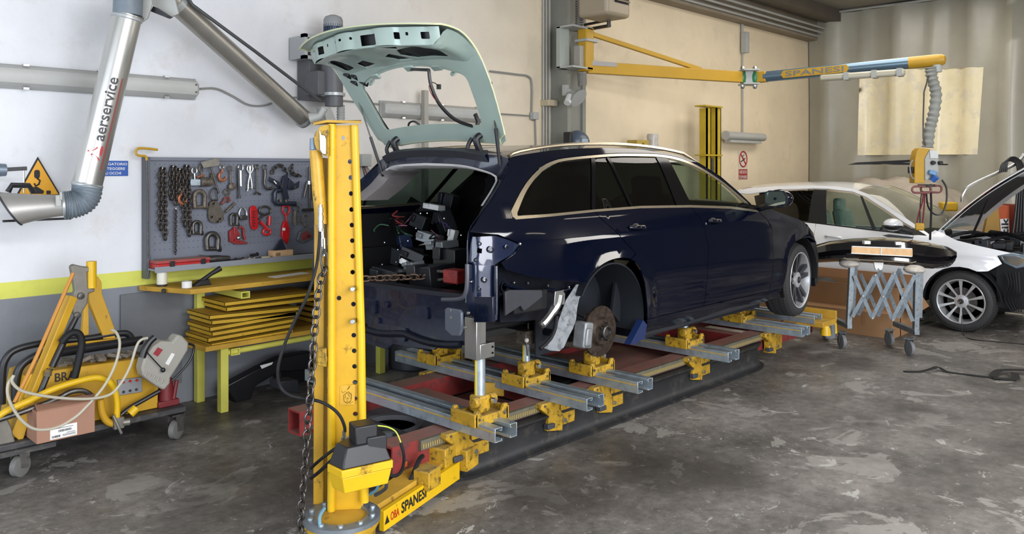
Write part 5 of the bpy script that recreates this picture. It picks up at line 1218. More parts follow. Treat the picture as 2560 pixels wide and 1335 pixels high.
t = T('oval_link', 'dull oval link hanging above the grey and red snatch block', 'ring', (1528, 785)); B().tube([pk(1528+30*math.cos(a), 725+55*math.sin(a)) for a in [2*PI*k/18 for k in range(18)]], .0075, 8, closed=True).build('ring', IRON, t)
t = T('snatch_block', 'grey and faded red snatch block low on the right of the board', 'block', (1530, 930)); B().prism([pk(*q) for q in ((1458, 900), (1480, 830), (1530, 795), (1575, 800), (1610, 855), (1605, 880), (1500, 932))], (0, .03, 0)).build('cheek', mat('dull grey steel', '66676b', .5, .4), t, bevel=.004); B().prism([pk(*q, .045) for q in ((1500, 905), (1495, 850), (1540, 820), (1590, 870), (1530, 900))], (0, .006, 0)).build('red_mark', mat('faded red', '7e3436', .5), t); B().lathe([(0, .012), (.01, .01)], pk(1552, 868, .05), (0, -1, 0), 12).build('pivot_bolt', DSTEEL, t)
t = T('body_clamp', 'cluster-shaped red body clamp with a steel centre bolt, low middle of the board', 'clamp', (900, 940)); RB = mat('dull red steel', '8d2a2c', .45, .2, .2, 20)
B().prism([pk(*q) for q in ((848, 920), (845, 820), (880, 800), (892, 870), (880, 925))], (0, .03, 0)).build('jaw', RB, t, bevel=.004); B().prism([pk(*q, .05) for q in ((882, 780), (905, 790), (945, 860), (940, 920), (895, 920))], (0, .03, 0)).build('jaw', RB, t, bevel=.004); B().prism([pk(*q) for q in ((855, 918), (940, 905), (1012, 925), (1008, 938), (900, 940))], (0, .03, 0)).build('foot', RB, t, bevel=.004); B().sph(pk(925, 882, .07), .018, 12).build('centre_bolt', STEEL, t); B().tube([pk(*q) for q in ((930, 800), (945, 780), (970, 800), (972, 860), (985, 900))], .010, 8).build('arm', RB, t)
# things on the shelf of the board
cs = thing('red_case', 'flat red plastic case with two black catches on the board shelf', 'case', tuple(at(455, 666, Y=5.96)))
a_ = at(393, 668, Y=5.93); c_ = at(525, 662, Y=5.93); zb = BZ0-.005
B().bb((a_.x, 5.93, zb), (c_.x, 6.08, zb+.035)).build('case_body', RED, cs, bevel=.006); B().bb((a_.x-.004, 5.926, zb+.036), (c_.x+.004, 6.084, zb+.058)).build('lid', mat('dusty red plastic', '9a3a3a', .5, 0, .1, 10, dust=.6), cs, bevel=.005)
for f in (.27, .86): x = a_.x+(c_.x-a_.x)*f; B().bb((x-.018, 5.918, zb+.012), (x+.018, 5.928, zb+.052)).build('catch', BLK, cs, bevel=.002)
def sx(x, y=1060, Y=5.99): p = pk(x, y); return V(at(340+x/3.608, 350+y/3.608, Y=Y).x, Y, BZ0-.006)
cb = sx(1225); t = thing('small_box', 'small open cardboard box on the board shelf near the tower', 'box', tuple(cb)); x1 = sx(1400).x; B().bb((cb.x, 5.96, cb.z), (x1, 6.05, cb.z+.062)).build('box', mat('light cardboard', 'c39f77', .7, 0, .04, 6), t, bevel=.002); B().bb((cb.x+.02, 5.958, cb.z+.02), (cb.x+.06, 5.96, cb.z+.045)).build('print', mat('faded print', '7d6548', .7), t)
p = sx(1260); t = thing('corner_piece', 'dark blue triangular plate standing in the small cardboard box', 'plate', (p.x, 6.02, cb.z+.062)); B().prism([(p.x, 6.0, cb.z+.064), (p.x+.1, 6.0, cb.z+.064), (p.x+.065, 6.0, cb.z+.15)], (0, .03, 0)).build('plate', CL, t)
p = sx(1125); t = tag(B().lathe([(0, .018), (.0, .036), (.022, .036), (.022, .018)], (sx(1165).x, 5.98, cb.z), (0, 0, 1), 24).build('tape_roll', mat('cream tape', 'cbbd97', .6)), 'flat roll of cream tape beside the small cardboard box', 'tape')
t = thing('angle_tool', 'dark long-handled air tool lying on the board shelf right of the red case', 'tool', tuple(sx(750))); q = sx(620); B().tube([q+V(0, 0, .03), sx(720)+V(0, 0, .035), sx(840)+V(0, 0, .03)], [.018, .028, .022], 10).build('handle', DSTEEL, t); B().prism([sx(570, Y=6.04)+V(0, 0, .07), sx(640, Y=6.04)+V(0, 0, .03), sx(760, Y=6.04)+V(0, 0, .055), sx(640, Y=6.04)+V(0, 0, .06)], (0, .01, 0)).build('blade', DSTEEL, t)
for k, (x, m, l) in enumerate(((870, BLK, 'black socket lying left of the bright bolts on the board shelf'), (935, BLK, 'second black socket on the board shelf, nearer the bright bolts'), (985, STEEL, 'left bright bolt on the board shelf'), (1030, STEEL, 'right bright bolt on the board shelf'), (1065, BLK, 'black clip standing above the bright bolts on the board shelf'))):
    p = sx(x, Y=5.97+.01*(k % 2)); b = B(); b.cyl(p+V(-.03, 0, .012+(.03 if k == 4 else 0)), p+V(.03, .01, .014+(.03 if k == 4 else 0)), .011, n=10); b.lathe([(0, .016), (.010, .016)], p+V(.03, .01, .016+(.03 if k == 4 else 0)), (1, .3, 0), 6); tag(b.build(('socket', 'socket', 'bolt', 'bolt', 'clip')[k], m), l, ('socket', 'socket', 'bolt', 'bolt', 'clip')[k])
# ================================================================== signs
WF = WY-.004
t = thing('warning_sign', 'yellow triangular warning sign with black load symbol behind the extraction hood', 'sign', tuple(at(92, 485, Y=WF)))
a_, b_, c_ = at(94, 392, Y=WF-.0), at(38, 490, Y=WF), at(152, 484, Y=WF)
zz = (b_.z+c_.z)/2; tri = [V(b_.x, WF, zz-.01), V(c_.x, WF, zz-.01), V(a_.x, WF, a_.z)]
B().prism(tri, (0, -.006, 0)).build('rim', INK, t); B().prism([q+V(0, -.007, 0) for q in shrink(tri, .88)], (0, -.001, 0)).build('plate', mat('sign yellow', 'e0a11c', .45), t)
g_ = lambda x, y: at(x/2.225, y/2.225, Y=WF-.009)
b = B(); b.prism([g_(*q) for q in rrect(190, 945, 222, 992, 12)], (0, -.001, 0)); b.tube([g_(*q) for q in ((205, 990), (222, 1005), (215, 1025), (198, 1035), (190, 1020))], .006, 6); b.prism([g_(*q) for q in ((185, 1040), (205, 1038), (245, 1062), (240, 1078), (180, 1078))], (0, -.001, 0)); b.prism([g_(*q) for q in rrect(258, 1060, 282, 1080, 3)], (0, -.001, 0)); b.build('symbol', INK, t)
t = thing('safety_sign', 'blue sign with white Italian lettering about protecting the eyes', 'sign', tuple(at(290, 440, Y=WF)))
z0_ = at(290, 440, Y=WF).z; z1_ = at(290, 402, Y=WF).z; x0_ = at(237, 420, Y=WF).x; x1_ = at(320, 420, Y=WF).x
B().bb((x0_, WF-.004, z0_), (x1_, WF, z1_)).build('plate', mat('sign blue', '1f4f9e', .45), t, bevel=.002)
hh = (z1_-z0_)
for k, s_ in enumerate(('OBBLIGATORIO', 'PROTEGGERE', 'GLI OCCHI')):
    w_ = (x1_-x0_)*(.93, .80, .55)[k]; text(s_, (x0_+((x1_-x0_)-w_)/2, WF-.0045, z1_-hh*(.30+.30*k)), (1, 0, 0), (0, 0, 1), hh*.17, PAPER, t, width=w_)
t = thing('no_smoking_sign', 'white and red no smoking sign on the tan wall left of the grey curtain', 'sign', tuple(at(1857, 448, Y=WF)))
cc_ = [at(1846, 378, Y=WF), at(1868, 448, Y=WF)]; X0, X1, Z1, Z0 = cc_[0].x, cc_[1].x, cc_[0].z, cc_[1].z
B().bb((X0, WF-.004, Z0), (X1, WF, Z1)).build('plate', mat('faded sign white', 'cfc9ba', .6), t)
zc_ = Z0+(Z1-Z0)*.72; xm = (X0+X1)/2; rr_ = (X1-X0)*.42
B().tube([V(xm+rr_*math.cos(a), WF-.006, zc_+rr_*math.sin(a)) for a in [2*PI*k/24 for k in range(24)]], .011, 6, closed=True).build('red_ring', RED, t); B().tube([V(xm-rr_*.7, WF-.008, zc_+rr_*.7), V(xm+rr_*.7, WF-.008, zc_-rr_*.7)], .010, 6).build('red_bar', RED, t)
b = B(); b.tube([V(xm-rr_*.6, WF-.006, zc_-rr_*.35), V(xm+rr_*.5, WF-.006, zc_+rr_*.1)], .008, 6); b.tube([V(xm+rr_*.2, WF-.006, zc_), V(xm-.02, WF-.006, zc_+rr_*.3), V(xm+.03, WF-.006, zc_+rr_*.6)], .006, 6); b.build('cigarette_symbol', INK, t)
B().bb((X0+.004, WF-.006, Z0+.005), (X1-.004, WF-.004, Z0+(Z1-Z0)*.36)).build('red_panel', mat('sign red', 'a2302c', .5), t)
text('VIETATO', (X0+.02, WF-.0065, Z0+(Z1-Z0)*.20), (1, 0, 0), (0, 0, 1), (Z1-Z0)*.11, PAPER, t, width=(X1-X0)-.04); text('FUMARE', (X0+.02, WF-.0065, Z0+(Z1-Z0)*.03), (1, 0, 0), (0, 0, 1), (Z1-Z0)*.11, PAPER, t, width=(X1-X0)-.04)
# ================================================================== wall lamps, cables
LENS = mat('dusty lamp lens', 'a9aaa6', .35, 0, .06, 6, spec=.6)
def wall_lamp(p0, p1, hgt, label, Y):
    a_, c_ = at(*p0, Y=Y), at(*p1, Y=Y); z = (a_.z+c_.z)/2; L_ = c_.x-a_.x; t = thing('wall_lamp', label, 'lamp', (a_.x+L_/2, Y, z-hgt/2))
    secs = []
    for x in (a_.x, a_.x+.02, c_.x-.02, c_.x):
        k = .8 if x in (a_.x, c_.x) else 1
        secs.append([V(x, Y+.05+(dy*k), z+dz*k*hgt/2) for dy, dz in ((.035, 1), (-.02, .95), (-.065, .6), (-.075, 0), (-.065, -.6), (-.02, -.95), (.035, -1))])
    B().loft(secs, True, True).build('lens', LENS, t)
    B().bb((a_.x-.005, Y+.055, z-hgt*.52), (c_.x+.005, Y+.09, z+hgt*.52)).build('housing', LGREY, t, bevel=.006)
    n = max(2, int(L_/.42))
    for k in range(n):
        x = a_.x+L_*(k+.5)/n
        for s in (-1, 1): B().box((x, Y+.035, z+s*hgt*.5), (.035, .03, .014)).build('clip', STEEL, t)
    for s in (-.3, .3): B().box((c_.x-.03, Y-.02, z+s*hgt*.6), (.012, .01, .012)).build('end_screw', DSTEEL, t)
    return a_, c_, z
wall_lamp((-260, 168), (497, 222), .155, 'long grey strip lamp on the white wall crossed by the extraction pipe', 6.06)
wall_lamp((962, 268), (1240, 292), .15, 'grey strip lamp on the wall seen through the raised tailgate', 6.06)
# small lamp under a conduit on the far wall
a_ = at(1818, 338, Y=6.0); c_ = at(1912, 344, Y=6.0)
t = thing('wall_lamp', 'short drum shaped strip lamp on the tan wall above the no smoking sign', 'lamp', (9.5, 6.0, a_.z-.1)); z = (a_.z+c_.z)/2
B().cyl((a_.x, 6.02, z), (c_.x, 6.02, z), .06, n=20).build('lens', LENS, t, bevel=.01); B().bb((a_.x+.1, 6.0, z-.10), (c_.x-.1, 6.1, z-.06)).build('reflector', LGREY, t)
B().cyl((a_.x-.015, 6.02, z), (a_.x+.04, 6.02, z), .067, n=20).build('end_cap', LGREY, t)
px = at(1857, 100, Y=6.12); t = thing('switch_box', 'narrow grey junction box on the conduit above the short strip lamp', 'box', (px.x, 6.1, at(1857, 132, Y=6.1).z)); 
B().bb((px.x-.05, 6.03, at(1857, 132, Y=6.1).z), (px.x+.05, 6.13, at(1857, 80, Y=6.1).z)).build('box', LGREY, t, bevel=.008)
b = B(); b.cyl((px.x, 6.12, z+.05), (px.x, 6.12, RZ), .014, n=8); b.cyl((px.x-.03, 6.12, at(1857, 80, Y=6.1).z), (px.x-.03, 6.12, RZ), .012, n=8)
tag(b.build('conduit', LGREY), 'white vertical conduit feeding the short strip lamp on the tan wall', 'conduit')
def wcable(pts, r, label, m=None, Y=6.13): tag(B().tube(spline([at(*q, Y=Y) for q in pts], 5), r, 6).build('cable', m or mat('grey cable', '8a8985', .6)), label, 'cable')
wcable([(500, 222), (540, 222), (580, 240), (620, 262), (660, 264), (700, 250), (760, 243), (860, 252), (962, 262)], .009, 'grey cable sagging along the wall from the long lamp to the second lamp')
wcable([(1225, 178), (1290, 186), (1322, 192), (1330, 215), (1330, 290), (1338, 300)], .012, 'grey conduit bending down the wall right of the raised tailgate')
wcable([(1240, 284), (1290, 287), (1330, 290)], .009, 'short grey cable from the second lamp to the small junction box')
p = at(1333, 290, Y=6.12); t = tag(B().bb((p.x-.04, 6.07, p.z-.04), (p.x+.04, 6.14, p.z+.04)).build('junction_box', LGREY, bevel=.006), 'small square junction box on the wall left of the pillar', 'box')
wcable([(1338, 298), (1339, 330), (1340, 365)], .010, 'thin grey conduit going down from the square junction box')
p = at(1063, 300, Y=6.0); t = tag(B().bb((p.x-.025, 5.98, 1.4), (p.x+.025, 6.03, at(1063, 226, Y=6).z)).build('steel_post', mat('pale steel post', 'a3a098', .5, .4)), 'pale square steel post standing in front of the second lamp behind the car', 'post')
p = at(1375, 258, Y=6.08); tag(B().bb((p.x-.09, 6.02, p.z-.035), (p.x+.07, WY, p.z+.035)).build('emergency_lamp', mat('cream plastic', 'b7aa8f', .5), bevel=.008), 'small cream box lamp on the conduits left of the grey pillar', 'lamp')
t = thing('spot_lamp', 'small white swivelling spot lamp on the grey pillar under the yellow arm', 'lamp', tuple(at(1430, 250, Y=5.85)))
B().box(at(1414, 226, Y=5.88), (.06, .05, .12)).build('bracket', LGREY, t); B().tube([at(1420, 226, Y=5.86), at(1432, 232, Y=5.8)], .03, 8).build('arm', LGREY, t); B().lathe([(0, .05), (.08, .09), (.10, .11), (.10, .10)], at(1433, 233, Y=5.78), at(1447, 236, Y=5.70)-at(1433, 233, Y=5.78)+V(0, 0, -.04), 20).build('reflector', LGREY, t); B().tube([at(1425, 240, Y=5.78), at(1418, 258, Y=5.76)], .04, 10).build('lens', mat('lamp lens', 'c9cac8', .2), t)
# ================================================================== fume extraction arm
ARM = thing('fume_extractor', 'silver jointed extraction arm with grey flexible elbow and hood, upper left', 'extraction arm', tuple(at(200, 480, D=5.2)))
a0 = at(319, 38, D=5.28); a1 = at(217, 466, D=5.2)
B().tube([a0, a1], .0885, 96).build('lower_pipe', ALU, ARM)
ax_ = (a1-a0).normalized()
PB2 = mat('pale band', 'a7abac', .4, .4)
B().lathe([(-.012, .09), (-.008, .095), (.008, .095), (.012, .09)], a0+ax_*.02, ax_, 40).build('pipe_band', PB2, ARM); B().lathe([(-.012, .09), (-.006, .094), (.006, .094), (.012, .09)], a1-ax_*.01, ax_, 40).build('pipe_band', PB2, ARM)
B().tube([a0+V(0, 0, .0), at(323, -60, D=5.28)], .089, 32).build('grey_sleeve', HOSE, ARM)
# elbow: corrugated flexible duct
pth = spline([a1-ax_*.01, at(216, 486, D=5.18), at(205, 502, D=5.16), at(183, 511, D=5.13), at(160, 513, D=5.10)], 16)
rs = [.082+.007*(1 if k % 4 < 2 else 0) for k in range(len(pth))]
B().tube(pth, rs, 32).build('flexible_elbow', HOSE, ARM, ang=60)
h0 = at(165, 513, D=5.10); h1 = at(25, 521, D=4.98)
b = B(); hd = (h1-h0).normalized(); L_ = (h1-h0).length; secs = []
for k in range(9):
    t_ = k/8; r_ = .066+.038*t_**1.6; n_ = 28; tilt = .55*t_; x, y, d = frame(hd); cen = h0.lerp(h1, t_)
    secs.append([cen+x*math.cos(a)*r_+y*math.sin(a)*r_+d*(tilt*r_*math.sin(a)*-1 if False else tilt*r_*math.sin(a)) for a in [2*PI*q/n_ for q in range(n_)]])
b.loft(secs, True); b.build('hood', mat('hood grey', '9d9b97', .4, .4, .05, 8), ARM, solid=.004)
B().tube(secs[-1], .006, 8, closed=True).build('hood_rim', DKGREY, ARM)
B().lathe([(-.01, .07), (.0, .076), (.012, .076), (.016, .07)], h0, hd, 32).build('pipe_band', bare('pale band'), ARM)
b = B(); b.box(at(146, 502, D=5.0), (.03, .02, .07)); b.box(at(152, 490, D=5.0), (.012, .02, .05)); b.build('damper_lever', LGREY, ARM, bevel=.003)
q0 = at(436, 6, D=5.6); q1 = at(764, 302, D=6.75)
qa = (q1-q0).normalized(); q00 = q0-qa*.12
B().tube([q00, q1], .0735, 36).build('upper_pipe', mat('duller aluminium pipe', 'a6a39b', .36, .7, .06, 8), ARM)
B().lathe([(-.012, .078), (.012, .078)], q1-qa*.03, qa, 32).build('pipe_band', PB2, ARM); B().lathe([(-.012, .078), (.03, .078)], q0+qa*.01, qa, 32).build('pipe_band', PB2, ARM)
b = B(); b.prism([at(*q, D=5.33) for q in ((352, -10), (378, -10), (379, 10), (368, 45), (355, 55), (349, 50))], dep*.02); b.build('joint_plate', LGREY, ARM, bevel=.003)
b = B(); b.prism([at(*q, D=5.45) for q in ((340, -30), (360, -2), (428, 42), (446, 34), (430, -30))], dep*.02); b.build('joint_plate', LGREY, ARM, bevel=.003)
b = B(); b.prism([at(*q, D=5.38) for q in ((383, 15), (420, 38), (412, 42), (376, 28))], dep*.08); b.build('friction_block', BLK, ARM)
B().lathe([(0, .014), (.012, .012)], at(355, 46, D=5.32), -dep, 10).build('bolt', STEEL, ARM)
B().tube([at(455, -30, D=5.55), at(480, 12, D=5.62), at(640, 130, D=6.1), at(800, 252, D=6.6)], .013, 8).build('spring_tube', mat('dark spring', '5a5c5e', .5, .6), ARM)
B().tube([at(776, 296, D=6.6), at(800, 290, D=6.6), at(812, 270, D=6.6)], [.05, .03, .03], 12).build('wall_joint', LGREY, ARM)
# fan unit on the wall
FAN = thing('extraction_fan', 'grey extraction fan with upright blue ribbed motor on the wall behind the tower head', 'fan', tuple(at(832, 260, Y=5.85)))
FY = 5.80
def fa(px, py, Y=FY): return at(px, py, Y=Y)
m0, m1 = fa(833, 168), fa(833, 62); B().cyl(m0, m1, .068, n=32).build('motor_body', mat('blue grey motor', '3d4a5c', .45, .2), FAN)
for k in range(26):
    a = 2*PI*k/26; x, y, d = frame((0, 0, 1)); c_ = m0+V(math.cos(a)*.074, math.sin(a)*.074, .0); B().bar(c_+V(0, 0, .02), V(c_.x, c_.y, m1.z), .006, .014, up=V(math.cos(a), math.sin(a), 0)).build('cooling_fin', bare('blue grey motor'), FAN)
B().lathe([(0, .080), (.06, .080), (.085, .068), (.10, .03), (.10, 0)], m1-V(0, 0, .02), (0, 0, 1), 32).build('motor_cap', mat('pale motor cap', '858889', .5), FAN)
GB = mat('fan housing grey', '595a5d', .5, .2, .08, 6)
B().lathe([(0, .088), (.30, .088)], fa(831, 236)-V(0, 0, 0), (0, 0, 1), 28).build('fan_drum', GB, FAN)
B().lathe([(0, .10), (.025, .10)], fa(833, 240), (0, 0, 1), 28).build('flange', bare('pale band'), FAN); B().lathe([(0, .075), (.09, .075)], fa(835, 266), (0, 0, 1), 24).build('neck', GB, FAN)
e0, e1 = fa(752, 250, 6.08), fa(812, 152, 6.08); B().bb((e0.x, 5.95, e0.z), (e1.x+.1, 6.13, e1.z)).build('back_box', GB, FAN, bevel=.004)
e0, e1 = fa(775, 238, 5.9), fa(806, 182, 5.9); B().bb((e0.x, 5.78, e0.z), (e1.x, 5.98, e1.z)).build('side_box', GB, FAN, bevel=.004)
u0, u1 = fa(750, 148, 5.95), fa(800, 92, 5.95); b = B(); w_ = .03; xx0, xx1, zz0, zz1 = u0.x, u1.x+.06, u0.z, u1.z
for A_, C_ in (((xx0, zz0), (xx1, zz0+w_)), ((xx0, zz1-w_), (xx1, zz1)), ((xx0, zz0), (xx0+w_, zz1)), ((xx1-w_, zz0), (xx1, zz1))): b.bb((A_[0], 5.88, A_[1]), (C_[0], 5.94, C_[1]))
b.bb((xx0+.01, 5.94, zz0+.01), (xx1-.01, 6.13, zz1-.01)); b.build('outlet_frame', bare('pale band'), FAN); B().bb((xx0+.03, 5.93, zz0+.03), (xx1-.03, 5.935, zz1-.03)).build('dark_opening', INK, FAN)
b = B(); b.prism([fa(806, 266), fa(826, 268), fa(842, 305), fa(818, 305)], (0, .1, 0)); b.build('wall_bracket', LGREY, FAN); B().tube([fa(852, 262)+V(0, 0, -.012*k) for k in range(14)], [.030+.006*(k % 2) for k in range(14)], 14).build('flexible_joint', LGREY, FAN)
# switch box and coiled cables just right of the tower
t = thing('electric_switch_box', 'small grey switch box with looping cables on the wall right of the tower head', 'box', tuple(at(910, 405, Y=6.1))); p = at(908, 402, Y=6.1)
B().bb((p.x-.05, 6.04, p.z-.05), (p.x+.05, 6.14, p.z+.06)).build('box', LGREY, t, bevel=.005)
for k, m_ in enumerate((BLK, WIRES[0], mat('grey cable', '8a8985', .6), mat('grey cable', '8a8985', .6))): B().tube(spline([at(905+k*3, 412, Y=6.1), at(912+k*6, 440, Y=6.08), at(916+k*4, 475, Y=6.08), at(908, 520, Y=6.08)], 5), .007, 6).build('cable', m_, t)
# ================================================================== yellow bench with stacked trays
TB = thing('steel_bench', 'yellow two-shelf steel bench against the dado under the tool board', 'bench', (3.4, 5.9, 0))
zt = at(463, 742, Y=5.66).z; zt = (zt+at(790, 697, Y=5.66).z)/2+.0
B().prism([(2.42, 6.13, zt), (2.60, 5.66, zt), (4.40, 5.66, zt), (4.40, 6.13, zt)], (0, 0, .035)).build('top', YELD, TB, bevel=.003)
B().lathe([(0, .018), (.012, .018)], (2.50, 5.87, zt+.015), (-.9, -.35, 0), 14).build('edge_bolt', DSTEEL, TB)
zs = at(495, 882, Y=5.66).z
B().prism([(2.66, 6.10, zs), (2.70, 5.64, zs), (4.30, 5.64, zs), (4.30, 6.10, zs)], (0, 0, .035)).build('lower_shelf', YELD, TB, bevel=.003)
for x, y, z1_ in ((2.86, 5.70, zs), (2.86, 6.08, zt), (4.36, 5.78, zs+.06), (4.36, 6.08, zt)): B().bb((x-.03, y-.03, 0), (x+.03, y+.03, z1_)).build('leg', YELP, TB, bevel=.003)
B().cyl((2.86, 5.70, zs-.045), (4.36, 5.72, zs-.035), .022, n=12).build('front_rail', YELP, TB)
for z_, y_ in ((zs-.05, 5.9), (zt-.06, 5.9)): hb = B(); hollow_beam(hb, (3.02 if z_ > .7 else 2.94, 5.66, z_+.01), (3.02 if z_ > .7 else 2.94, 6.1, z_+.01), .07, .05, .008); hb.build('cross_tube', YELP, TB)
trays = [((561, 755), (786, 728), 'topmost yellow steel tray of the stack on the lower shelf'), ((566, 768), (786, 742), 'second yellow tray from the top, set back under the topmost one'), ((523, 788), (747, 766), 'third yellow tray from the top, longest and shifted to the left'), ((529, 801), (745, 779), 'fourth yellow tray from the top of the stack'),
         ((524, 818), (740, 780), 'fifth yellow tray from the top, tilted up to the right'), ((530, 830), (738, 795), 'sixth yellow tray from the top of the stack'), ((519, 845), (732, 808), 'seventh yellow tray from the top, its corner sticking out furthest'), ((527, 858), (732, 822), 'lowest yellow tray lying on the lower shelf')]
for k, (l_, r_, lab) in enumerate(trays):
    a_ = at(*l_, Y=5.68); c_ = at(*r_, Y=5.68); t = thing('steel_tray', lab, 'tray', ((a_.x+c_.x)/2, 5.85, min(a_.z, c_.z)-.03), 'yellow steel trays stacked on the bench')
    th = .03; d_ = V(0, .36, 0)
    B().prism([a_, c_, c_+V(0, 0, -.006), a_+V(0, 0, -.006)], d_).build('tray_sheet', YELD, t)
    B().prism([a_, c_, c_+V(0, 0, -th), a_+V(0, 0, -th)], (0, .006, 0)).build('front_lip', mat('tray yellow', 'b99322', .5, 0, .12, 5, '6e5620', (.62, .72)), t, bevel=.001)
    B().prism([a_, a_+d_, a_+d_+V(0, 0, -th), a_+V(0, 0, -th)], (.006, 0, 0)).build('side_lip', mat('tray yellow', 'b99322', .5, 0, .12, 5, '6e5620', (.62, .72)), t, bevel=.001)
for k in range(6):
    z_ = .60+k*.045; a_ = at(748, 830-k*16, Y=5.85); t = thing('steel_tray', ('lowest', 'second lowest', 'third from the bottom', 'fourth from the bottom', 'fifth from the bottom', 'topmost')[k]+' tray of the shorter yellow stack just left of the tower', 'tray', (4.0, 5.9, zs+.04+k*.045), 'yellow trays of the second stack')
    B().bb((3.72, 5.78, zs+.042+k*.046), (4.28, 6.08, zs+.072+k*.046)).build('tray', YELD, t, bevel=.003)
# things on the bench top
zt2 = zt+.035
p = at(405, 722, Y=5.98); p = V(p.x, 5.98, zt2); t = thing('plastic_bottle', 'white plastic bottle with black print standing on the left end of the yellow bench', 'bottle', tuple(p))
B().lathe([(0, .036), (.012, .038), (.016, .036)], p, (0, 0, 1), 20).build('base', DSTEEL, t); B().lathe([(.016, .036), (.14, .037), (.152, .034), (.156, .02), (.156, 0)], p, (0, 0, 1), 20).build('body', mat('off white plastic', 'cfcdc0', .4), t); B().box(p+V(0, -.036, .125), (.04, .004, .015)).build('print', INK, t)
p = V(at(467, 715, Y=5.78).x, 5.78, zt2); tag(B().lathe([(0, .02), (0, .035), (.045, .035), (.045, .02)], p, (0, 0, 1), 20, closed=True).build('tape_roll', PAPER), 'short white roll standing on the yellow bench beside the black brush', 'roll')
t = thing('hand_brush', 'black hand brush lying tilted on the yellow bench top', 'brush', (p.x+.12, 5.8, zt2)); B().prism([p+V(.05, 0, .0), p+V(.11, 0, .04), p+V(.17, 0, .045), p+V(.19, 0, .0)], (0, .06, 0)).build('head', BLK, t, bevel=.006); B().tube([p+V(.12, .03, .03), p+V(.20, .04, .075), p+V(.28, .05, .11)], [.018, .016, .022], 8).build('handle', BLK, t)
tag(B().box((3.5, 5.85, zt2+.003), (.34, .1, .003), rot(0, 0, .15)).build('paper_sheet', PAPER), 'thin white sheet lying on the yellow bench near the tower', 'paper')
# black bumper covers under the bench
for k, (pts, Y, lab) in enumerate([([(565, 965), (640, 925), (700, 895), (770, 880), (785, 880), (785, 925), (700, 930), (640, 965), (625, 1000), (590, 1008), (575, 985)], 5.85, 'black bumper cover with a white sticker lying under the yellow bench'), ([(700, 905), (785, 885), (785, 960), (740, 975), (700, 965)], 6.0, 'black plastic box shape behind the bumper cover under the bench')]):
    t = thing('bumper_cover' if k == 0 else 'plastic_shell', lab, 'bumper' if k == 0 else 'shell', tuple(at(640, 1000, Y=Y)))
    B().prism([at(*q, Y=Y) for q in pts], (0, .10, 0)).build('shell', BLK, t, bevel=.01)
    for st in ([(650, 914), (683, 905), (680, 911), (655, 922)], [(728, 893), (753, 886), (756, 891), (730, 899)])[k:k+1]: B().prism([at(*q, Y=Y-.012) for q in st], (0, .002, 0)).build('sticker', PAPER, t)
b = B(); b.prism([at(*q, Y=5.5) for q in ((698, 955), (745, 950), (752, 985), (700, 975))], (0, .15, 0)); tag(b.build('dark_block', DKGREY, bevel=.006), 'dark block on the floor under the right half of the yellow bench', 'block')
# beam end piece by the tower
# ================================================================== trolley with straightening arm on the left
def tr(x, y, Y=5.33): return at(x/2.154, 620+y/2.154, Y=Y)
TRL = thing('trolley', 'low dark wheeled trolley carrying the folded yellow straightening arm by the left edge', 'trolley', (1.7, 5.5, 0))
DK = mat('dark trolley deck', '3b3b3c', .6, .2, .15, 8, '55504a', (.5, .65))
zd = .20
B().bb((.95, 5.33, zd-.03), (2.42, 5.95, zd+.01)).build('deck', DK, TRL, bevel=.008)
B().bb((.95, 5.32, zd-.06), (1.62, 5.36, zd-.03)).build('deck_edge', DK, TRL)
GW = mat('grey caster wheel', '6b6b68', .5)
for k, (x, y, r_) in enumerate(((1.44, 5.36, .062), (2.36, 5.36, .062), (1.44, 5.9, .062), (2.36, 5.9, .062))):
    B().lathe([(-.02, r_-.012), (-.018, r_), (.018, r_), (.02, r_-.012), (.022, .02), (.022, 0)], (x, y, r_), (.55, -.83, 0), 24).build('caster_wheel', GW, TRL)
    b = B(); 
    for s in (-1, 1): n_ = V(.55, -.83, 0)*s*.03; b.prism([V(x, y, r_)+n_+V(-.02, 0, -.01), V(x, y, r_)+n_+V(.02, 0, -.01), V(x+.03, y, zd-.035)+n_, V(x-.03, y, zd-.035)+n_], n_*.1)
    b.box((x, y, zd-.038), (.09, .09, .012)); b.build('caster_fork', DSTEEL, TRL)
PA = thing('straightening_machine', 'yellow folding straightening device with black cylinders and lettering, lying on the dark trolley', 'machine', (1.7, 5.5, zd))
b = B(); b.prism([V(q.x, q.y, max(q.z, .212)) for q in [tr(*q, 5.42) for q in ((130, 690), (200, 672), (760, 595), (855, 620), (850, 965), (540, 1000), (200, 1095), (60, 1030))]], (0, .30, 0)); b.build('body_plate', mat('machine yellow', 'b98f20', .45, 0, .1, 4, '6b5018', (.63, .7)), PA, bevel=.005)
text('BRA', tr(296, 722, 5.415), (1, 0, 0), (0, 0, 1), .052, INK, PA, width=.115, th=.002)
b = B(); b.prism([tr(*q, 5.40) for q in ((635, 712), (765, 695), (768, 775), (640, 795))], (0, .02, 0)); b.build('control_panel', GREYS, PA, bevel=.003)
for k, (x, y) in enumerate(((663, 722), (700, 716), (736, 712), (665, 775), (700, 768), (734, 762))): B().lathe([(0, .009), (.008, .008)], tr(x, y, 5.40), (0, -1, 0), 12).build('button', RED if k < 3 else DKGREY, PA)
CI = mat('grey cast iron', '77736b', .5, .5, .15, 15)
b = B(); b.prism([tr(*q, 5.50) for q in ((382, 100), (400, 88), (450, 100), (512, 105), (512, 128), (470, 130), (475, 215), (512, 220), (510, 235), (478, 245), (470, 300), (440, 350), (425, 385), (395, 350), (385, 290), (405, 230), (392, 150))], (0, .05, 0)); b.build('cast_head', CI, PA, bevel=.006)
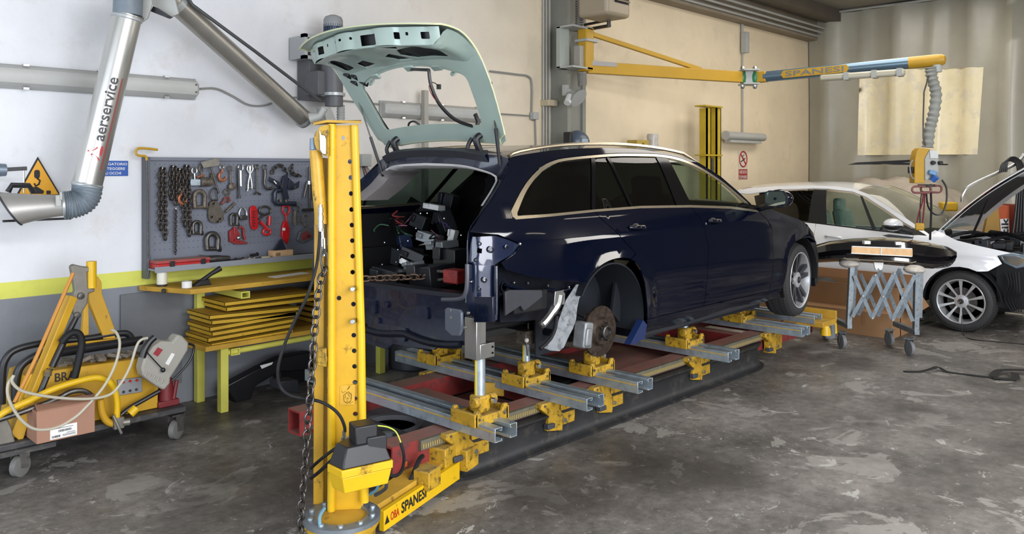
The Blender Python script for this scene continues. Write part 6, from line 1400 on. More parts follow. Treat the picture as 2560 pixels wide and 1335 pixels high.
for x, y in ((435, 258), (415, 362)): B().lathe([(0, .022), (.012, .02), (.014, .008)], tr(x, y, 5.50), (0, -1, 0), 14).build('pivot_bolt', DSTEEL, PA)
B().lathe([(0, .03), (.17, .03)], tr(492, 215, 5.52), (0, 0, 1), 16).build('spindle', YEL, PA)
YM = bare('machine yellow')
b = B(); b.prism([tr(*q, 5.58) for q in ((505, 150), (530, 155), (548, 185), (550, 245), (620, 440), (622, 488), (555, 490), (545, 450), (480, 290), (480, 240), (510, 225))], (0, .05, 0)); b.build('rear_leg', YM, PA, bevel=.004)
b = B(); b.prism([tr(*q, 5.62) for q in ((455, 330), (478, 300), (480, 500), (440, 510))], (0, .04, 0)); b.build('rear_leg', YM, PA, bevel=.004)
b = B(); b.bar(tr(385, 260, 5.45), tr(160, 815, 5.38), .06, .05); b.build('main_arm', YM, PA, bevel=.005)
B().tube([tr(394, 135, 5.42), tr(200, 580, 5.37), tr(78, 832, 5.34)], .0115, 10).build('tie_rod', mat('orange brown rod', 'b5771d', .45), PA)
b = B(); b.prism([tr(*q, 5.38) for q in ((60, 1000), (150, 800), (200, 790), (120, 1050))], (0, .05, 0)); b.build('arm_foot', YM, PA, bevel=.004)
b = B(); b.tube([tr(410, 375, 5.40), tr(345, 500, 5.39), tr(280, 640, 5.37)], [.016, .02, .02], 12); b.build('hydraulic_cylinder', BLK, PA); B().tube([tr(270, 650, 5.36), tr(215, 785, 5.35)], .017, 10).build('hydraulic_cylinder', BLK, PA)
B().lathe([(0, .02), (.03, .02)], tr(258, 685, 5.34), (0, -.3, 1), 12).build('fitting', STEEL, PA)
B().tube([tr(300, 565, 5.50), tr(530, 530, 5.55), tr(760, 497, 5.6)], .03, 16).build('long_cylinder', BLK, PA)
B().tube([tr(350, 524, 5.52), tr(560, 500, 5.58), tr(650, 492, 5.6)], .010, 8).build('yellow_rod', YM, PA)
B().tube(spline([tr(*q, 5.60) for q in ((10, 840), (12, 680), (30, 600), (90, 545), (250, 508), (450, 490), (640, 460), (690, 465), (710, 490))], 5), .022, 12).build('black_handle_bar', BLK, PA)
B().tube(spline([tr(*q, 5.48) for q in ((100, 960), (85, 850), (85, 720), (110, 640), (170, 590), (240, 560))], 5), .024, 12).build('black_hose', BLK, PA)
B().tube(spline([tr(*q, 5.34) for q in ((330, 510), (365, 470), (400, 455), (430, 470), (440, 520), (425, 600), (400, 700))], 5), .022, 12).build('black_hose', BLKR, PA)
B().tube(spline([tr(*q, 5.28) for q in ((-30, 920), (40, 875), (150, 825), (300, 755), (480, 703), (560, 705), (610, 745), (630, 830), (628, 930))], 6), .019, 12).build('curved_yellow_tube', YEL, PA)
B().tube(spline([tr(*q, 5.30) for q in ((540, 815), (550, 890), (580, 935), (630, 950))], 5), .022, 12).build('curved_yellow_tube', YM, PA)
b = B(); b.box(tr(635, 940, 5.28), (.06, .05, .07)); b.tube([tr(610, 900, 5.26), tr(655, 1000, 5.24)], .009, 8); b.tube([tr(660, 940, 5.27), tr(700, 935, 5.26)], .022, 10); b.build('clamp_joint', CI, PA, bevel=.003)
B().tube(spline([tr(*q, 5.32) for q in ((860, 770), (780, 815), (700, 860), (650, 900))], 4), .014, 10).build('black_arm', BLK, PA); B().lathe([(0, .028), (.05, .028)], tr(700, 895, 5.30), (.6, 0, .5), 14).build('yellow_knob', YEL, PA)
b = B(); b.prism([tr(*q, 5.36) for q in ((-60, 890), (20, 880), (60, 960), (88, 1060), (85, 1100), (30, 1115), (0, 1080), (-60, 1080))], (0, .05, 0)); b.build('cast_foot', CI, PA, bevel=.006); B().lathe([(0, .028), (.012, .026)], tr(10, 1085, 5.36), (0, -1, 0), 6).build('pivot_bolt', BLK, PA)
B().tube(spline([tr(*q, 5.30) for q in ((-40, 935), (40, 910), (130, 880), (300, 815), (380, 775), (450, 770), (500, 800))], 5), .016, 10).build('grey_rod', DSTEEL, PA)
b = B()
for k in range(14): 
    r_ = random.Random(k); b.box(tr(330+k*30, 620-k*4+r_.uniform(-8, 5), 5.5+r_.uniform(-.04, .05)), (.07, .05, .02), rot(r_.uniform(-.4, .4), r_.uniform(-.4, .4), r_.uniform(0, 3)))
o = b.build('rags', mat('dusty rags', '6f685e', .8, 0, .3, 30)); tag(o, 'heap of dusty rags and scraps in the top tray of the yellow machine', 'rags', kind='stuff')
# white cable loops over the machine
CB = mat('cream cable', 'a9a392', .5)
t = thing('cable', 'thick cream cable looped over the yellow machine and the cardboard box', 'cable', tuple(tr(300, 970, 5.22)))
B().tube(spline([tr(*q, 5.20) for q in ((600, 440), (628, 458), (645, 520), (620, 630), (560, 745), (470, 850), (400, 915), (300, 968), (190, 975), (110, 920), (50, 820), (42, 740), (75, 685))], 6), .0085, 8).build('loop', CB, t)
B().tube(spline([tr(*q, 5.18) for q in ((75, 685), (65, 720), (110, 765), (200, 790), (330, 808), (480, 812), (590, 790), (650, 730), (700, 640), (735, 530), (760, 495), (795, 485))], 6), .0085, 8).build('loop', CB, t)
# cardboard box with label on the trolley
t = thing('cardboard_box', 'faded brown closed cardboard box with a white barcode label on the trolley', 'box', tuple(tr(360, 1100, 5.20)))
a_ = tr(192, 1100, 5.22); c_ = tr(505, 1090, 5.22); x0_, x1_ = a_.x, c_.x; z0_ = zd+.012; z1_ = tr(200, 880, 5.22).z
B().bb((x0_, 5.20, z0_), (x1_, 5.42, z1_)).build('box', CARDP, t, bevel=.003); B().prism([(x0_, 5.195, z1_+.002), (x1_, 5.195, z1_+.002), (x1_+.03, 5.30, z1_+.02), (x0_+.02, 5.32, z1_+.02)], (0, 0, .004)).build('flap', CARDP, t)
l0, l1 = tr(270, 1035, 5.199), tr(415, 938, 5.199); B().bb((l0.x, 5.198, l0.z), (l1.x, 5.1995, l1.z)).build('label', PAPER, t)
b = B(); w_ = l1.x-l0.x; h_ = l1.z-l0.z; r_ = random.Random(2)
x = .06
while x < .34: wb = r_.choice((.012, .02, .03)); b.bb((l0.x+w_*x, 5.1972, l0.z+h_*.10), (l0.x+w_*(x+wb), 5.198, l0.z+h_*.28)); x += wb+.012
x = .30
while x < .78: wb = r_.choice((.01, .02)); b.bb((l0.x+w_*x, 5.1972, l0.z+h_*.50), (l0.x+w_*(x+wb), 5.198, l0.z+h_*.68)); x += wb+.012
for q, (xa, xb) in ((.34, (.6, .92)), (.22, (.45, .95)), (.13, (.45, .95)), (.80, (.1, .85))): b.bb((l0.x+w_*xa, 5.1972, l0.z+h_*q), (l0.x+w_*xb, 5.198, l0.z+h_*(q+.035)))
b.build('barcode', INK, t)['kind'] = 'stuff'
# grey welding gun and red jack
t = thing('rivet_gun', 'pale grey plastic spot welding gun with red sticker, propped on the yellow machine', 'welding gun', tuple(tr(850, 770, 5.30)))
b = B(); b.prism([tr(*q, 5.26) for q in ((825, 530), (870, 500), (930, 505), (960, 466), (985, 475), (1018, 510), (1015, 550), (960, 640), (920, 700), (918, 730), (885, 768), (845, 745), (770, 690), (762, 650), (775, 600))], (0, .10, 0)); b.build('casing', mat('warm grey plastic', '97948b', .5, 0, .04, 6), t, bevel=.012)
for k in range(5): B().tube([tr(790+k*22, 668+k*10, 5.255), tr(778+k*22, 690+k*10, 5.255)], .006, 6).build('grip_rib', mat('warm grey plastic', '97948b', .5, 0, .04, 6), t)
B().prism([tr(*q, 5.258) for q in ((825, 570), (850, 535), (878, 548), (850, 585))], (0, .003, 0)).build('red_sticker', mat('sticker red', '8c2630', .5), t); d_ = (tr(935, 575, 5.255)-tr(895, 635, 5.255))
B().prism([tr(*q, 5.258) for q in ((890, 622), (925, 565), (942, 572), (908, 632))], (0, .003, 0)).build('white_sticker', PAPER, t)
B().tube(spline([tr(*q, 5.27) for q in ((765, 590), (780, 545), (805, 505), (832, 480))], 4), .022, 10).build('black_grip', BLK, t); B().tube([tr(790, 560, 5.24), tr(835, 610, 5.24), tr(878, 655, 5.24)], .004, 6).build('lever_rod', BLK, t); B().sph(tr(878, 657, 5.24), .016, 10).build('knob', BLK, t)
B().tube(spline([tr(*q, 5.30) for q in ((1015, 515), (1045, 530), (1030, 590), (990, 650), (925, 715))], 4), .008, 8).build('cable', BLK, t)
t = thing('bottle_jack', 'dark red bottle jack standing at the right end of the trolley', 'jack', tuple(tr(895, 965, 5.42)))
jp = tr(893, 960, 5.45); jp = V(jp.x, 5.45, zd+.011)
B().box(jp+V(0, 0, .02), (.14, .11, .04)).build('base', mat('dull dark red', '6f2024', .5, 0, .15, 15), t, bevel=.006); B().lathe([(0, .05), (.13, .045), (.14, .035)], jp+V(0, 0, .04), (0, 0, 1), 20).build('body', bare('dull dark red'), t); B().lathe([(0, .02), (.05, .02), (.06, .026)], jp+V(0, 0, .18), (0, 0, 1), 14).build('ram', DSTEEL, t); B().tube([jp+V(.04, -.03, .04), jp+V(.06, -.03, .16)], .014, 8).build('pump', bare('dull dark red'), t)
# black clamp stand and grey sleeve at the left edge of the wall
t = thing('wall_rack', 'black clamp and pale sleeve sticking out at the left edge above the hood', 'rack', tuple(at(40, 440, Y=5.9)))
B().tube([at(-20, 425, Y=5.9), at(14, 425, Y=5.9)], [.045, .04], 14).build('sleeve', mat('pale blue metal', '7d8b9a', .4, .5), t); b = B(); b.bar(at(12, 424, Y=5.9), at(66, 421, Y=5.9), .03, .025); b.build('clamp_bar', BLK, t); B().tube([at(60, 418, Y=5.9), at(60, 482, Y=5.9)], .005, 6).build('rod', STEEL, t)
B().tube([at(*q, Y=5.85) for q in ((20, 480), (30, 463), (72, 464), (84, 482))], .018, 8).build('handle', BLK, t); B().bb(at(8, 556, Y=5.8), at(176, 543, Y=5.82)).build('lower_bar', BLK, t)
tag(B().box((at(380, 790, Y=6.13).x, 6.13, .52), (.45, .012, .72)).build('scratched_sheet', mat('scratched grey sheet', '63666a', .5, .2, .1, 5)), 'scratched dark grey sheet leaning on the dado left of the yellow bench', 'sheet')
# lettering wrapped round the silver pipe
def wraptext(body, u0, w0, h, width, m, name='lettering'):
    cu = bpy.data.curves.new('t', 'FONT'); cu.body = body; cu.size = 1; cu.resolution_u = 3; cu.offset = .022
    to = bpy.data.objects.new('t', cu); me = bpy.data.meshes.new_from_object(to); bpy.data.objects.remove(to)
    bm = bmesh.new(); bm.from_mesh(me); bmesh.ops.triangulate(bm, faces=bm.faces)
    for _ in range(3): bmesh.ops.subdivide_edges(bm, edges=[q for q in bm.edges if q.calc_length() > .12], cuts=1); bmesh.ops.triangulate(bm, faces=bm.faces)
    bm.to_mesh(me); bm.free()
    vs = [q.co.copy() for q in me.vertices]; fs = [list(p.vertices) for p in me.polygons]; bpy.data.meshes.remove(me)
    x0 = min(q.x for q in vs); x1 = max(q.x for q in vs); y0 = min(q.y for q in vs); y1 = max(q.y for q in vs)
    up = -ax_; cx_ = a1; view = V(a0.x, a0.y, 0).normalized(); side = up.cross(view).normalized()*-1; fr = -(view-up*view.dot(up)).normalized(); b = B()
    if side.dot(lat) < 0: side = -side
    def P3(u, w, r=.0902): a = w/.0885; return cx_+up*u+(fr*math.cos(a)+side*math.sin(a))*r
    if body: b.add([P3(u0+(q.x-x0)/(x1-x0)*width, w0-(q.y-y0)/(y1-y0)*h) for q in vs], fs); b.build(name, m, ARM, smooth=False, fixn=False)
    return P3
P3 = wraptext('aerservice', .30, .040, .062, .415, mat('charcoal print', '3a3a3e', .5))
b = B()
for w_ in (.058, .066): b.loft([[P3(.12+.60*k/10, w_), P3(.12+.60*k/10, w_+.0035)] for k in range(11)])
b.build('red_stripe', mat('print red', 'a33a36', .5), ARM, fixn=False)
b = B()
for k in range(3):
    a = 2*PI*k/3+.5; c_ = (.225+.030*math.sin(a), .012+.030*math.cos(a)); pt = []
    for q in range(12):
        f = 2*PI*q/12; x = .034*math.cos(f); y = .009*math.sin(f); an2 = a+1.1; pt.append(P3(c_[0]+x*math.sin(an2)+y*math.cos(an2), c_[1]+x*math.cos(an2)-y*math.sin(an2), .0895))
    b.add(pt, [tuple(range(12))])
b.build('blade_emblem', mat('emblem red', 'b3323c', .5), ARM, smooth=False, fixn=False)
# ================================================================== jib arm on the pillar
JIB = thing('jib_arm', 'yellow and blue grey swinging boom fixed to the pillar, reaching over the white car', 'boom', tuple(at(1457, 175, Y=5.75)))
JY = 5.72
def jt(px, py, Y=JY): return at(px, py, Y=Y)
pz0, pz1 = jt(1457, 178).z, jt(1457, 66).z; pxx = jt(1466, 100).x
B().bb((pxx-.07, JY-.06, pz0), (pxx+.07, JY+.08, pz1)).build('post', YELJ, JIB, bevel=.02)
B().bb((pxx-.14, JY-.02, pz0+.03), (pxx-.05, JY+.07, pz1-.22)).build('cover_plate', mat('beige grey paint', '98948a', .5), JIB, bevel=.004)
B().bb((pxx-.09, JY-.08, pz1-.17), (pxx+.12, JY+.1, pz1-.14)).build('collar', LGREY, JIB, bevel=.003)
zj = jt(1478, 170).z; J1 = at(1852, 193, Z=zj-.0); J0 = V(pxx, JY, zj)
b = B(); b.bar(J0, J1, .08, .135); b.build('first_arm', YELJ, JIB, bevel=.006)
B().bar(V(pxx, JY, pz1-.06), J0.lerp(J1, .72)+V(0, 0, .06), .05, .05).build('brace', YELJ, JIB, bevel=.006)
b = B(); b.bar(J0.lerp(J1, .02)+V(0, 0, .045), J0.lerp(J1, .17)+V(0, 0, .045), .09, .05); b.build('worn_sticker', mat('worn silver', 'a5a2a0', .4, .4), JIB)
J2 = at(1892, 194, Z=zj); JE = at(2278, 157, Z=zj+.045); jm = (J1+J2)/2
b = B(); b.box(jm+V(0, 0, .085), (.24, .2, .02), rot(0, 0, .8)); b.box(jm+V(0, 0, -.085), (.24, .2, .02), rot(0, 0, .8)); b.box(jm, (.05, .10, .16), rot(0, 0, .8)); b.build('joint_bracket', LGREY, JIB, bevel=.003)
for px in (1856, 1887): p = at(px, 194, D=(jm.x*CC+jm.y*CS)); B().lathe([(-.07, .025), (-.05, .042), (0, .048), (.05, .042), (.07, .025)], p, (0, 0, 1), 16).build('green_spring_hose', mat('green hose', '2e7a52', .35), JIB); B().lathe([(0, .03), (.03, .03), (.05, .018)], p+V(0, 0, .09), (0, 0, 1), 12).build('joint_bolt', STEEL, JIB); B().lathe([(0, .03), (-.03, .03), (-.05, .018)], p-V(0, 0, .09), (0, 0, 1), 12).build('joint_bolt', STEEL, JIB)
jd = (JE-J2).normalized()
b = B(); b.bar(J2, J2+jd*.13, .12, .13); b.build('socket', YELJ, JIB, bevel=.01)
BT = mat('steel blue enamel', '6d8597', .22, .5)
B().tube([J2+jd*.10, JE], .066, 24).build('second_tube', BT, JIB)
L2 = (JE-J2).length; sd_ = V(-jd.y, jd.x, 0)*1
if sd_.dot(V(0, 0, 0)-J2) < 0: sd_ = -sd_
o_ = J2+jd*(L2*.20)+sd_*.0675+V(0, 0, -.045)
b = B(); b.prism([o_+jd*0+V(0, 0, .0), o_+jd*.74, o_+jd*.77+V(0, 0, .045), o_+jd*.74+V(0, 0, .09), o_+V(0, 0, .09), o_-jd*.03+V(0, 0, .045)], sd_*.001); b.build('name_band', YELJ, JIB)
text('SPANESI', o_+jd*.03+V(0, 0, .016)+sd_*.002, jd, (0, 0, 1), .062, mat('grey lettering', '6f7476', .5), JIB, width=.68, th=.002)
b = B(); x, y, d = frame(jd); secs = []
for t_, r_ in ((0, .068), (.28, .068), (.33, .062), (.36, .045), (.37, .01)): secs.append([JE-jd*.02+jd*t_+x*(math.cos(a)*r_)+y*(math.sin(a)*r_-.00) for a in [2*PI*k/20 for k in range(20)]])
b.loft(secs, True, True); b.build('end_cap', YELJ, JIB)
HE = JE+jd*.26
b = B(); b.lathe([(0, .05), (-.08, .05)], HE-V(0, 0, .05), (0, 0, 1), 16); b.build('swivel', LGREY, JIB)
hD = HE.x*CC+HE.y*CS
pth = spline([at(*q, D=hD) for q in ((2326, 168), (2330, 195), (2340, 235), (2334, 285), (2324, 325), (2319, 368))], 12)
B().tube(pth, [.056+.007*math.sin(k*1.6) for k in range(len(pth))], 20).build('spiral_hose', mat('grey spiral hose', '8c8e88', .5, 0, .05, 8), JIB)
B().tube([at(*q, D=hD-.06) for q in ((2322, 190), (2310, 230), (2308, 300), (2308, 345), (2314, 365))], .008, 6).build('thin_cable', DSTEEL, JIB)
ju0, ju1 = at(2052, 202, D=9.35), at(2262, 188, D=8.75); ju1.z = ju0.z = zj-.10
b = B(); b.bar(ju0, ju1, .10, .07); b.build('lamp_under_arm', mat('lamp ivory', 'b9b5a2', .35), JIB, bevel=.02)
for f in (.33, .66, .95): B().box(ju0.lerp(ju1, f), (.05, .13, .085), rot(0, 0, math.atan2(jd.y, jd.x))).build('lamp_clip', LGREY, JIB)
UN = thing('service_unit', 'yellow and grey service unit with a blue plug hanging from the spiral hose', 'service unit', tuple(at(2312, 470, D=hD)))
def ju(px, py, d=0): return at(px, py, D=hD+d)
b = B(); b.prism([ju(*q, -.08) for q in ((2292, 378), (2300, 370), (2325, 372), (2312, 395), (2312, 458), (2286, 458), (2288, 398))], dep*.12); b.build('yellow_housing', YELJ, UN, bevel=.006)
b = B(); b.prism([ju(*q, -.10) for q in ((2313, 396), (2326, 374), (2344, 380), (2346, 400), (2346, 430), (2330, 450), (2313, 450))], dep*.12); b.build('grey_panel', LGREY, UN, bevel=.004)
B().prism([ju(*q, -.112) for q in ((2325, 376), (2345, 378), (2346, 396), (2326, 396))], dep*.01).build('socket_plate', mat('white plastic', 'c9cccb', .4), UN, bevel=.003)
BL = mat('bright blue plastic', '2a5cab', .35)
B().lathe([(0, .03), (.06, .035), (.07, .028)], ju(2330, 452, -.13), ju(2342, 440, -.16)-ju(2330, 452, -.13), 14).build('blue_plug', BL, UN); B().box(ju(2332, 432, -.13), (.06, .08, .05), rot(.3, 0, .4)).build('blue_plug', mat('pale blue plastic', '5f8db8', .35), UN, bevel=.01)
for px, py in ((2332, 407), (2350, 407)): B().lathe([(0, .025), (.03, .02)], ju(px, py, -.11), -dep, 12).build('black_knob', BLK, UN)
B().box(ju(2277, 425, -.05), (.05, .05, .07)).build('switch', BLK, UN, bevel=.004)
MR = mat('maroon handle', '7a4a48', .45)
B().tube([ju(*q, -.12) for q in rrect(2280, 466, 2328, 482, 8, 3)], .012, 8, closed=True).build('handle_ring', MR, UN); B().tube([ju(*q, .0) for q in rrect(2302, 464, 2354, 481, 8, 3)], .012, 8, closed=True).build('handle_ring', MR, UN); B().box(ju(2318, 464, -.02), (.26, .12, .03)).build('bottom_plate', DSTEEL, UN)
b = B()
for pts, r_, m_ in (([(2308, 482), (2306, 505), (2298, 530), (2292, 558)], .008, WIRES[0]), ([(2312, 482), (2310, 520), (2306, 560)], .008, WIRES[0]), ([(2326, 460), (2328, 520), (2325, 600)], .012, BLK), ([(2316, 485), (2320, 515), (2335, 535), (2355, 533), (2366, 505), (2366, 470), (2355, 450)], .010, BLK), ([(2282, 400), (2275, 415), (2278, 440), (2286, 448)], .008, mat('grey cable', '8a8985', .6)), ([(2304, 480), (2300, 520), (2300, 570)], .006, BLK)):
    B().tube(spline([ju(*q, -.08) for q in pts], 5), r_, 6).build('cable', m_, UN)
B().box(ju(2299, 567, -.1), (.06, .09, .08), rot(0, 0, .3)).build('yellow_reel', YELJ, UN, bevel=.015)
# bracket plates, springs, heater on the pillar
t = thing('arm_bracket', 'pale steel bracket plates holding the yellow boom to the grey pillar', 'bracket', tuple(jt(1405, 170)))
e0, e1 = at(1397, 171, Y=5.86), at(1420, 70, Y=5.86); B().bb((e0.x, 5.84, e0.z), (e1.x, 5.9, e1.z)).build('back_plate', mat('pale green grey', '9ba29a', .5), t, bevel=.004)
for z_ in (e0.z, e1.z-.02): B().bb((e0.x, 5.66, z_), (pxx+.04, 5.9, z_+.02)).build('arm_plate', LGREY, t)
def coil(p, q, R_, r, n, label):
    x, y, d = frame(q-p); L_ = n*10; tag(B().tube([p.lerp(q, k/L_)+x*math.cos(k*.63)*R_+y*math.sin(k*.63)*R_ for k in range(L_)], r, 5).build('coiled_cable', mat('coil grey', '7d7a74', .5), kind=None) if False else B().tube([p.lerp(q, k/L_)+x*math.cos(k*.63)*R_+y*math.sin(k*.63)*R_ for k in range(L_)], r, 5).build('coiled_cable', mat('coil grey', '7d7a74', .5)), label, 'cable')
coil(jt(1449, -20), jt(1449, 64), .045, .008, 14, 'grey coiled cable coming down to the top of the yellow boom post'); coil(jt(1455, 180), jt(1456, 214), .045, .010, 9, 'short grey coiled cable hanging under the yellow boom post')
HT = thing('unit_heater', 'tan box heater with dark louvres hanging at the top edge above the yellow boom', 'heater', tuple(at(1520, 50, Y=5.35)))
hA = at(1480, 40, Y=5.35); hB_ = at(1565, -40, Y=5.2); HM = mat('tan heater paint', '9a8d77', .45)
B().bb((hA.x, 5.15, hA.z), (hA.x+.42, 5.55, hA.z+.50)).build('casing', HM, HT, bevel=.04)
b0 = V(hA.x+.21, 5.15, hA.z)
B().bb((b0.x-.08, 5.145, b0.z+.14), (b0.x+.17, 5.155, b0.z+.45)).build('dark_grille', INK, HT)
for k in range(6): B().box((b0.x+.045, 5.135, b0.z+.17+k*.055), (.24, .03, .012), rot(.6, 0, 0)).build('louvre', HM, HT)
B().tube([jt(1462, 62, 5.85), at(1522, 50, Y=5.4)], .016, 8).build('support_rod', DSTEEL, HT); B().tube([jt(1478, 72, 5.85), at(1524, 64, Y=5.4)], .02, 8).build('support_rod', DSTEEL, HT); B().cyl(at(1522, 68, Y=5.4), at(1522, 40, Y=5.4), .022, n=10).build('support_pin', DSTEEL, HT)
# yellow two-column jack by the far wall
t = thing('lift_column', 'pair of slim yellow upright channels standing against the tan wall behind the navy car', 'lift', tuple((at(1780, 430, Y=5.75).x, 5.75, 0)))
for x0_, x1_ in ((1763, 1773), (1787, 1798)):
    e0, e1 = at(x0_, 270, Y=5.75), at(x1_, 270, Y=5.75); b = B(); b.bb((e0.x, 5.72, 0), (e1.x, 5.74, e0.z)); b.bb((e0.x, 5.72, 0), (e0.x+.02, 5.84, e0.z)); b.bb((e1.x-.02, 5.72, 0), (e1.x, 5.84, e0.z)); b.build('column', mat('olive yellow', 'b39a22', .45, 0, .12, 8), t)
e0, e1 = at(1759, 268, Y=5.72), at(1802, 268, Y=5.72)
for py in (268, 390): z_ = at(1780, py, Y=5.72).z; B().bb((e0.x, 5.69, z_), (e1.x, 5.86, z_+.02)).build('tie_plate', mat('olive yellow', 'b39a22', .45), t)
B().tube([at(1779, 395, Y=5.74), at(1779, 440, Y=5.74)], .03, 8).build('chain_block', DSTEEL, t)
# wall shelf with helmet, box and wrapped roll seen over the roof
zsh = at(1600, 368, Y=5.85).z-.02; e0, e1 = at(1412, 366, Y=5.8), at(1660, 366, Y=5.8)
tag(B().bb((e0.x, 5.68, zsh-.02), (e1.x, 6.14, zsh)).build('wall_shelf', GREYS), 'grey wall shelf just hidden by the roof of the navy car', 'shelf')
t = thing('welding_helmet', 'dark blue grey welding helmet above the roof of the navy car, right of the pillar', 'helmet', (at(1452, 360, Y=5.8).x, 5.85, zsh)); p = at(1452, 352, Y=5.8)
B().sph((p.x, 5.85, zsh+.05), (.16, .13, .14), 18).build('shell', mat('helmet blue grey', '4c5868', .35), t); B().box((p.x-.02, 5.73, zsh+.06), (.10, .03, .06)).build('visor', mat('visor pale', '9fb0bb', .2), t, bevel=.01); B().box((at(1420, 350, Y=5.8).x, 5.8, zsh+.08), (.05, .1, .16)).build('side_strap', BLK, t, bevel=.01)
e0 = at(1584, 350, Y=5.85); t = thing('caution_box', 'small yellow box with a dark triangle mark over the roof rail', 'box', (e0.x+.1, 5.85, zsh)); x1_ = at(1614, 350, Y=5.85).x; B().bb((e0.x, 5.80, zsh), (x1_, 5.95, e0.z)).build('box', mat('dull yellow card', 'b49a48', .6), t); xm = (e0.x+x1_)/2; B().prism([(xm-.05, 5.798, zsh+.02), (xm+.05, 5.798, zsh+.02), (xm, 5.798, e0.z-.03)], (0, -.002, 0)).build('mark', DSTEEL, t)
p = at(1631, 335, Y=5.85); t = thing('wrapped_roll', 'white crumpled plastic wrapped roll standing next to the small yellow box', 'roll', (p.x, 5.85, zsh)); b = B(); b.lathe([(0, .07), (.05, .075), (.10, .068), (.16, .076), (p.z-zsh, .07)], (p.x, 5.85, zsh), (.02, 0, 1), 14); b.build('wrap', mat('crumpled plastic', 'bdb8b0', .3, 0, .15, 30, bump=.5, bs=25), t)
# ================================================================== grey curtain with clear window
def cfold(y, z): return .06*math.sin(y*5.2+.5*math.sin(z*.9))+.035*math.sin(y*11.3+z*.7)+.02*math.sin(y*23+1.3*z)+(.22*math.exp(-((y-2.95)/.18)**2) if y < 3.6 else 0)*-1
cw = [at(2152, 177, X=CX), at(2463, 169, X=CX), at(2446, 386, X=CX), at(2148, 388, X=CX)]
wy = [(q.y, q.z) for q in cw]
CUR = thing('curtain', 'grey PVC workshop curtain with a large cream see-through window closing the far end', 'curtain', (CX, 3.0, .02))
CM = mat('grey pvc', 'a19e90', .30, 0, .08, 1.5, bump=.2, bs=5)
panel([(6.13, .05), (-.4, .05), (-.4, 4.45), (6.13, 4.45)], [wy], lambda y, z: V(CX-.05+cfold(y, z), y, z), .11).build('cloth', CM, CUR, ang=80, fixn=False)
panel(wy, [], lambda y, z: V(CX-.052+cfold(y, z), y, z), .08).build('clear_window', mat('cream clear pvc', 'e6dab6', .3, 0, .10, 2, 'd8cfb6', (.5, .6), bump=.2, bs=8), CUR, ang=80, fixn=False)
B().tube([(CX-.1, 6.13, 4.46), (CX-.1, -.4, 4.46)], .02, 8).build('rail', LGREY, CUR)
# covered car behind
t = thing('covered_car', 'car under a pale dust sheet in front of the curtain window', 'covered car', (12.6, 4.35, 0))
def cov(u, v):     # u along Y, v across X
    z_ = 1.62*(1-abs(u)**3.2*.75)*(1-.45*abs(v)**4)+.03*math.sin(u*19+v*7)+.03*math.sin(v*13-u*9)
    return V(12.75+v*.85, 4.35-u*1.5, max(.0, z_ if abs(v) < .99 and abs(u) < .99 else .0))
n = 44; b = B(); b.loft([[cov(-1+2*i/n, -1+2*j/16) for j in range(17)] for i in range(n+1)]); b.build('dust_sheet', mat('beige dust sheet', 'a69c8e', .8, 0, .12, 3, bump=.3, bs=5), t, ang=80)
t = thing('roof_bars', 'two long black trim strips lying on the sheeted car', 'trim strip', (12.5, 3.6, 1.65))
b = B(); b.prism([at(*q, D=12.3) for q in ((2124, 412), (2145, 406), (2285, 399), (2288, 404), (2200, 411))], dep*.08); b.build('strip', BLK, t); b = B(); b.prism([at(*q, D=12.2) for q in ((2190, 408), (2240, 406), (2372, 410), (2368, 413), (2240, 412))], dep*.08); b.build('strip', BLK, t)
# ================================================================== white car across the end of the bench
WXC = 10.74
HP2 = [(.15, .80), (.22, .86), (.32, .89), (.5, .905), (.7, .905), (.85, .89), (.95, .86), (1.02, .82), (1.1, .77), (1.25, .69), (1.4, .61), (1.5, .54), (1.58, .42)]
def hw(y, z):
    v = pw(z, HP2)
    if y < 2.6: v -= .14*((2.6-y)/.85)**2
    r = math.hypot(y-2.62, z-.32); v += .015*math.exp(-((r-.40)/.05)**2); v += .008*math.exp(-((z-.86)/.03)**2)
    return v
def wm(y, z, d=0, s=-1): return V(WXC+s*(hw(y, z)-d), y, z)
def wp(px, py):
    X = WXC-.88
    for _ in range(14):
        p = at(px, py, X=X); X += .5*(WXC-hw(p.y, p.z)-X)
    return (p.y, p.z)
def wps(L_): return [wp(*q) for q in L_]
WCAR = thing('white_car', 'white car with open bonnet and missing front bumper parked across the far end', 'car', (WXC, 4.0, 0))
def wput(name, outl, m, d=0, th=.01, st=.06, hl=[], gap=.003, s=-1):
    def nf(q):
        e = .004; a = (hw(q.y+e, q.z)-hw(q.y-e, q.z))/(2*e); c_ = (hw(q.y, q.z+e)-hw(q.y, q.z-e))/(2*e); return V(s, -a, -c_).normalized()
    return panel(inset(outl, gap) if gap else outl, hl, lambda y, z: wm(y, z, d, s), st).build(name, m, WCAR, ang=60, solid=th, off=0, nfn=nf)
WROOF = [(1820, 481), (1870, 471), (1917, 467), (1975, 465), (2034, 464), (2090, 466), (2135, 472), (2170, 485), (2215, 512), (2265, 545), (2322, 584)]
WWT = [(1870, 486), (1905, 481), (1956, 475), (2034, 472), (2068, 473), (2131, 480), (2165, 493), (2215, 525), (2262, 558), (2318, 590)]
WWB = [(2318, 590), (2240, 583), (2150, 572), (2065, 562), (2030, 557), (1975, 552), (1880, 545)]
wall_ = wps(WROOF)+wps(WWT[::-1]); wput('roof_side', wall_, WHITEP, st=.05)
ARC = [(2.62+.385*math.cos(a), .33+.385*math.sin(a)) for a in [PI*k/14 for k in range(15)]]   # y increases to the rear
p_b = wp(2283, 640)[0]; p_r = wp(2040, 640)[0]
wput('front_door', [wp(2283, 588), wp(2150, 573), wp(2040, 559), (p_r, .30), (p_b-.02, .30), (p_b, .6)], WHITEP)
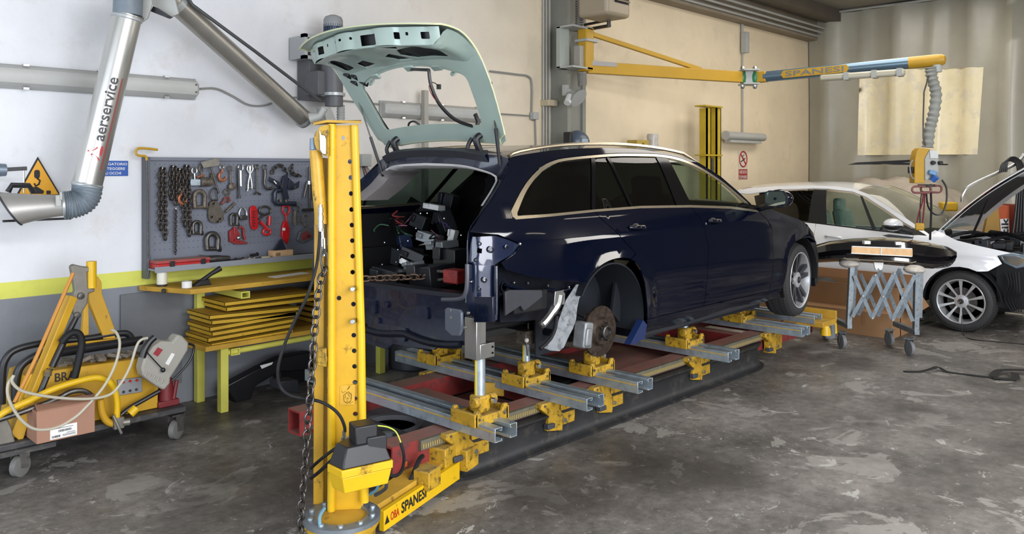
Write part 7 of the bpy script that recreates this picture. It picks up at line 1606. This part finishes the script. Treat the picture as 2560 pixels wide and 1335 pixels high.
wput('rear_door', [wp(2040, 559), wp(1975, 552), wp(1880, 545), (5.2, .9), (5.2, .30), (p_r, .30)], WHITEP)
wput('sill', [(p_b-.05, .295), (5.2, .295), (5.2, .20), (p_b-.02, .20)], WHITEP)
wing = [wp(2283, 588), wp(2318, 587), wp(2338, 575), wp(2358, 583), wp(2390, 600), wp(2450, 615), wp(2530, 633), wp(2494, 640), wp(2506, 660), wp(2470, 679)]+[q for q in ARC[::-1] if q[0] > wp(2470, 679)[0]+.03]+[(3.005, .30), (p_b-.02, .30), (p_b, .6)]
wput('front_wing', wing, WHITEP, st=.05)
wput('rear_window', wps([(1885, 490), (1910, 485), (1956, 479), (2034, 476), (2020, 554), (1975, 550), (1895, 540)]), TGLASS, .008, .003, gap=0)
wput('front_window', wps([(2066, 478), (2131, 484), (2161, 497), (2210, 528), (2255, 560), (2280, 582), (2240, 579), (2150, 568), (2067, 558)]), CGLASS, .008, .003, gap=0)
wput('window_pillar', wps([(2034, 475), (2066, 476), (2067, 560), (2020, 556)]), BLK, .004, .01, gap=0)
wput('window_pillar', wps([(2150, 489), (2157, 492), (2190, 573), (2180, 573)]), BLK, .002, .01, gap=0)
wput('mirror_triangle', wps([(2262, 563), (2316, 590), (2282, 586), (2250, 581)]), BLK, .0, .01, gap=0)
wput('belt_trim', wps([(2318, 590), (2240, 583), (2150, 572), (2065, 562), (1975, 552), (1975, 550), (2065, 559.5), (2150, 569.5), (2240, 580.5), (2316, 588)]), BLK, -.003, .006, gap=0)
wput('far_side', [(1.95, .3), (5.2, .3), (5.2, 1.0), (3.0, 1.0), (2.3, .9), (1.95, .8)], WHITEP, s=1)
WR = [wm(*q) for q in sm2(wps(WROOF), 3)]
def wacross(edge, n, bul, fwd=0):
    return [[V(WXC-(WXC-p.x)*a, p.y-fwd*(1-a*a), p.z+bul*(1-a*a)) for a in [1-2*k/n for k in range(n+1)]] for p in edge]
ir = [i for i, p in enumerate(WR) if p.y >= 3.85]
B().loft(wacross([WR[i] for i in ir], 12, .05)).build('roof', mat('white car paint', 'dfe2e6'), WCAR, solid=.01, ang=60); B().loft(wacross(WR[ir[-1]:], 12, .05, .18)).build('windscreen', CGLASS, WCAR, ang=60)
B().prism([wm(*wp(1905, 481), d=.02), wm(*wp(1905, 545), d=.02), wm(*wp(1905, 545), d=.02)+V(1.6, 0, 0), wm(*wp(1905, 481), d=.02)+V(1.3, 0, 0)], (0, .05, 0)).build('rear_trim', CAB, WCAR)
b = B(); b.bb((9.95, 3.2, .25), (11.5, 5.3, .4)); b.bb((9.98, 3.2, .4), (10.03, 5.3, .95)); b.bb((11.45, 3.2, .4), (11.5, 5.3, .95)); b.build('cabin_shell', CAB, WCAR)
B().bb((9.98, 3.15, .85), (11.5, 3.45, 1.02)).build('dashboard', CAB, WCAR, bevel=.03)
PLS = mat('seat cover plastic', '9fb3ad', .2, 0, .15, 12, bump=.3, bs=15)
for x in (10.38, 11.1):
    b = B(); b.box((x, 4.10, .62), (.5, .5, .16)); b.box((x, 4.36, .95), (.48, .14, .6), rot(-.22, 0, 0), (.8, 1)); b.build('seat', PLS, WCAR, bevel=.04); B().box((x, 4.45, 1.30), (.26, .09, .18)).build('headrest', PLS, WCAR, bevel=.03)
b = B(); b.box((10.74, 5.2, .95), (1.4, .14, .6), rot(-.2, 0, 0)); b.build('rear_seat', SEAT, WCAR, bevel=.04)
B().tube([V(10.38, 3.62, .98)+rot(.35+PI/2, 0, 0) @ V(math.cos(a)*.18, math.sin(a)*.18, 0) for a in [2*PI*k/20 for k in range(20)]], .014, 6, closed=True).build('steering_wheel', BLK, WCAR)
mp = at(2232, 562, D=9.35); b = B(); b.sph(mp, (.11, .11, .075), 16, rot(0, 0, .3)); b.build('mirror_housing', WHITEP, WCAR); B().sph(mp+V(-.01, 0, -.022), (.113, .115, .045), 16, rot(0, 0, .3)).build('mirror_base', BLK, WCAR); B().tube([mp+V(.05, -.03, -.05), wm(*wp(2278, 582))], .025, 8).build('mirror_stalk', BLK, WCAR)
p = wm(*wp(2085, 592)); B().tube([p+V(-.01, .10, .0), p+V(-.035, .07, .01), p+V(-.035, -.06, .0), p+V(-.01, -.09, -.005)], .014, 8).build('door_handle', WHITEP, WCAR)
wheel(WCAR, (9.84, 2.62, .335), -PI/2, .335, .237, .225, -1, 'multi')
wheel(WCAR, (9.84, 5.3, .335), -PI/2, .335, .237, .225, -1, 'multi')
wheel(WCAR, (11.64, 2.62, .335), -PI/2, .335, .237, .225, 1, 'multi')
b = B(); ro = []; ri2 = []
for k in range(15):
    a = PI*k/14-.1; ro.append(V(9.86, 2.62+.40*math.cos(a), .33+.40*math.sin(a))); ri2.append(V(10.25, 2.62+.39*math.cos(a), .33+.39*math.sin(a)))
b.loft([ro, ri2]); b.add(ri2+[V(10.25, 2.62, .33)], [(i, i+1, 15) for i in range(14)]); b.build('wheel_arch_liner', BLKR, WCAR, solid=.01)
b = B(); b.loft([[V(9.88, 2.62+r_*math.cos(a), .33+r_*math.sin(a)) for r_ in (.375, .45)] for a in [-.15+PI*1.0*k/14 for k in range(8)]]); b.build('liner_edge', BLKR, WCAR, solid=.02)
# engine bay and bonnet
b = B(); b.bb((10.1, 1.95, .35), (11.4, 3.0, .86)); b.build('engine_bay', mat('engine black', '17181a', .5), WCAR, bevel=.03)
r_ = random.Random(9)
for k in range(16):
    c_ = V(10.25+r_.random()*1.0, 2.0+r_.random()*.95, .90+r_.random()*.05); B().box(c_, (r_.uniform(.08, .25), r_.uniform(.08, .25), r_.uniform(.06, .14)), rot(0, 0, r_.uniform(-.4, .4))).build('engine_part', (BLK, DKGREY, DSTEEL, BLK)[k % 4], WCAR, bevel=.01)
for k in range(5): B().tube(spline([V(10.15+r_.random(), 1.95+r_.random(), .98), V(10.3+r_.random()*.8, 2.1+r_.random()*.6, 1.06), V(10.2+r_.random(), 2.1+r_.random()*.8, .96)], 5), .02, 8).build('engine_hose', BLKR, WCAR)
hh0 = at(2340, 570, X=10.02); hh1 = at(2562, 411, X=10.02); hv_ = hh1-hh0; hv_.x = 0; hu = hv_.normalized(); hn = V(0, hu.z, -hu.y)*-1
if hn.z > 0: hn = -hn
def hoodp(s_, v, k=0):     # s along from hinge, v across
    return V(10.74+v*(.74-.10*s_*s_*.6), hh0.y, hh0.z)+hu*(s_*1.12)+hn*(k-.05*math.sin(PI*min(s_, 1)*.9)*1-.05*(1-abs(v)**3)+.04)
B().loft([[hoodp(i/12, -1+j/8) for j in range(17)] for i in range(13)]).build('bonnet', WHITEP, WCAR, solid=.01, ang=60)
B().loft([[hoodp(i/12, -1+j/8, .035) for j in range(17)] for i in range(13)]).build('bonnet_inner', mat('grey white inner paint', 'b9bcbe', .35, 0, .05, 5), WCAR, solid=.006, ang=60)
B().loft([[hoodp(.2+.62*i/8, -.70+1.4*j/8, .05+.006*math.sin(j*2.2)) for j in range(9)] for i in range(9)]).build('bonnet_insulation', mat('black felt pad', '1d1e20', .8), WCAR, solid=.01)
B().tube([hoodp(.02, -.98, .03), at(2358, 590, X=10.06)], .03, 8).build('bonnet_hinge', WHITEP, WCAR)
B().tube([at(2430, 590, X=10.3), at(2470, 500, X=10.2)], .013, 8).build('gas_strut', BLK, WCAR)
b = B(); b.prism([at(*q, X=9.95) for q in ((2493, 639), (2530, 632), (2575, 640), (2590, 662), (2540, 672), (2510, 658))], (.25, 0, 0)); b.build('headlamp', mat('headlamp glass', '7d8a94', .08, .3), WCAR, bevel=.01)
b = B(); b.prism([at(*q, X=9.94) for q in ((2500, 641), (2540, 640), (2570, 650), (2545, 664), (2515, 655))], (.01, 0, 0)); b.build('lamp_lens', CHROME, WCAR)
b = B(); b.bb((9.98, 1.95, .45), (11.5, 2.15, .60)); b.bb((9.98, 1.85, .25), (11.5, 1.95, .33)); b.build('front_carrier', mat('pale carrier', '9aa0a4', .4, .3), WCAR, bevel=.01)
b = B(); b.bb((9.96, 1.95, .30), (10.1, 2.3, .85)); b.build('inner_bracket', BLKR, WCAR)
for k in range(5): B().tube(spline([at(2515+k*8, 680, X=9.9), at(2522+k*7, 710+k*5, X=9.88), at(2512+k*8, 745, X=9.9), at(2530+k*6, 780, X=9.92)], 4), .007, 6).build('wire', BLK, WCAR)
B().tube([at(2515, 783, X=9.9), at(2560, 788, X=9.8)], .02, 8).build('tow_bar', STEEL, WCAR)
# ================================================================== scissor stand with bumper
GST = mat('dull zinc', '868f95', .42, .7, .12, 14, '5f686e', (.52, .7))
ST = thing('scissor_stand', 'galvanised folding scissor trestle on grey castors carrying the black bumper', 'trestle', (8.2, 2.95, 0))
def st(x, y, d=0): px = 2000+x/3.337; return at(px, 560+y/3.337, D=8.1-.3*(px-2105)/170+d)
for x0_, y0_, x1_, y1_ in ((430, 350, 405, 850), (975, 400, 965, 900)):
    b = B(); b.bar(st(x0_, y0_), st(x1_, y1_), .045, .045, up=dep); b.build('upright', GST, ST); b = B(); b.bar(st(x0_+30, y0_+10, .3), st(x1_+30, y1_-120, .3), .04, .04, up=dep); b.build('upright', GST, ST)
    f = st(x1_, y1_); b = B(); b.bar(f+dep*-.03-lat*.0, f+dep*.42+V(0, 0, .0), .05, .05); b.build('foot_bar', GST, ST, bevel=.004)
for k, (x, y) in enumerate(((350, 985), (915, 1045))):
    c_ = at(2000+x/3.337, 560+y/3.337, D=(8.1, 7.8)[k]); c_.z = .073
    for dd in (0, .42):
        cc_ = c_+dep*dd; a_x = V(.75, -.66, 0); b = B(); b.lathe([(-.018, .062), (-.016, .07), (.016, .07), (.018, .062), (.018, .03), (.0, .028)], cc_, a_x, 28); b.build('castor_wheel', mat('grey rubber', '6a6c6e', .6), ST)
        for q in range(5): an3 = 2*PI*q/5; B().cyl(cc_+a_x*.0, cc_+V(a_x.y*-math.cos(an3), a_x.x*math.cos(an3), math.sin(an3))*.055+a_x*-.0, .008, n=6).build('castor_spoke', DSTEEL, ST)
        b = B(); b.prism([cc_+a_x*.025+V(0, 0, -.01), cc_+a_x*.025+V(.03, .03, .09), cc_+a_x*.025+V(-.02, -.02, .09)], a_x*.004); b.prism([cc_-a_x*.025+V(0, 0, -.01), cc_-a_x*.025+V(.03, .03, .09), cc_-a_x*.025+V(-.02, -.02, .09)], a_x*-.004); b.box(cc_+V(0, 0, .092), (.09, .08, .008)); b.build('castor_fork', GST, ST)
bars = [((455, 430), (602, 785)), ((438, 775), (628, 425)), ((628, 425), (772, 800)), ((602, 785), (785, 412)), ((785, 412), (942, 812)), ((772, 800), (962, 425))]
for k, (p_, q_) in enumerate(bars):
    B().bar(st(*p_, -.03-.012*(k % 2)), st(*q_, -.03-.012*(k % 2)), .010, .034, up=None).build('lattice_bar', GST, ST); B().bar(st(p_[0]+48, p_[1]-15, .32-.012*(k % 2)), st(q_[0]+48, q_[1]-40, .32-.012*(k % 2)), .010, .034).build('lattice_bar', GST, ST)
for x, y in ((602, 785), (772, 800), (628, 425), (785, 412), (524, 600), (690, 605), (850, 615)): B().lathe([(0, .012), (.008, .010)], st(x, y, -.05), -dep, 10).build('rivet', STEEL, ST)
for x, y in ((430, 335), (975, 385)):
    p = st(x, y); b = B(); b.sph(p+V(0, 0, .0)+dep*.05, (.10, .10, .045), 14); b.build('paper_padding', mat('crumpled paper', 'b5afa6', .7, 0, .2, 20, bump=.6, bs=18), ST)
BM = thing('bumper', 'glossy black car bumper with a tan number plate carrier lying across the scissor trestle', 'bumper', tuple(at(2210, 640, D=7.9)))
def itp(x, P): 
    for i in range(len(P)-1):
        if x <= P[i+1][0]: return P[i][1]+(P[i+1][1]-P[i][1])*(x-P[i][0])/(P[i+1][0]-P[i][0])
    return P[-1][1]
YT = [(2036, 614), (2075, 604), (2130, 598), (2210, 595), (2260, 598), (2320, 608), (2370, 618), (2393, 630)]; YB = [(2036, 657), (2090, 654), (2160, 656), (2230, 663), (2290, 668), (2330, 672), (2375, 668), (2393, 645)]
secs = []
GB2 = mat('glossy black bumper', '0a0a0e', .1, 0, 0, coat=1)
for k in range(31):
    px = 2038+354*k/30; u = k/15-1; Dc = 7.95+.22*u*u-.12*u; t0_, b0_ = itp(px, YT), itp(px, YB); h_ = b0_-t0_
    secs.append([at(px, t0_-2, D=Dc+.30), at(px, t0_, D=Dc+.10), at(px, t0_+h_*.12, D=Dc+.01), at(px, t0_+h_*.45, D=Dc-.02), at(px, t0_+h_*.62, D=Dc), at(px, t0_+h_*.70, D=Dc-.05), at(px, t0_+h_*.82, D=Dc-.06), at(px, t0_+h_, D=Dc+.02), at(px, b0_, D=Dc+.2)])
B().loft(secs).build('bumper_skin', GB2, BM, solid=.005, ang=30)
b = B(); b.loft([[at(2128+152*k/10, 616+k*.7, D=7.90), at(2128+152*k/10, 634+k*.7, D=7.90)] for k in range(11)]); b.build('plate_carrier', mat('tan masking', 'd0a878', .5, 0, .12, 20), BM, solid=.012)
b = B(); b.tube([at(*q, D=7.89) for q in ((2130, 616), (2280, 622), (2279, 641), (2128, 633))], .006, 6, closed=True); b.tube([at(2203, 618, D=7.885), at(2202, 638, D=7.885)], .006, 6); b.build('carrier_frame', PAPER, BM)
B().tube([at(*q, D=7.86) for q in ((2110, 645), (2118, 648), (2200, 652), (2280, 657), (2290, 654))], .006, 6).build('silver_strip', CHR, BM)
for px in (2166, 2244): p = at(px, 606+(px-2166)*.03, D=7.95); B().box(p, (.05, .06, .03), rot(0, 0, .8)).build('clip', PAPER, BM)
t = tag(B().prism([at(*q, D=7.92) for q in ((2185, 656), (2209, 657), (2206, 672), (2200, 676), (2196, 670), (2191, 676), (2187, 668))], dep*.02).build('paper_glove', PAPER), 'white paper scrap hanging under the middle of the black bumper', 'paper')
t = tag(B().prism([at(*q, D=8.4) for q in ((2208, 589), (2225, 586), (2285, 593), (2280, 597), (2220, 593))], dep*.03).build('black_strip', BLK), 'thin black strip lying behind the top edge of the black bumper', 'strip')
# cardboard boxes behind the stand
t = thing('carton', 'large open cardboard carton behind the scissor trestle, holding a tyre', 'carton', (9.3, 3.6, 0))
z1_ = at(2060, 703, X=9.16).z
for a_, c_ in (((9.16, 3.02, 0), (9.17, 4.6, z1_)), ((9.16, 3.02, 0), (9.6, 3.03, z1_)), ((9.6, 3.02, 0), (9.61, 4.6, z1_)), ((9.16, 4.59, 0), (9.6, 4.6, z1_))): B().bb(a_, c_).build('side', CARD, t)
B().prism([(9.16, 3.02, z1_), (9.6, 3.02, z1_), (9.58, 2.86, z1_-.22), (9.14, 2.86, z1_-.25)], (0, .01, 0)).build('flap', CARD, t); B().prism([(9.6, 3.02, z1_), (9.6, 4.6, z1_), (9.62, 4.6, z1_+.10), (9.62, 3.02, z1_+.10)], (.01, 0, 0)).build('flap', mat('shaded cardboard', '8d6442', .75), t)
tag(B().lathe([(-.10, .20), (-.09, 0), (.09, 0), (.10, .20), (.05, .19), (-.05, .19)], (9.38, 3.95, z1_-.20), (1, .1, .1), 32, closed=True).build('loose_tyre', TYRE), 'grey tyre standing inside the open carton', 'tyre')
t = thing('carton', 'flat closed cardboard carton on the floor under the scissor trestle', 'carton', (9.03, 3.6, 0)); B().bb((8.92, 3.02, .0), (9.15, 4.7, .262)).build('box', CARD, t, bevel=.004); B().bb((8.917, 3.3, .12), (8.919, 3.34, .262)).build('tape', mat('box tape', '8f6a48', .4), t)
t = thing('trolley_jack', 'low silver and red floor jack tip by the white car wheel', 'jack', tuple(at(2315, 800, Z=.0))); B().bar(at(2302, 795, Z=.08), at(2333, 781, Z=.10), .06, .04).build('lever', STEEL, t); B().box(at(2300, 788, Z=.05), (.1, .1, .1)).build('body', BLK, t, bevel=.01)
# wheel ramp shapes and equipment at the right edge
t = thing('equipment_stand', 'orange and white upright cabinet with vertical black lettering behind the open bonnet', 'cabinet', tuple(at(2510, 600, D=10.25)))
def eq(px, py, d=0): return at(px, py, D=10.25+d)
OR = mat('orange red paint', 'b3542f', .5, 0, .1, 10)
B().prism([eq(*q) for q in ((2497, 516), (2523, 514), (2525, 640), (2500, 640))], dep*.3).build('cabinet_body', OR, t); B().prism([eq(*q, -.01) for q in ((2500, 548), (2522, 546), (2524, 596), (2503, 596))], dep*.005).build('white_label', PAPER, t)
text('ltik', eq(2521, 592, -.02), (0, 0, 1), -lat, .085, INK, t, width=.24, th=.002)
t = thing('equipment_stand', 'second red cabinet at the right edge of the photo behind the open bonnet', 'cabinet', tuple(eq(2550, 600))); B().prism([eq(*q) for q in ((2541, 512), (2575, 512), (2575, 640), (2543, 640))], dep*.3).build('cabinet_body', mat('dull brick red', '8e3a2e', .5), t); B().prism([eq(*q, -.01) for q in ((2546, 518), (2572, 517), (2572, 528), (2546, 529))], dep*.005).build('white_label', PAPER, t)
t = thing('hose_stand', 'tall chrome hoop with black hoses coiled over it, rising behind the open bonnet', 'stand', tuple(at(2430, 500, D=10.15)))
B().tube(spline([at(*q, D=10.15) for q in ((2405, 505), (2408, 485), (2430, 462), (2520, 420), (2545, 405), (2560, 385))], 5), .02, 8).build('hoop', STEEL, t)
for k in range(4): B().tube(spline([at(2500+k*5, 430, D=10.1), at(2508+k*4, 408-k*3, D=10.1), at(2530+k*4, 402-k*2, D=10.1), at(2545+k*5, 425, D=10.1), at(2540+k*6, 520, D=10.1), at(2530+k*9, 600, D=10.1)], 5), .014, 8).build('black_hose', BLK, t)
B().prism([at(*q, D=10.15) for q in ((2545, 410), (2549, 410), (2556, 620), (2548, 620))], dep*.03).build('upright', DKGREY, t)
tag(B().prism([at(*q, D=10.2) for q in ((2478, 500), (2495, 492), (2500, 585), (2460, 585))], dep*.05).build('brown_sheet', mat('ochre cardboard', 'a5813f', .7)), 'ochre cardboard sheet standing behind the engine of the white car', 'sheet')
tag(B().box(at(2370, 516, D=11.0), (.2, .2, .12), rot(0, 0, .5)).build('yellow_crate', YEL, bevel=.02), 'small yellow container seen through the gap under the open bonnet', 'container')
# black strap and thin cable on the floor
def fl(px, py, z=.004): return at(px, py, Z=z)
t = thing('strap', 'flat black strap with folded end lying across the floor on the right', 'strap', tuple(fl(2400, 930)))
def ribbon(pts, w): 
    ps_ = spline(pts, 6); secs = []
    for i, p in enumerate(ps_):
        tt_ = (ps_[min(i+1, len(ps_)-1)]-ps_[max(i-1, 0)]).normalized(); nn = V(-tt_.y, tt_.x, 0); secs.append([p+nn*w/2, p-nn*w/2])
    return B().loft(secs)
ribbon([fl(2260, 929), fl(2300, 929), fl(2330, 922, .03), fl(2345, 918, .03), fl(2370, 930), (fl(2430, 938)), fl(2490, 945), fl(2532, 948)], .045).build('band', BLKR, t, solid=.003)
ribbon([fl(2482, 941, .01), fl(2500, 925, .03), fl(2570, 925, .03)], .06).build('band', BLKR, t, solid=.003); ribbon([fl(2482, 945, .01), fl(2535, 948, .01), fl(2536, 932, .03)], .06).build('band', BLKR, t, solid=.003)
tag(B().tube(spline([at(2404, 790, X=9.78), fl(2408, 835, .01), fl(2430, 848, .006), fl(2500, 855, .006), fl(2580, 862, .006)], 6), .005, 6).build('floor_cable', BLK), 'thin black cable running from the white car wheel across the floor', 'cable')
# odds and ends seen under the navy car
t = thing('storage_drum', 'dark grey drum standing behind the bench under the rear of the navy car', 'drum', tuple(V(4.55, 5.75, 0))); B().lathe([(0, .22), (.02, .235), (.55, .235), (.57, .22)], (4.72, 5.75, 0), (0, 0, 1), 28).build('body', DKGREY, t)
t = thing('paper_sack', 'crumpled pale sack on the floor behind the bench', 'sack', tuple(at(1018, 885, Z=0))); q = at(1020, 888, Z=0); b = B(); b.box(q+V(0, 0, .14), (.16, .2, .28), rot(.05, .05, .3)); b.build('sack', mat('pale sack', 'a09a8c', .8, 0, .2, 12, bump=.5, bs=14), t, bevel=.03)
t = thing('red_dolly', 'red wheeled dolly partly hidden behind the far rail under the car', 'dolly', tuple(at(1075, 885, Z=0))); q = at(1078, 880, Z=0); B().box(q+V(.05, 0, .12), (.35, .3, .05), rot(0, 0, .1)).build('frame', RED, t, bevel=.005); B().lathe([(-.02, .05), (-.02, .06), (.02, .06), (.02, .05), (.02, 0)], q+V(-.12, -.12, .06), (.4, -.9, 0), 20).build('wheel', TYRE, t)
# ceiling tube lamps over the work bays (outside the frame; they show as streaks in the car's paint)
TUB = mat('lit tube', 'fff4e0', .5, emit=9)
for k, (x, y, l_) in enumerate(((3.2, .6, 'ceiling tube lamp over the near bay'), (6.4, .6, 'ceiling tube lamp over the middle bay'), (9.6, .2, 'ceiling tube lamp over the far bay'), (5.0, -3.4, 'ceiling tube lamp near the side doorway'), (9.0, -3.4, 'ceiling tube lamp at the far end near the side doorway'))):
    t = thing('ceiling_lamp', l_, 'lamp', (x, y, RZ-.12), 'ceiling tube lamps'); B().bb((x-.75, y-.08, RZ-.06), (x+.75, y+.08, RZ)).build('housing', LGREY, t)
    for s in (-1, 1): B().cyl((x-.7, y+s*.045, RZ-.085), (x+.7, y+s*.045, RZ-.085), .014, n=10).build('tube', TUB, t)
